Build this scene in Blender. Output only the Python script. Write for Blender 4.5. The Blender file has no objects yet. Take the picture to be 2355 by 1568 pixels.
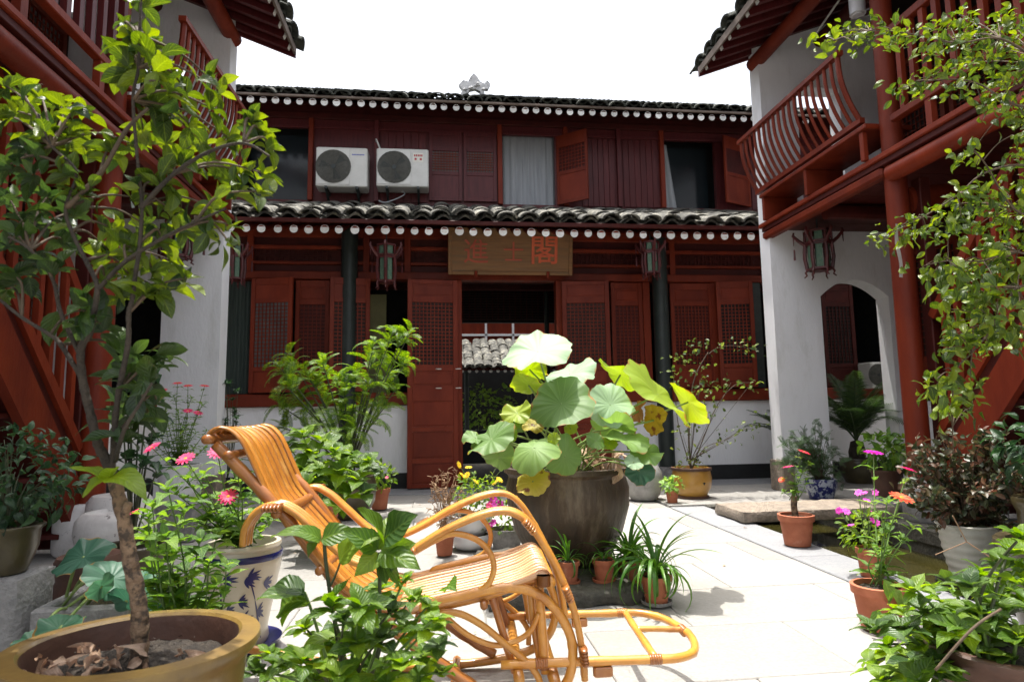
import bpy, math, random
from mathutils import Vector as V3, Matrix
RND = random.Random(7)
R = math.radians
sc = bpy.context.scene
COL = sc.collection

# ---------------------------------------------------------------- camera
CAM_H = 0.95
YAW, PITCH, ROLL = R(6.5), R(6.4), 0.0155
_f = V3((math.sin(YAW)*math.cos(PITCH), math.cos(YAW)*math.cos(PITCH), math.sin(PITCH)))
_r0 = V3((math.cos(YAW), -math.sin(YAW), 0)); _u0 = _r0.cross(_f)
_r = math.cos(ROLL)*_r0 - math.sin(ROLL)*_u0
_u = math.sin(ROLL)*_r0 + math.cos(ROLL)*_u0
CAMP = V3((0, 0, CAM_H))
cd = bpy.data.cameras.new('camera'); cam = bpy.data.objects.new('camera', cd); COL.objects.link(cam)
cd.sensor_width = 36.0; cd.lens = 36.0*1850/3000; cd.clip_start = 0.05; cd.clip_end = 500
m = Matrix((( _r.x, _u.x, -_f.x, 0), (_r.y, _u.y, -_f.y, 0), (_r.z, _u.z, -_f.z, CAM_H), (0, 0, 0, 1)))
cam.matrix_world = m
sc.camera = cam
cd.dof.use_dof = True; cd.dof.focus_distance = 3.0; cd.dof.aperture_fstop = 6.3

# ---------------------------------------------------------------- sky, sun, exposure
SUN_DIR = V3((-0.10, 0.13, 1.0)).normalized()          # towards the sun
world = bpy.data.worlds.new('World'); sc.world = world; world.use_nodes = True
wn = world.node_tree; wn.nodes.clear()
sky = wn.nodes.new('ShaderNodeTexSky'); sky.sky_type = 'NISHITA'; sky.sun_disc = False
sky.sun_elevation = math.asin(SUN_DIR.z); sky.sun_rotation = math.atan2(SUN_DIR.x, SUN_DIR.y)
sky.air_density = 1.0; sky.dust_density = 6.0; sky.ozone_density = 1.0
hs = wn.nodes.new('ShaderNodeHueSaturation'); hs.inputs['Saturation'].default_value = 0.34; hs.inputs['Value'].default_value = 1.35
bg = wn.nodes.new('ShaderNodeBackground'); bg.inputs['Strength'].default_value = 0.15
wo = wn.nodes.new('ShaderNodeOutputWorld')
wn.links.new(sky.outputs[0], hs.inputs['Color']); wn.links.new(hs.outputs[0], bg.inputs[0]); wn.links.new(bg.outputs[0], wo.inputs[0])
sl = bpy.data.lights.new('sun', 'SUN'); sl.energy = 3.5; sl.angle = R(0.5); sl.color = (1.0, 0.955, 0.88)
so = bpy.data.objects.new('sun', sl); COL.objects.link(so)
so.rotation_euler = (-SUN_DIR).to_track_quat('-Z', 'Y').to_euler(); so.location = (0, 0, 20)
sc.view_settings.view_transform = 'Standard'; sc.view_settings.look = 'None'
sc.view_settings.exposure = 1.0; sc.view_settings.gamma = 1.0
try: sc.view_settings.use_curve_mapping = False
except Exception: pass

# ---------------------------------------------------------------- measuring: photo point -> place on a known plane
W, H, FV = 2354.0, 1568.0, 1850*2354/3000.0
def ray(x, y): return _f + _r*((x-W/2)/FV) - _u*((y-H/2)/FV)
def atY(x, y, Y): d = ray(x, y); return CAMP + d*(Y/d.y)
def atX(x, y, X): d = ray(x, y); return CAMP + d*(X/d.x)
def atZ(x, y, Z=0.0): d = ray(x, y); return CAMP + d*((Z-CAM_H)/d.z)
def atD(x, y, D): return CAMP + ray(x, y)*D          # D = depth along the view axis

# ---------------------------------------------------------------- mesh collecting
def basis(d):
    d = V3(d).normalized()
    a = V3((0, 0, 1)) if abs(d.z) < 0.9 else V3((1, 0, 0))
    x = d.cross(a).normalized(); return x, d.cross(x).normalized()
class MB:
    def __init__(s): s.v = []; s.f = []; s.uv = {}; s.fm = []
    def add(s, vs, fs, uvs=None, mi=0):
        o = len(s.v); s.v.extend([tuple(p) for p in vs])
        for i, q in enumerate(fs): s.f.append(tuple(o+k for k in q)); s.fm.append(mi)
        if uvs:
            for i, u in enumerate(uvs): s.uv[o+i] = u
        return s
    def box(s, x0, x1, y0, y1, z0, z1, mi=0):
        v = [(x, y, z) for z in (z0, z1) for y in (y0, y1) for x in (x0, x1)]
        return s.add(v, [(0, 2, 3, 1), (4, 5, 7, 6), (0, 1, 5, 4), (2, 6, 7, 3), (0, 4, 6, 2), (1, 3, 7, 5)], mi=mi)
    def cbox(s, x0, x1, y0, y1, z0, z1, c=0.006):       # box with chamfered vertical+horizontal edges
        P = []
        for (z, k) in ((z0, c), (z0+c, 0), (z1-c, 0), (z1, c)):
            a, b, e, g = x0+k, x1-k, y0+k, y1-k
            P += [(a+c, e, z), (b-c, e, z), (b, e+c, z), (b, g-c, z), (b-c, g, z), (a+c, g, z), (a, g-c, z), (a, e+c, z)]
        F = [tuple(range(7, -1, -1)), tuple(range(24, 32))]
        for l in range(3):
            for i in range(8):
                j = (i+1) % 8; F.append((l*8+i, l*8+j, l*8+8+j, l*8+8+i))
        return s.add(P, F)
    def beam(s, a, b, w, h, up=(0, 0, 1)):               # rectangular bar from a to b
        a, b = V3(a), V3(b); d = (b-a).normalized(); up = V3(up)
        x = d.cross(up).normalized(); z = x.cross(d).normalized()
        v = [p + x*sx*w/2 + z*sz*h/2 for p in (a, b) for (sx, sz) in ((-1, -1), (1, -1), (1, 1), (-1, 1))]
        return s.add(v, [(3, 2, 1, 0), (4, 5, 6, 7), (0, 1, 5, 4), (1, 2, 6, 5), (2, 3, 7, 6), (3, 0, 4, 7)])
    def tube(s, pts, r, n=8, cap=True, flat=1.0, side=None):
        pts = [V3(p) for p in pts]; N = len(pts)
        rs = r if isinstance(r, (list, tuple)) else [r]*N
        d0 = (pts[1]-pts[0]).normalized()
        if side is not None:
            x = V3(side); x = (x - d0*x.dot(d0)).normalized(); y = d0.cross(x)
        else: x, y = basis(d0)
        vs = []
        for i, p in enumerate(pts):
            d = (pts[min(i+1, N-1)]-pts[max(i-1, 0)])
            d = d.normalized() if d.length > 1e-9 else d0
            x = (x - d*x.dot(d)).normalized(); y = d.cross(x)
            for k in range(n):
                a = 2*math.pi*k/n; vs.append(p + (x*math.cos(a)*flat + y*math.sin(a))*rs[i])
        fs = [(i*n+k, i*n+(k+1) % n, (i+1)*n+(k+1) % n, (i+1)*n+k) for i in range(N-1) for k in range(n)]
        if cap: fs += [tuple(range(n-1, -1, -1)), tuple((N-1)*n+k for k in range(n))]
        return s.add(vs, fs)
    def lathe(s, c, prof, n=32, wob=0.0, rib=0, ribd=0.0, closed=False):
        vs = []
        for i, (r, z) in enumerate(prof):
            for k in range(n):
                a = 2*math.pi*k/n; q = r*(1+wob*math.sin(3*a+z*9)+wob*.6*math.sin(5*a+1-z*17)) + (ribd*math.cos(rib*a) if rib and r > .01 else 0)
                vs.append((c[0]+q*math.cos(a), c[1]+q*math.sin(a), c[2]+z))
        fs = [(i*n+k, i*n+(k+1) % n, (i+1)*n+(k+1) % n, (i+1)*n+k) for i in range(len(prof)-1) for k in range(n)]
        if prof[0][0] > 1e-4: fs.append(tuple(range(n-1, -1, -1)))
        return s.add(vs, fs)
    def merge(s, o, M=None):
        b = len(s.v); s.v.extend([tuple((M @ V3(p)) if M else p) for p in o.v])
        s.f.extend([tuple(b+k for k in q) for q in o.f]); s.fm.extend(o.fm)
        for k, u in o.uv.items(): s.uv[b+k] = u
        return s
    def xf(s, M): s.v = [tuple(M @ V3(p)) for p in s.v]; return s
    def mesh(s, name, mats, org=(0, 0, 0), smooth=False):
        me = bpy.data.meshes.new(name); ox, oy, oz = org
        me.from_pydata([(x-ox, y-oy, z-oz) for x, y, z in s.v], [], s.f)
        if not isinstance(mats, (list, tuple)): mats = [mats]
        for mt in mats: me.materials.append(mt)
        if len(mats) > 1: me.polygons.foreach_set('material_index', s.fm)
        if s.uv:
            ul = me.uv_layers.new(name='UVMap'); li = [0]*len(me.loops)
            me.loops.foreach_get('vertex_index', li)
            d = []; 
            for i in li: d.extend(s.uv.get(i, (0, 0)))
            ul.data.foreach_set('uv', d)
        if smooth:
            if smooth is True: me.polygons.foreach_set('use_smooth', [True]*len(me.polygons))
            else:
                me.polygons.foreach_set('use_smooth', [True]*len(me.polygons))
                try: me.set_sharp_from_angle(angle=R(smooth))
                except Exception: pass
        me.update(); return me
ORG = {}
def org(o): return ORG.get(o.name, V3((0, 0, 0))) if o else V3((0, 0, 0))
def thing(name, label, cat, loc=(0, 0, 0), group=None):
    o = bpy.data.objects.new(name, None); COL.objects.link(o); o.location = loc; o.empty_display_size = .05
    o['label'] = label; o['category'] = cat
    if group: o['group'] = group
    ORG[o.name] = V3(loc); return o
def part(name, mb, mats, parent, smooth=False, label=None, kind=None):
    og = org(parent)
    o = bpy.data.objects.new(name, mb.mesh(name, mats, og, smooth)); COL.objects.link(o)
    o.parent = parent; ORG[o.name] = og
    if label: o['label'] = label
    if kind: o['kind'] = kind
    return o
def single(name, mb, mats, label, cat, group=None, smooth=False, loc=(0, 0, 0)):
    o = bpy.data.objects.new(name, mb.mesh(name, mats, loc, smooth)); COL.objects.link(o); o.location = loc
    o['label'] = label; o['category'] = cat; ORG[o.name] = V3(loc)
    if group: o['group'] = group
    return o
def struct(name, mb, mats, smooth=False):
    o = bpy.data.objects.new(name, mb.mesh(name, mats, (0, 0, 0), smooth)); COL.objects.link(o); o['kind'] = 'structure'
    ORG[o.name] = V3((0, 0, 0)); return o
def inst(name, mesh, parent, M):                         # a piece that shares its mesh; M in world space
    o = bpy.data.objects.new(name, mesh); COL.objects.link(o); o.parent = parent
    o.matrix_local = Matrix.Translation(-org(parent)) @ M; return o
def frame(pos, d, n):
    x = V3(d).normalized(); z = V3(n); z = z - x*z.dot(x)
    z = z.normalized() if z.length > 1e-6 else basis(x)[0]
    y = z.cross(x); return Matrix(((x.x, y.x, z.x, pos[0]), (x.y, y.y, z.y, pos[1]), (x.z, y.z, z.z, pos[2]), (0, 0, 0, 1)))
def smoothpts(P, n=6):                                    # Catmull-Rom through the points
    P = [V3(p) for p in P]; out = []
    for i in range(len(P)-1):
        a, b, c, d = P[max(i-1, 0)], P[i], P[i+1], P[min(i+2, len(P)-1)]
        for k in range(n):
            t = k/n; out.append(.5*((2*b)+(c-a)*t+(2*a-5*b+4*c-d)*t*t+(3*b-a-3*c+d)*t**3))
    out.append(P[-1]); return out

# ---------------------------------------------------------------- materials
def nodes(name):
    mt = bpy.data.materials.new(name); mt.use_nodes = True; nt = mt.node_tree
    return mt, nt, nt.nodes['Principled BSDF'], nt.nodes, nt.links
def rgba(c): return (c[0], c[1], c[2], 1)
def mat(name, a, b=None, rough=.6, scale=6.0, bump=.0, bscale=None, stretch=(1, 1, 1), spec=.5, third=None, tscale=2.0, tlo=.55, thi=.7, rnd=.12, coat=0, detail=6, metal=0):
    """two-tone noise + optional third stain colour + per object brightness + bump"""
    mt, nt, bs, N, L = nodes(name); b = b or tuple(x*.7 for x in a)
    tc = N.new('ShaderNodeTexCoord'); oi = N.new('ShaderNodeObjectInfo')
    mp = N.new('ShaderNodeMapping'); mp.inputs['Scale'].default_value = stretch
    va = N.new('ShaderNodeVectorMath'); va.operation = 'MULTIPLY_ADD'
    L.new(oi.outputs['Random'], va.inputs[0]); va.inputs[1].default_value = (37, 21, 53); L.new(tc.outputs['Object'], va.inputs[2])
    L.new(va.outputs[0], mp.inputs[0])
    n1 = N.new('ShaderNodeTexNoise'); n1.inputs['Scale'].default_value = scale; n1.inputs['Detail'].default_value = detail; n1.inputs['Roughness'].default_value = .65
    L.new(mp.outputs[0], n1.inputs['Vector'])
    cr = N.new('ShaderNodeValToRGB'); cr.color_ramp.elements[0].position = .35; cr.color_ramp.elements[1].position = .68
    cr.color_ramp.elements[0].color = rgba(b); cr.color_ramp.elements[1].color = rgba(a); L.new(n1.outputs[0], cr.inputs[0])
    out = cr.outputs[0]
    if third:
        n2 = N.new('ShaderNodeTexNoise'); n2.inputs['Scale'].default_value = tscale; n2.inputs['Detail'].default_value = 8; n2.inputs['Roughness'].default_value = .7
        L.new(mp.outputs[0], n2.inputs['Vector'])
        r2 = N.new('ShaderNodeMapRange'); r2.inputs[1].default_value = tlo; r2.inputs[2].default_value = thi; L.new(n2.outputs[0], r2.inputs[0])
        mx = N.new('ShaderNodeMix'); mx.data_type = 'RGBA'; mx.inputs[7].default_value = rgba(third)
        L.new(r2.outputs[0], mx.inputs[0]); L.new(out, mx.inputs[6]); out = mx.outputs[2]
    if rnd:
        r3 = N.new('ShaderNodeMapRange'); r3.inputs[3].default_value = 1-rnd; r3.inputs[4].default_value = 1+rnd; L.new(oi.outputs['Random'], r3.inputs[0])
        h = N.new('ShaderNodeHueSaturation'); L.new(out, h.inputs['Color']); L.new(r3.outputs[0], h.inputs['Value']); out = h.outputs[0]
    L.new(out, bs.inputs['Base Color'])
    rr = N.new('ShaderNodeMapRange'); rr.inputs[3].default_value = min(1, rough+.12); rr.inputs[4].default_value = max(.03, rough-.12)
    L.new(n1.outputs[0], rr.inputs[0]); L.new(rr.outputs[0], bs.inputs['Roughness'])
    bs.inputs['Specular IOR Level'].default_value = spec; bs.inputs['Metallic'].default_value = metal
    if coat: bs.inputs['Coat Weight'].default_value = coat; bs.inputs['Coat Roughness'].default_value = .12
    if bump:
        n3 = N.new('ShaderNodeTexNoise'); n3.inputs['Scale'].default_value = bscale or scale*4; n3.inputs['Detail'].default_value = 8
        L.new(mp.outputs[0], n3.inputs['Vector'])
        bp = N.new('ShaderNodeBump'); bp.inputs['Strength'].default_value = min(1, bump); bp.inputs['Distance'].default_value = .02
        L.new(n3.outputs[0], bp.inputs['Height']); L.new(bp.outputs[0], bs.inputs['Normal'])
    return mt
def leafmat(name, dark, mid, light, trans=.45, veins=True, rough=.42, radial=False, tcol=None, spot=None):
    mt, nt, bs, N, L = nodes(name)
    oi = N.new('ShaderNodeObjectInfo'); ge = N.new('ShaderNodeNewGeometry')
    ad = N.new('ShaderNodeMath'); ad.operation = 'ADD'; L.new(oi.outputs['Random'], ad.inputs[0]); L.new(ge.outputs['Random Per Island'], ad.inputs[1])
    fr = N.new('ShaderNodeMath'); fr.operation = 'FRACT'; L.new(ad.outputs[0], fr.inputs[0])
    tc = N.new('ShaderNodeTexCoord'); nz = N.new('ShaderNodeTexNoise'); nz.inputs['Scale'].default_value = 9; nz.inputs['Detail'].default_value = 4
    L.new(tc.outputs['Object'], nz.inputs['Vector'])
    m1 = N.new('ShaderNodeMath'); m1.operation = 'MULTIPLY_ADD'; m1.inputs[1].default_value = .45; L.new(nz.outputs[0], m1.inputs[0]); L.new(fr.outputs[0], m1.inputs[2])
    m2 = N.new('ShaderNodeMath'); m2.operation = 'SUBTRACT'; m2.inputs[1].default_value = .22; L.new(m1.outputs[0], m2.inputs[0])
    cr = N.new('ShaderNodeValToRGB'); e = cr.color_ramp.elements; e[0].color = rgba(dark); e[1].color = rgba(light); e[1].position = .95
    q = e.new(.5); q.color = rgba(mid); L.new(m2.outputs[0], cr.inputs[0]); out = cr.outputs[0]
    height = None
    if veins:
        sx = N.new('ShaderNodeSeparateXYZ'); L.new(tc.outputs['UV'], sx.inputs[0])
        w = N.new('ShaderNodeMath')
        if radial:
            w.operation = 'MULTIPLY'; L.new(sx.outputs[0], w.inputs[0]); w.inputs[1].default_value = 2*math.pi*19
            sn = N.new('ShaderNodeMath'); sn.operation = 'SINE'; L.new(w.outputs[0], sn.inputs[0])
            mr = N.new('ShaderNodeMapRange'); mr.inputs[1].default_value = .9; mr.inputs[2].default_value = 1.0; L.new(sn.outputs[0], mr.inputs[0]); vein = mr.outputs[0]; height = sn.outputs[0]
        else:
            # u along the leaf, v across (-1..1): midrib + slanting side veins
            ab = N.new('ShaderNodeMath'); ab.operation = 'ABSOLUTE'; L.new(sx.outputs[1], ab.inputs[0])
            mr = N.new('ShaderNodeMapRange'); mr.inputs[1].default_value = .02; mr.inputs[2].default_value = .09; mr.inputs[3].default_value = 1; mr.inputs[4].default_value = 0; L.new(ab.outputs[0], mr.inputs[0])
            k = N.new('ShaderNodeMath'); k.operation = 'MULTIPLY_ADD'; k.inputs[1].default_value = -.35; L.new(ab.outputs[0], k.inputs[0]); L.new(sx.outputs[0], k.inputs[2])
            k2 = N.new('ShaderNodeMath'); k2.operation = 'MULTIPLY'; k2.inputs[1].default_value = 2*math.pi*7; L.new(k.outputs[0], k2.inputs[0])
            sn = N.new('ShaderNodeMath'); sn.operation = 'SINE'; L.new(k2.outputs[0], sn.inputs[0])
            mr2 = N.new('ShaderNodeMapRange'); mr2.inputs[1].default_value = .86; mr2.inputs[2].default_value = 1.0; mr2.inputs[4].default_value = .6; L.new(sn.outputs[0], mr2.inputs[0])
            mxm = N.new('ShaderNodeMath'); mxm.operation = 'MAXIMUM'; L.new(mr.outputs[0], mxm.inputs[0]); L.new(mr2.outputs[0], mxm.inputs[1]); vein = mxm.outputs[0]; height = sn.outputs[0]
        mx = N.new('ShaderNodeMix'); mx.data_type = 'RGBA'; mx.inputs[7].default_value = rgba(tuple(min(1, x*1.5+.02) for x in light))
        sc_ = N.new('ShaderNodeMath'); sc_.operation = 'MULTIPLY'; sc_.inputs[1].default_value = .16 if radial else .45; L.new(vein, sc_.inputs[0])
        L.new(sc_.outputs[0], mx.inputs[0]); L.new(out, mx.inputs[6]); out = mx.outputs[2]
    if radial:
        n6 = N.new('ShaderNodeTexNoise'); n6.inputs['Scale'].default_value = 16; L.new(tc.outputs['Object'], n6.inputs['Vector'])
        sx6 = N.new('ShaderNodeSeparateXYZ'); L.new(tc.outputs['UV'], sx6.inputs[0])
        a6 = N.new('ShaderNodeMath'); a6.operation = 'MULTIPLY_ADD'; a6.inputs[1].default_value = .42; L.new(n6.outputs[0], a6.inputs[0]); L.new(sx6.outputs[1], a6.inputs[2])
        r6 = N.new('ShaderNodeMapRange'); r6.inputs[1].default_value = 1.19; r6.inputs[2].default_value = 1.24; L.new(a6.outputs[0], r6.inputs[0])
        mx6 = N.new('ShaderNodeMix'); mx6.data_type = 'RGBA'; mx6.inputs[7].default_value = (.26, .15, .04, 1); L.new(r6.outputs[0], mx6.inputs[0]); L.new(out, mx6.inputs[6]); out = mx6.outputs[2]
    if spot:
        n5 = N.new('ShaderNodeTexNoise'); n5.inputs['Scale'].default_value = spot[3]; n5.inputs['Detail'].default_value = 5; L.new(tc.outputs['Object'], n5.inputs['Vector'])
        r5 = N.new('ShaderNodeMapRange'); r5.inputs[1].default_value = spot[4]; r5.inputs[2].default_value = spot[4]+.06; L.new(n5.outputs[0], r5.inputs[0])
        mx5 = N.new('ShaderNodeMix'); mx5.data_type = 'RGBA'; mx5.inputs[7].default_value = rgba(spot[:3]); L.new(r5.outputs[0], mx5.inputs[0]); L.new(out, mx5.inputs[6]); out = mx5.outputs[2]
    L.new(out, bs.inputs['Base Color']); bs.inputs['Roughness'].default_value = rough; bs.inputs['Specular IOR Level'].default_value = .45
    tr = N.new('ShaderNodeBsdfTranslucent')
    hs = N.new('ShaderNodeHueSaturation'); hs.inputs['Hue'].default_value = .485; hs.inputs['Saturation'].default_value = 1.15; hs.inputs['Value'].default_value = 2.2
    L.new(out, hs.inputs['Color']); L.new(hs.outputs[0], tr.inputs['Color'])
    ms = N.new('ShaderNodeMixShader'); ms.inputs[0].default_value = trans
    if height is not None:
        bp = N.new('ShaderNodeBump'); bp.inputs['Strength'].default_value = .12 if radial else .25; bp.inputs['Distance'].default_value = .01
        L.new(height, bp.inputs['Height']); L.new(bp.outputs[0], bs.inputs['Normal'])
    L.new(bs.outputs[0], ms.inputs[1]); L.new(tr.outputs[0], ms.inputs[2]); L.new(ms.outputs[0], N['Material Output'].inputs['Surface'])
    return mt
M = {}
M['red'] = mat('red_lacquer', (.20, .029, .010), (.13, .017, .007), rough=.5, scale=5, stretch=(1, 1, .35), bump=.12, bscale=60, third=(.21, .045, .02), tscale=9, tlo=.64, thi=.85, rnd=.16, spec=.22)
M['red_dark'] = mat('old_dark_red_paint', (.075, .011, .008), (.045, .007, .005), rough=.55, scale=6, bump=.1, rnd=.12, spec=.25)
M['maroon'] = mat('shade_darkened_maroon', (.11, .018, .018), (.07, .011, .012), rough=.45, scale=5, stretch=(6, 6, .5), bump=.1, rnd=.1, spec=.35)  # maroon paint darkened, with the eave's shade put into the colour
M['white'] = mat('white_lime_plaster', (.87, .87, .89), (.80, .80, .82), rough=.85, scale=1.8, stretch=(1.6, 1.6, .45), bump=.2, bscale=30, third=(.62, .615, .59), tscale=2.6, tlo=.54, thi=.85, rnd=0)
M['tile'] = mat('weathered_grey_roof_tile', (.115, .11, .095), (.035, .036, .033), rough=.85, scale=14, bump=.5, bscale=60, third=(.34, .32, .25), tscale=10, tlo=.5, thi=.72, rnd=.4)
M['tile_dark'] = mat('mossy_dark_roof_tile', (.06, .065, .05), (.025, .027, .024), rough=.9, scale=14, bump=.5, bscale=60, third=(.12, .125, .08), tscale=9, tlo=.58, thi=.75, rnd=.3)
M['disc'] = mat('whitewashed_rafter_end', (.82, .82, .80), (.68, .67, .63), rough=.8, scale=18, third=(.5, .42, .34), tscale=25, tlo=.56, thi=.72, rnd=.16)
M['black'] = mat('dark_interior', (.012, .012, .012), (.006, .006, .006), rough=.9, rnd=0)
M['plinth'] = mat('black_painted_base', (.02, .021, .022), (.012, .012, .013), rough=.7, scale=5, rnd=0)
M['column'] = mat('dark_green_black_column', (.022, .032, .028), (.012, .018, .016), rough=.5, scale=6, rnd=0)
M['glass'] = mat('dark_window_glass', (.02, .028, .032), (.015, .02, .024), rough=.14, scale=2, rnd=0)
M['granite'] = mat('pale_granite_slab', (.345, .33, .305), (.26, .25, .235), rough=.75, scale=60, bump=.12, bscale=140, third=(.27, .255, .225), tscale=1.4, tlo=.48, thi=.72, rnd=.12, detail=8)
M['kerb'] = mat('grey_granite_kerb', (.27, .275, .285), (.20, .205, .215), rough=.7, scale=70, bump=.15, bscale=140, third=(.28, .28, .28), tscale=4, tlo=.5, thi=.8, rnd=.07, detail=8)
M['stone'] = mat('rough_hewn_stone', (.33, .27, .21), (.20, .165, .13), rough=.9, scale=22, bump=.8, bscale=45, third=(.15, .13, .11), tscale=8, tlo=.52, thi=.7, rnd=.05)
M['darkstone'] = mat('wet_dark_stone', (.085, .078, .062), (.04, .038, .03), rough=.7, scale=16, bump=.7, bscale=40, third=(.15, .15, .11), tscale=7, tlo=.55, thi=.7, rnd=.05)
M['greystone'] = mat('grey_carved_stone', (.30, .29, .28), (.2, .195, .19), rough=.85, scale=25, bump=.5, bscale=60, third=(.12, .11, .1), tscale=6, tlo=.55, thi=.72, rnd=.06)
M['ground'] = mat('grey_courtyard_mortar', (.30, .29, .275), (.2, .195, .19), rough=.9, scale=14, bump=.3, rnd=0)
M['terra'] = mat('terracotta', (.42, .135, .065), (.31, .09, .042), rough=.75, scale=9, bump=.15, bscale=50, third=(.5, .26, .17), tscale=6, tlo=.6, thi=.8, rnd=.12)
M['yellowglaze'] = mat('ochre_glazed_ceramic', (.23, .145, .035), (.13, .08, .024), rough=.4, scale=9, bump=.12, bscale=20, third=(.085, .055, .022), tscale=7, tlo=.5, thi=.68, rnd=.05, coat=.2)
M['yellowpot'] = mat('yellow_glazed_pot', (.50, .27, .05), (.40, .20, .035), rough=.35, scale=5, third=(.3, .14, .04), tscale=5, tlo=.6, thi=.75, rnd=.05, coat=.3)
M['brownpot'] = mat('brown_stoneware', (.12, .055, .035), (.07, .035, .025), rough=.55, scale=8, bump=.15, rnd=.08)
M['darkpot'] = mat('dark_olive_stoneware', (.085, .068, .028), (.04, .03, .015), rough=.35, scale=6, bump=.15, coat=.3, rnd=.05)
M['jar'] = mat('dark_brown_water_jar', (.085, .052, .028), (.032, .021, .013), rough=.5, scale=6, stretch=(1, 1, .22), bump=.5, bscale=30, third=(.20, .16, .11), tscale=6, tlo=.54, thi=.74, rnd=0)
M['whitepot'] = mat('white_glazed_pot', (.72, .72, .74), (.6, .6, .63), rough=.35, scale=6, rnd=.04, coat=.3)
M['cream'] = mat('cream_glazed_ceramic', (.66, .60, .48), (.56, .50, .38), rough=.3, scale=5, rnd=0, coat=.4, third=(.45, .38, .27), tscale=8, tlo=.6, thi=.8)
M['blue'] = mat('cobalt_blue_glaze', (.015, .02, .15), (.008, .01, .08), rough=.3, rnd=0, coat=.4)
M['bluewhite'] = mat('blue_and_white_porcelain', (.5, .53, .6), (.4, .43, .5), rough=.3, scale=20, third=(.012, .018, .14), tscale=16, tlo=.47, thi=.5, rnd=0, coat=.5)
M['crackle'] = mat('crackled_white_glaze', (.62, .60, .58), (.48, .46, .45), rough=.45, scale=8, third=(.12, .1, .1), tscale=24, tlo=.6, thi=.66, rnd=.05, bump=.2, bscale=20)
M['ribbed'] = mat('mossy_white_ribbed_pot', (.52, .51, .46), (.36, .36, .31), rough=.55, scale=6, bump=.2, third=(.2, .2, .14), tscale=5, tlo=.55, thi=.72, rnd=0)
M['soil'] = mat('dark_potting_soil', (.055, .042, .03), (.022, .017, .013), rough=1, scale=40, bump=1, bscale=70, third=(.13, .11, .08), tscale=60, tlo=.6, thi=.7, rnd=.1)
M['cane'] = mat('varnished_bamboo_cane', (.64, .31, .055), (.50, .20, .03), rough=.34, scale=9, stretch=(1, 1, 1), bump=.06, bscale=60, third=(.30, .09, .018), tscale=6, tlo=.54, thi=.74, rnd=.14, coat=.4)
M['cane_dark'] = mat('dark_amber_bamboo', (.44, .17, .035), (.26, .085, .02), rough=.35, scale=8, third=(.52, .22, .04), tscale=7, tlo=.56, thi=.72, rnd=.1, coat=.5)
M['cane_slat'] = mat('split_bamboo_slat', (.54, .225, .030), (.38, .13, .016), rough=.3, scale=10, third=(.70, .42, .13), tscale=6, tlo=.56, thi=.8, rnd=.16, coat=.4, bump=.08, bscale=40)
M['seat_slat'] = mat('pale_split_bamboo_seat', (.62, .36, .18), (.50, .26, .11), rough=.35, scale=12, rnd=.12, coat=.4)
M['bark'] = mat('light_flaking_bark', (.30, .20, .12), (.16, .10, .06), rough=.9, scale=26, bump=1, bscale=50, third=(.07, .05, .035), tscale=40, tlo=.48, thi=.56, rnd=0)
M['barkdark'] = mat('dark_bark', (.06, .045, .03), (.028, .022, .016), rough=.9, scale=20, bump=.6, rnd=.05)
M['twig'] = mat('brown_twig', (.12, .08, .045), (.06, .042, .026), rough=.8, scale=20, rnd=.1)
M['stemgreen'] = mat('green_stem', (.13, .22, .05), (.09, .15, .035), rough=.5, scale=12, rnd=.15)
M['stemdark'] = mat('purple_green_stem', (.06, .07, .03), (.04, .05, .025), rough=.55, scale=12, rnd=.15)
M['lotusstem'] = mat('lotus_stalk', (.24, .33, .10), (.17, .24, .07), rough=.5, scale=20, rnd=.1)
M['metal'] = mat('white_painted_steel', (.68, .68, .64), (.58, .58, .54), rough=.4, scale=5, rnd=.03, third=(.42, .4, .34), tscale=5, tlo=.6, thi=.8)
M['grille'] = mat('grimy_fan_grille', (.13, .13, .11), (.07, .07, .06), rough=.6, scale=20, rnd=0)
M['darkmetal'] = mat('dark_steel', (.03, .04, .038), (.02, .025, .025), rough=.5, rnd=.05)
M['curtain'] = mat('grey_curtain_cloth', (.42, .44, .46), (.32, .34, .36), rough=.9, scale=5, stretch=(4, 4, .3), rnd=0)
M['greencurtain'] = mat('dull_green_curtain', (.055, .075, .065), (.035, .05, .045), rough=.9, scale=5, stretch=(4, 4, .3), rnd=0)
M['olive'] = mat('olive_wall_board', (.22, .20, .09), (.16, .15, .07), rough=.8, scale=5, rnd=0)
M['signwood'] = mat('varnished_sign_wood', (.26, .115, .03), (.15, .068, .02), rough=.6, scale=5, stretch=(.6, 1, 9), bump=.08, third=(.085, .06, .03), tscale=2.5, tlo=.5, thi=.7, rnd=0)
M['letter'] = mat('orange_red_lettering', (.62, .10, .02), (.5, .07, .015), rough=.5, rnd=0)
M['letterold'] = mat('faded_red_lettering', (.42, .075, .03), (.34, .055, .022), rough=.6, rnd=0)
M['jade'] = mat('painted_jade_lantern_pane', (.03, .10, .06), (.11, .16, .11), rough=.6, scale=40, rnd=.05)
M['lanternwood'] = mat('carved_dark_red_lantern_wood', (.11, .016, .016), (.05, .009, .009), rough=.45, scale=14, rnd=.1)
M['paper'] = mat('white_paper', (.78, .77, .70), (.7, .69, .62), rough=.9, rnd=0)
M['sticker'] = mat('red_print', (.5, .03, .04), rough=.5, rnd=0)
M['bluesticker'] = mat('blue_print', (.1, .13, .5), rough=.5, rnd=0)
M['ridge'] = mat('grey_white_ridge_stucco', (.62, .62, .62), (.42, .42, .42), rough=.9, scale=14, bump=.5, third=(.12, .12, .12), tscale=9, tlo=.56, thi=.62, rnd=0)
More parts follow.
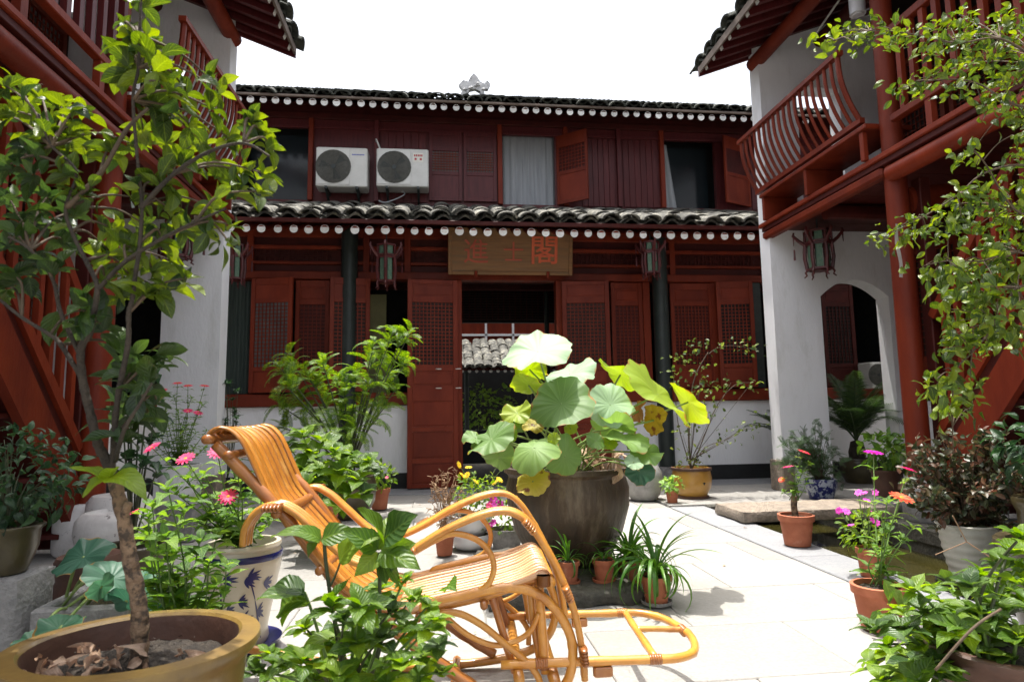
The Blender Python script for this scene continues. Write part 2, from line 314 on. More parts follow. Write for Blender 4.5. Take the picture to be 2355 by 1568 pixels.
M['petal_pink'] = leafmat('pink_petal', (.62, .04, .13), (.72, .07, .2), (.8, .12, .26), trans=.3, veins=False, rough=.6)
M['petal_red'] = leafmat('red_petal', (.6, .03, .05), (.68, .05, .08), (.75, .1, .1), trans=.3, veins=False, rough=.6)
M['petal_magenta'] = leafmat('magenta_petal', (.55, .04, .36), (.65, .07, .45), (.72, .14, .55), trans=.3, veins=False, rough=.6)
M['petal_yellow'] = leafmat('yellow_petal', (.75, .5, .02), (.8, .6, .04), (.85, .68, .08), trans=.3, veins=False, rough=.6)
M['petal_orange'] = leafmat('orange_red_petal', (.7, .08, .04), (.75, .14, .06), (.8, .22, .1), trans=.3, veins=False, rough=.6)
M['anther'] = mat('yellow_flower_centre', (.7, .42, .03), (.5, .2, .02), rough=.8, scale=80, rnd=.1)
M['tree_leaf'] = leafmat('glossy_tree_leaf', (.026, .050, .009), (.062, .105, .012), (.155, .215, .022), trans=.33, rough=.35)
M['tree_leaf_dark'] = leafmat('dark_tree_leaf', (.014, .032, .010), (.026, .058, .013), (.05, .09, .018), trans=.3, rough=.36)
M['vine_leaf'] = leafmat('small_vine_leaf', (.026, .055, .010), (.062, .110, .013), (.16, .22, .022), trans=.32, rough=.32)
M['hyd_leaf'] = leafmat('hydrangea_leaf', (.055, .12, .016), (.095, .18, .020), (.17, .26, .035), trans=.45, rough=.42)
M['hyd_dark'] = leafmat('dark_hydrangea_leaf', (.028, .065, .015), (.05, .10, .020), (.09, .15, .03), trans=.3, rough=.42)
M['zin_leaf'] = leafmat('zinnia_leaf', (.05, .115, .02), (.085, .18, .03), (.17, .28, .045), trans=.42, rough=.55)
M['fern_leaf'] = leafmat('feathery_leaf', (.05, .115, .018), (.10, .19, .022), (.20, .31, .03), trans=.4, veins=False, rough=.5)
M['cycad_leaf'] = leafmat('cycad_leaf', (.02, .045, .014), (.035, .07, .02), (.055, .10, .025), trans=.2, veins=False, rough=.35)
M['spider_leaf'] = leafmat('strap_leaf', (.04, .12, .02), (.065, .17, .025), (.11, .23, .035), trans=.35, veins=False, rough=.4)
M['light_leaf'] = leafmat('pale_green_leaf', (.14, .26, .05), (.2, .34, .07), (.3, .44, .1), trans=.4, veins=False, rough=.5)
M['cedar_leaf'] = leafmat('grey_green_needles', (.04, .08, .035), (.06, .11, .045), (.085, .145, .055), trans=.2, veins=False, rough=.6)
M['maroon_leaf'] = leafmat('reddish_shrub_leaf', (.022, .036, .014), (.045, .052, .022), (.13, .06, .035), trans=.2, veins=False, rough=.4)
M['rose_leaf'] = leafmat('rose_leaf', (.03, .06, .014), (.08, .12, .025), (.2, .26, .06), trans=.35, veins=False, rough=.45)
M['dark_leaf'] = leafmat('deep_green_leaf', (.01, .03, .013), (.02, .055, .02), (.035, .085, .025), trans=.25, rough=.4)
M['dry'] = leafmat('dry_straw', (.2, .12, .07), (.3, .19, .11), (.4, .28, .17), trans=.2, veins=False, rough=.8)
M['litter'] = leafmat('dry_fallen_leaf', (.2, .12, .07), (.34, .22, .14), (.46, .33, .24), trans=.15, veins=True, rough=.8)
M['lotus'] = leafmat('lotus_leaf', (.09, .17, .045), (.13, .23, .06), (.18, .29, .08), trans=.3, radial=True, rough=.55)
M['lotus_pale'] = leafmat('pale_bluish_lotus_leaf', (.19, .30, .17), (.24, .36, .21), (.29, .42, .25), trans=.2, radial=True, rough=.6)
M['lotus_yellow'] = leafmat('yellowing_lotus_leaf', (.13, .21, .022), (.20, .29, .03), (.28, .36, .05), trans=.38, radial=True, rough=.5)
M['lotus_old'] = leafmat('withered_lotus_leaf', (.26, .18, .03), (.34, .25, .04), (.36, .32, .05), trans=.3, radial=True, rough=.6, spot=(.13, .05, .02, 14, .56))
M['lotus_brown'] = leafmat('dead_brown_lotus_leaf', (.22, .10, .045), (.32, .16, .07), (.42, .24, .1), trans=.25, radial=True, rough=.8)
M['lotus_dark'] = leafmat('dark_blue_green_lotus_leaf', (.035, .10, .065), (.05, .13, .08), (.065, .16, .09), trans=.25, radial=True, rough=.5)  # darker, bluer green than the other lotus leaves
def water_mat():
    mt, nt, bs, N, L = nodes('murky_green_water')
    bs.inputs['Base Color'].default_value = (.075, .065, .012, 1); bs.inputs['Roughness'].default_value = .06
    tc = N.new('ShaderNodeTexCoord'); n = N.new('ShaderNodeTexNoise'); n.inputs['Scale'].default_value = 3; n.inputs['Detail'].default_value = 4; L.new(tc.outputs['Object'], n.inputs['Vector'])
    cr = N.new('ShaderNodeValToRGB'); cr.color_ramp.elements[0].color = (.012, .013, .005, 1); cr.color_ramp.elements[1].color = (.05, .042, .010, 1); L.new(n.outputs[0], cr.inputs[0]); L.new(cr.outputs[0], bs.inputs['Base Color'])
    n2 = N.new('ShaderNodeTexNoise'); n2.inputs['Scale'].default_value = 14; L.new(tc.outputs['Object'], n2.inputs['Vector'])
    bp = N.new('ShaderNodeBump'); bp.inputs['Strength'].default_value = .08; bp.inputs['Distance'].default_value = .02; L.new(n2.outputs[0], bp.inputs['Height']); L.new(bp.outputs[0], bs.inputs['Normal'])
    return mt
M['water'] = water_mat()

M['eavewood'] = mat('weathered_pale_eave_wood', (.22, .17, .14), (.13, .10, .08), rough=.85, scale=8, stretch=(.4, 1, 1), rnd=0)

M['backing'] = mat('dark_brown_backing', (.035, .014, .010), (.02, .009, .007), rough=.8, rnd=.1)
M['greyback'] = mat('dusty_grey_backing', (.14, .13, .13), (.09, .085, .085), rough=.8, rnd=.05)
M['oldjar'] = mat('dull_grey_jar', (.36, .35, .33), (.24, .23, .22), rough=.6, scale=7, bump=.2, third=(.14, .13, .12), tscale=6, tlo=.54, thi=.72, rnd=0)

M['gallery_shade'] = mat('shade_dark_gallery_timber', (.022, .007, .006), (.012, .004, .004), rough=.8, rnd=.1)  # near-black red: the gallery's deep shade is put into the colour
# ================================================================ GROUND, PAVING, POOL
POOL = (2.56, 3.72, 2.60, 6.15)                           # x0, x1, y0, y1
g = MB()
px0, px1, py0, py1 = POOL
gz = -0.012
for (a, b, c, d) in ((-60, 60, -40, py0), (-60, 60, py1, 90), (-60, px0, py0, py1), (px1, 60, py0, py1)):
    g.add([(a, c, gz), (b, c, gz), (b, d, gz), (a, d, gz)], [(0, 1, 2, 3)])
struct('ground', g, M['ground'])
b = MB(); b.add([(px0, py0, -.62), (px1, py0, -.62), (px1, py1, -.62), (px0, py1, -.62)], [(0, 1, 2, 3)])
for (a, c, e, d) in ((px0, py0, px1, py0), (px1, py0, px1, py1), (px1, py1, px0, py1), (px0, py1, px0, py0)):
    b.add([(a, c, -.62), (e, d, -.62), (e, d, gz), (a, c, gz)], [(0, 1, 2, 3)])
struct('pool_basin', b, M['darkstone'])
w = MB(); w.add([(px0, py0, -.19), (px1, py0, -.19), (px1, py1, -.19), (px0, py1, -.19)], [(0, 1, 2, 3)])
struct('water', w, M['water'])
pav = MB(); pav.add([(-3.9, .2, -.009), (2.22, .2, -.009), (2.22, 8.2, -.009), (-3.9, 8.2, -.009)], [(0, 1, 2, 3)])
paving = struct('courtyard_paving', pav, M['ground'])
def slab(x0, x1, y0, y1, mt, parent, z=.0, t=.03, nm='paving_slab', c=.004):
    q = MB().cbox(x0+.002, x1-.002, y0+.002, y1-.002, z-t, z+RND.uniform(-.0015, .0015), c); part(nm, q, mt, parent)
y = .6; row = 0
while y < 7.6:
    dy = .55; off = (row % 2)*.45 + RND.uniform(-.05, .05); x = -3.4+off-.9
    while x < 2.2:
        a, c = max(x, -3.4), min(x+.9, 2.21)
        if c-a > .08: slab(a, c, y, y+dy, M['granite'], paving)
        x += .9
    y += dy; row += 1
# apron in front of the hall
aw = MB(); aw.box(-4.2, 7.2, 7.62, 8.2, -.05, -.006); apron = struct('hall_step', aw, M['ground'])
x = -4.2
while x < 7.1: slab(x, x+1.14, 7.64, 8.24, M['kerb'], apron, z=.012, nm='step_slab'); x += 1.14
# terrace behind the pool
aw = MB(); aw.box(2.24, 7.2, 6.18, 7.6, -.05, -.006); ter = struct('terrace_paving', aw, M['ground'])
for i in range(5):
    for j in range(2): slab(2.24+i*.98, 3.22+i*.98, 6.16+j*.73, 6.89+j*.73, M['granite'], ter, z=.012)
# kerb along the pool
kb = MB(); kb.box(2.23, 2.55, .7, 6.1, -.05, -.006); kerb = struct('pool_kerb', kb, M['ground'])
y = .7
while y < 6.1: slab(2.225, 2.575, y, min(y+1.08, 6.13), M['kerb'], kerb, z=.004, t=.09, nm='kerb_stone', c=.006); y += 1.08
kb = MB(); kb.box(3.72, 4.4, 1.0, 6.1, -.06, -.006); kerb2 = struct('far_pool_kerb', kb, M['ground'])
y = 1.0
while y < 6.1: slab(3.70, 4.5, y, min(y+1.02, 6.13), M['darkstone'], kerb2, z=.01, t=.12, nm='kerb_stone', c=.01); y += 1.02
slab(2.76, 3.40, 2.62, 3.40, M['darkstone'], kerb2, z=.004, t=.5, nm='kerb_stone')
# terrace front edge stone above the water
kb = MB(); kb.cbox(2.6, 3.72, 6.05, 6.16, -.14, .01, .01); part('kerb_stone', kb, M['darkstone'], ter)
# rough stone slab bridging the pool
def rough_box(x0, x1, y0, y1, z0, z1, n=(14, 6, 3), amp=.012, seed=1):
    q = MB(); rn = random.Random(seed); nx, ny, nz = n
    def P(i, j, k):
        x = x0+(x1-x0)*i/nx; y = y0+(y1-y0)*j/ny; z = z0+(z1-z0)*k/nz
        h = math.sin(x*23+y*11+seed)*.5+math.sin(y*37-z*29+seed*2)*.3+math.sin(x*57+z*41)*.25
        rn2 = random.Random(hash((seed, i, j, k))); h += rn2.uniform(-.5, .5)
        edge = (i in (0, nx))+(j in (0, ny))+(k in (0, nz))
        s_ = amp*h - (.010 if edge >= 2 else 0)
        cx, cy, cz = (x0+x1)/2, (y0+y1)/2, (z0+z1)/2
        return (x + (s_ if x > cx else -s_)*(i in (0, nx)), y+(s_ if y > cy else -s_)*(j in (0, ny)), z+(s_*.5 if z > cz else -s_*.5)*(k in (0, nz)))
    idx = {}
    def V(i, j, k):
        if (i, j, k) not in idx: idx[(i, j, k)] = len(q.v); q.v.append(P(i, j, k))
        return idx[(i, j, k)]
    def F(*a): q.f.append(tuple(V(*t) for t in a)); q.fm.append(0)
    for i in range(nx):
        for j in range(ny):
            F((i, j, nz), (i+1, j, nz), (i+1, j+1, nz), (i, j+1, nz)); F((i, j, 0), (i, j+1, 0), (i+1, j+1, 0), (i+1, j, 0))
        for k in range(nz):
            F((i, 0, k), (i+1, 0, k), (i+1, 0, k+1), (i, 0, k+1)); F((i, ny, k), (i, ny, k+1), (i+1, ny, k+1), (i+1, ny, k))
    for j in range(ny):
        for k in range(nz):
            F((0, j, k), (0, j, k+1), (0, j+1, k+1), (0, j+1, k)); F((nx, j, k), (nx, j+1, k), (nx, j+1, k+1), (nx, j, k+1))
    return q
q = rough_box(2.46, 3.84, 5.06, 5.62, .010, .105, (20, 9, 3), .010, 3)
single('stone_slab', q, M['stone'], 'thick rough brown stone slab laid as a bridge across the little pool', 'stone slab', smooth=50, loc=(3.2, 5.45, .014))

# ================================================================ roof tiles (shared meshes)
def tile_mesh(name, r=.118, L=.36, t=.026, up=True, n=8, mt='tile'):
    q = MB(); vs = []; sag = 1 if up else -1
    for (rr, y) in ((r, 0), (r*.93, L)):
        for k in range(n+1):
            a = math.pi*k/n
            for d in (0, t):
                vs.append(((rr-d)*math.cos(a), y, sag*((rr-d)*math.sin(a)*.58)+(0 if up else .0)))
    m_ = 2*(n+1)
    fs = []
    for k in range(n):
        a = 2*k; fs += [(a, a+2, m_+a+2, m_+a), (a+1, m_+a+1, m_+a+3, a+3), (a, a+1, a+3, a+2), (m_+a, m_+a+2, m_+a+3, m_+a+1)]
    fs += [(0, m_, m_+1, 1), (2*n, 2*n+1, m_+2*n+1, m_+2*n)]
    q.add(vs, fs); return q.mesh(name, M[mt], smooth=40)
TILE_UP = tile_mesh('cover_tile'); TILE_DN = tile_mesh('pan_tile', r=.105, up=False)
TILE_UPD = tile_mesh('cover_tile_dark', mt='tile_dark'); TILE_DND = tile_mesh('pan_tile_dark', r=.105, up=False, mt='tile_dark')
def tile_field(parent, o, along, up, n, rows, pitch=.26, expo=.28, dark=False, jit=1.0, pans=1, seed=0, scale=1.0, sink=0.0):
    """o = first tile's eave point, along = unit vector along the eave, up = unit vector up the slope"""
    rn = random.Random(seed); al, upv = V3(along), V3(up); nrm = al.cross(upv).normalized()
    if nrm.z < 0: nrm = -nrm
    x = upv.cross(nrm)
    for j in range(rows):
        for i in range(n):
            p = V3(o)+al*(pitch*(i+rn.uniform(-.09, .09)*jit))+upv*(expo*j+rn.uniform(-.035, .035)*jit)+nrm*(.012+rn.uniform(0, .018)*jit)
            a = rn.uniform(-.09, .09)*jit; tip = rn.uniform(-.02, .05)*jit
            y_ = (upv*math.cos(a)+x*math.sin(a) - nrm*tip).normalized(); z_ = (nrm - y_*nrm.dot(y_)).normalized(); x_ = y_.cross(z_)
            s_ = rn.uniform(.94, 1.1)*scale
            Mx = Matrix(((x_.x*s_, y_.x, z_.x*s_, p.x), (x_.y*s_, y_.y, z_.y*s_, p.y), (x_.z*s_, y_.z, z_.z*s_, p.z), (0, 0, 0, 1)))
            Mx[2][3] -= sink; inst('cover_tile', TILE_UPD if dark else TILE_UP, parent, Mx)
            if j < pans:
                p2 = p + al*pitch*.5 + nrm*.035 - upv*.02
                Mx2 = Mx.copy(); Mx2[0][3], Mx2[1][3], Mx2[2][3] = p2
                inst('pan_tile', TILE_DND if dark else TILE_DN, parent, Mx2)
def tile_sheet(o, along, up, width, length, pitch=.26, steps=8, rows=1, expo=.28, th=.03):
    """corrugated bed of tiles with stepped courses"""
    q = MB(); al, upv = V3(along), V3(up); nrm = al.cross(upv).normalized()
    if nrm.z < 0: nrm = -nrm
    nx = int(width/pitch*steps); o = V3(o)
    ny = max(2, int(length/expo)+1)
    for j in range(ny):
        a0, a1 = j*expo, min((j+1)*expo, length)
        if a1 <= a0: break
        base = len(q.v)
        for (a, h) in ((a0, th), (a0, th*2), (a1, th)):
            for i in range(nx+1):
                u = i/steps; hh = h + .035*math.cos(2*math.pi*u)
                q.v.append(tuple(o+al*(u*pitch)+upv*a+nrm*(hh-.03)))
        for r_ in range(2):
            for i in range(nx):
                q.f.append((base+r_*(nx+1)+i, base+r_*(nx+1)+i+1, base+(r_+1)*(nx+1)+i+1, base+(r_+1)*(nx+1)+i)); q.fm.append(0)
    return q

# ================================================================ THE HALL
YH = 8.30
hall = thing('timber_hall', 'two-storey dark red timber hall with tiled eaves and open central doorway facing the courtyard', 'building', (.9, YH, 0))
def rect(x0, y0, x1, y1, Y):
    ym, xm = (y0+y1)/2, (x0+x1)/2
    return atY(x0, ym, Y).x, atY(x1, ym, Y).x, atY(xm, y1, Y).z, atY(xm, y0, Y).z
HX0, HX1 = -6.0, 7.4
PZ = 1.055
DX0, DX1 = atY(1060, 880, YH).x, atY(1282, 880, YH).x      # doorway
w = MB()
w.box(HX0, DX0-.06, YH, YH+.16, .2, PZ); w.box(DX1+.06, HX1, YH, YH+.16, .2, PZ)
part('plinth_wall', w, M['white'], hall)
w = MB(); w.box(HX0, DX0-.06, YH-.004, YH+.15, 0.0, .197); w.box(DX1+.06, HX1, YH-.004, YH+.15, 0, .197); part('base_course', w, M['plinth'], hall)
for (a, b) in ((HX0, DX0-.085), (DX1+.085, HX1)):
    w = MB(); w.cbox(a, b, YH-.06, YH+.14, PZ+.003, PZ+.165, .012); part('window_sill', w, M['red'], hall)
# jambs, lintel, threshold
for xx in (DX0-.03, DX1+.04):
    w = MB(); w.cbox(xx-.045, xx+.045, YH-.05, YH+.12, .03, 2.70, .006); part('door_jamb', w, M['red'], hall)
w = MB(); w.cbox(HX0, HX1, YH-.04, YH+.12, 2.70, 2.80, .008); part('lintel', w, M['red'], hall)
w = MB(); w.box(DX0-.1, DX1+.1, YH-.06, YH+.14, 0, .028); part('threshold', w, M['darkstone'], hall)
# frieze panels above
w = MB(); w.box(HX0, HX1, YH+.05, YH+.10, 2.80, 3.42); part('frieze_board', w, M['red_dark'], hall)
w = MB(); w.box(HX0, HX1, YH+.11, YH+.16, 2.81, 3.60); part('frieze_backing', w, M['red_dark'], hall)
for (z0, z1) in ((2.90, 2.94), (3.10, 3.15), (3.26, 3.40)):
    w = MB(); w.cbox(HX0, HX1, YH-.01, YH+.05, z0, z1, .006); part('frieze_rail', w, M['red'], hall)
posts = [520, 572, 757, 848, 936, 1297, 1492, 1640, 1734, 1845, 1965]
for xv in (575, 842, 937, 1036, 1310, 1545, 1760, 1960):
    X = atY(xv, 600, YH).x; w = MB(); w.cbox(X-.04, X+.04, YH-.015, YH+.05, 2.80, 3.40, .004); part('frieze_stile', w, M['red'], hall)
# fretwork in the frieze bays
def fret(x0, x1, z0, z1, Y, t=.012, d=.018, cell=.11):
    q = MB(); n = max(2, int((x1-x0)/cell)); h = (z1-z0)
    for i in range(n):
        a = x0+(x1-x0)*i/n; b_ = x0+(x1-x0)*(i+1)/n; m_ = (a+b_)/2; zc = (z0+z1)/2
        q.box(a, a+t, Y, Y+d, z0, z1)
        q.box(a+t, m_-t, Y+.002, Y+d, zc-t/2+h*.18, zc+t/2+h*.18); q.box(m_, b_, Y+.002, Y+d, zc-t/2-h*.18, zc+t/2-h*.18)
        q.box(m_-t/2, m_+t/2, Y+.001, Y+d, z0, z1)
        q.box(a+t, b_, Y+.003, Y+d, zc-t/2, zc+t/2)
    return q
for (a, b_) in ((575, 770), (850, 936), (940, 1030), (1320, 1490), (1555, 1745)):
    x0, x1 = atY(a, 600, YH).x+.05, atY(b_, 600, YH).x-.05
    part('fretwork', fret(x0, x1, 2.945, 3.095, YH+.015), M['red_dark'], hall)
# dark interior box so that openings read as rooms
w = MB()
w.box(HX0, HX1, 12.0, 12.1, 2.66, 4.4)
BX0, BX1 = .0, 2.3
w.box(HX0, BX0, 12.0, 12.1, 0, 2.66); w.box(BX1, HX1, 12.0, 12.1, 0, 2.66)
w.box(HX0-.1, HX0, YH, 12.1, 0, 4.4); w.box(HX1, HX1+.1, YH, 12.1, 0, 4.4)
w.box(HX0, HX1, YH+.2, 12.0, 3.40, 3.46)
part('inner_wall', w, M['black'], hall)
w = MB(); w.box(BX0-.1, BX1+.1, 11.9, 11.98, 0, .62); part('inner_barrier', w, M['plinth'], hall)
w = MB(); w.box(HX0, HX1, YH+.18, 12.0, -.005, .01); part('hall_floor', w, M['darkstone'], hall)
for k in range(5):
    w = MB(); w.cbox(HX0, HX1, 9.0+k*.62, 9.1+k*.62, 3.2, 3.38, .01); part('ceiling_beam', w, M['red_dark'], hall)
for xx in (2.0, 3.2):
    w = MB(); w.tube([(xx, 11.7, 0.01), (xx, 11.7, 3.2)], .045, 10); part('inner_column', w, M['column'], hall, smooth=30)
w = MB()
for k in range(14): w.box(BX0+.02, BX1-.02, 11.86, 11.88, 2.7+k*.05, 2.71+k*.05)
for k in range(20): w.box(BX0+.1+k*.11, BX0+.112+k*.11, 11.862, 11.878, 2.7, 3.36)
part('inner_lattice', w, M['red_dark'], hall)
# columns of the veranda
for xv, y0 in ((804, 600), (1523, 830)):
    X = atY(xv, y0, 8.22).x; w = MB(); w.tube([(X, 8.2, .21), (X, 8.2, 3.36)], .105, 18); c_ = part('column', w, M['column'], hall, smooth=30)
    w = MB(); w.lathe((X, 8.2, 0.012), [(.15, 0), (.17, .05), (.165, .13), (.13, .195)], 20); part('column_base', w, M['greystone'], c_, smooth=40)
# shutter / door leaf builder: local x across the leaf, y depth, z up
def leaf_panel(parent, name, X, Y, z0, z1, w_, ang, lat, panels, t=.035, mt='red', lmt='red', back='glass', st=.055, cell=.047, flip=False, plain_top=False):
    Mx = Matrix.Translation(V3((X, Y, 0))) @ Matrix.Rotation(R(ang), 4, 'Z')
    if flip: Mx = Mx @ Matrix.Translation(V3((-w_, 0, 0)))
    q = MB(); q.cbox(0, st, 0, t, z0, z1, .003); q.cbox(w_-st, w_, 0, t, z0, z1, .003)
    zs = sorted(set([z0, z1]+[p[0] for p in panels]+[p[1] for p in panels]+[lat[0], lat[1]]))
    spans = sorted(panels+[lat]); prev = z0
    for (a, b_) in spans+[(z1, z1)]:
        if a-prev > .004: q.cbox(st+.001, w_-st-.001, .003, t-.003, prev+.001, a-.001, .002)
        prev = b_
    d = part(name, q.xf(Mx), M[mt], parent)
    for (a, b_) in panels:
        q = MB(); q.box(st, w_-st, .012, t-.008, a, b_); 
        if not plain_top: q.cbox(st+.018, w_-st-.018, .006, .014, a+.02, b_-.02, .004)
        part('door_panel', q.xf(Mx), M[mt], d)
    q = MB(); a, b_ = lat; nx = max(3, int((w_-2*st)/cell)); nz = max(4, int((b_-a)/cell)); th = .010
    for i in range(1, nx): xx = st+(w_-2*st)*i/nx; q.box(xx-th/2, xx+th/2, .008, .02, a, b_)
    for k in range(1, nz): zz = a+(b_-a)*k/nz; q.box(st, w_-st, .009, .019, zz-th/2, zz+th/2)
    part('lattice', q.xf(Mx), M[lmt if lmt else mt], d)
    if back:
        q = MB(); q.box(st, w_-st, .024, .028, a, b_); part('lattice_backing', q.xf(Mx), M['backing' if back == 'glass' else 'greyback' if back == 'curtain' else back], d)
    return d
LT0, LT1 = 1.56, 2.37
def Xh(v, y=780, Y=YH): return atY(v, y, Y).x
WP = [(2.42, 2.62)]; WPB = [(1.30, 1.50), (2.43, 2.60)]
def win(v0, v1, ang=0, Y=YH, flip=False, **k):
    X0_, X1_ = Xh(v0, 780, Y), Xh(v1, 780, Y); w_ = (X1_-X0_)/max(.2, abs(math.cos(R(ang))))
    return leaf_panel(hall, 'window_shutter', X1_ if flip else X0_, Y, 1.235, 2.69, w_, ang, (LT0, LT1), WPB, flip=flip, **k)
win(574, 675, -14, YH-.06, back='curtain', plain_top=True)
win(677, 756, 0, YH+.01, back='red_dark')
win(757, 848, 12, YH-.22, plain_top=True)
win(1408, 1480, 0, YH+.01, back='red_dark')
win(1545, 1642, 0, YH+.01, back='red_dark')
win(1652, 1730, -10, YH-.10, back='black')
win(1895, 1968, 0, YH+.01, back='black', mt='red_dark', lmt='red_dark')
for v in (1490, 1646, 1855):
    X = Xh(v); w = MB(); w.cbox(X-.05, X+.05, YH+.0, YH+.11, 1.225, 2.698, .006); part('window_post', w, M['red'], hall)
X = Xh(1744); w = MB(); w.cbox(X-.06, X+.06, YH-.02, YH+.11, 1.225, 2.698, .006); part('window_post', w, M['column'], hall)
# tall door leaves, folded back
DP = [(.08, .33), (.39, .72), (.78, 1.10), (1.30, 1.48), (2.44, 2.60)]
def door(v0, v1, ang, Y, flip=False):
    X0_, X1_ = Xh(v0, 900, Y), Xh(v1, 900, Y)
    return leaf_panel(hall, 'door_leaf', X1_ if flip else X0_, Y, .03, 2.655, (X1_-X0_)/math.cos(R(ang)), ang, (LT0, LT1-.01), DP, st=.06, flip=flip)
d1 = door(937, 1053, 6, 8.08, flip=True); d2 = door(1297, 1405, -5, 8.08)
for (dd, xv) in ((d1, 1008), (d2, 1340)):
    for zz in (1.50, 1.26):
        for dx in (0, 45 if xv == 1008 else -22):
            p = atY(xv+dx, 867, 8.03); w = MB(); w.tube([(p.x-.03, p.y-.03, zz), (p.x-.02, p.y-.045, zz), (p.x+.03, p.y-.045, zz), (p.x+.035, p.y-.03, zz)], .006, 6); part('door_handle', w, M['metal'], dd)
# room behind the left windows: curtains and an olive board
w = MB(); n = 30
xa, xb = Xh(516, 780, YH+.12), Xh(572, 780, YH+.12); vs = []
for i in range(n+1):
    x = xa+(xb-xa)*i/n; yy = YH+.14+.014*math.sin(i*1.3)+.006*math.sin(i*2.9)
    vs += [(x, yy, 1.23), (x, yy, 2.69)]
w.add(vs, [(2*i, 2*i+2, 2*i+3, 2*i+1) for i in range(n)]); part('window_curtain', w, M['greencurtain'], hall, smooth=True)
a = rect(850, 672, 888, 800, 8.9); w = MB(); w.cbox(a[0], a[1], 8.9, 8.93, 1.2, 2.62, .005); part('inner_board', w, M['olive'], hall)
# ---- upper storey
YU = 9.30; UZ0, UZ1 = 3.95, 5.42
uw = MB(); 
def ux(v, y=400, Y=YU): return atY(v, y, Y).x
OPEN = [(560, 708), (1156, 1276), (1529, 1645)]
solid = [(HX0, ux(560))]+[(ux(708), ux(1156)), (ux(1276), ux(1529)), (ux(1645), HX1)]
for (a, b_) in solid: uw.box(a, b_, YU, YU+.08, UZ0, UZ1)
for (a, b_) in OPEN: uw.box(ux(a), ux(b_), YU, YU+.08, 5.22, UZ1); uw.box(ux(a), ux(b_), YU, YU+.08, UZ0, 4.10)
part('upper_wall', uw, M['maroon'], hall)
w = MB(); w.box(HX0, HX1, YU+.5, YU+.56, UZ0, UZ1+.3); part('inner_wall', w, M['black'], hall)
w = MB(); w.cbox(HX0, HX1, YU-.05, YU, 5.34, 5.44, .008); part('top_rail', w, M['red_dark'], hall)
w = MB(); w.cbox(HX0, HX1, YU-.03, YU, 5.20, 5.235, .004); part('top_rail', w, M['maroon'], hall)
for v in (715, 866, 1149, 1300, 1422, 1521):
    X = ux(v); w = MB(); w.cbox(X-.035, X+.035, YU-.07, YU-.001, 4.08, 5.34, .006); part('wall_post', w, M['maroon'] if v in (866, 1422) else M['red'], hall)
for v0, v1 in ((875, 980), (1337, 1412), (1432, 1512), (1724, 1800)):       # vertical boarding
    n = 6; xa, xb = ux(v0), ux(v1)
    for i in range(n):
        a = xa+(xb-xa)*i/n; w = MB(); w.cbox(a+.002, xa+(xb-xa)*(i+1)/n-.002, YU-.018-.003*(i % 2), YU-.001, 4.09, 5.18, .003); part('wall_board', w, M['maroon'], hall)
def shutter(v0, v1, ang, Y, flip=False, mt='maroon', back='glass', z0=4.12, z1=5.2):
    X0_, X1_ = ux(v0, 400, Y), ux(v1, 400, Y)
    return leaf_panel(hall, 'window_shutter', X1_ if flip else X0_, Y, z0, z1, (X1_-X0_)/math.cos(R(ang)), ang, (4.58, 4.9), [(4.18, 4.52), (4.96, 5.14)], mt=mt, back=back, flip=flip, st=.05, cell=.04, plain_top=True)
shutter(986, 1062, 0, YU-.045, back='curtain'); shutter(1066, 1142, 0, YU-.045, back='curtain')
shutter(1279, 1332, 50, YU-.10, mt='red', back='red_dark', flip=False) if False else None
def swing(v, w_, ang, z0, z1):
    X = ux(v); return leaf_panel(hall, 'window_shutter', X, YU-.02, z0, z1, w_, ang, (4.62, 5.0), [(4.16, 4.56)], mt='red', back='red_dark', st=.04, cell=.05, plain_top=True)
swing(1279, .52, -38, 4.1, 5.2); swing(1718, .56, 180+24, 4.12, 5.2)
def curtain(parent, xa, xb, Y, z0, z1, n=48, k=.95, amp=.03, xs=None):
    w = MB(); vs = []
    for i in range(n+1):
        x = xa+(xb-xa)*i/n; yy = Y+amp*math.sin(i*k)+amp*.4*math.sin(i*k*2.3+1)
        x2 = xs(i/n) if xs else x
        vs += [(x2, yy, z0), (x, yy*.3+Y*.7, z1)]
    w.add(vs, [(2*i, 2*i+2, 2*i+3, 2*i+1) for i in range(n)]); return part('window_curtain', w, M['curtain'], parent, smooth=True)
curtain(hall, ux(1150), ux(1283), YU+.2, 4.0, 5.3)
xa, xb = ux(1527), ux(1545)
curtain(hall, xa, xb, YU+.2, 4.0, 5.22, 14, 1.1, .02, xs=lambda t: xa+(ux(1566)-xa)*t)
for (a, b_) in ((560, 706), (1548, 1644)):
    w = MB(); w.box(ux(a), ux(b_), YU+.30, YU+.305, 4.05, 5.22); part('window_pane', w, M['glass'], hall)
# ---- roofs
def sloped(a, b, x0, x1, th, parent, name, mt):           # slab from (y,z)=a to b
    q = MB(); d = V3((0, b[0]-a[0], b[1]-a[1])).normalized(); n_ = V3((0, -d.z, d.y))
    P = [V3((x, y, z)) for x in (x0, x1) for (y, z) in (a, b)]; Q = [p - n_*th for p in P]
    q.add(P+Q, [(0, 2, 3, 1), (4, 5, 7, 6), (0, 4, 6, 2), (1, 3, 7, 5), (0, 1, 5, 4), (2, 6, 7, 3)])
    return part(name, q, M[mt], parent)
LE, LTp = (7.42, 3.225), (9.24, 3.925)
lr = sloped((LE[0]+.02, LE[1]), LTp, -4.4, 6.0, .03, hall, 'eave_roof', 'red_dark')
up = V3((0, LTp[0]-LE[0], LTp[1]-LE[1])).normalized()
part('tile_bed', tile_sheet((-4.38, LE[0]+.05, LE[1]+.05), (1, 0, 0), up, 10.3, 1.92), M['tile'], lr, smooth=40)
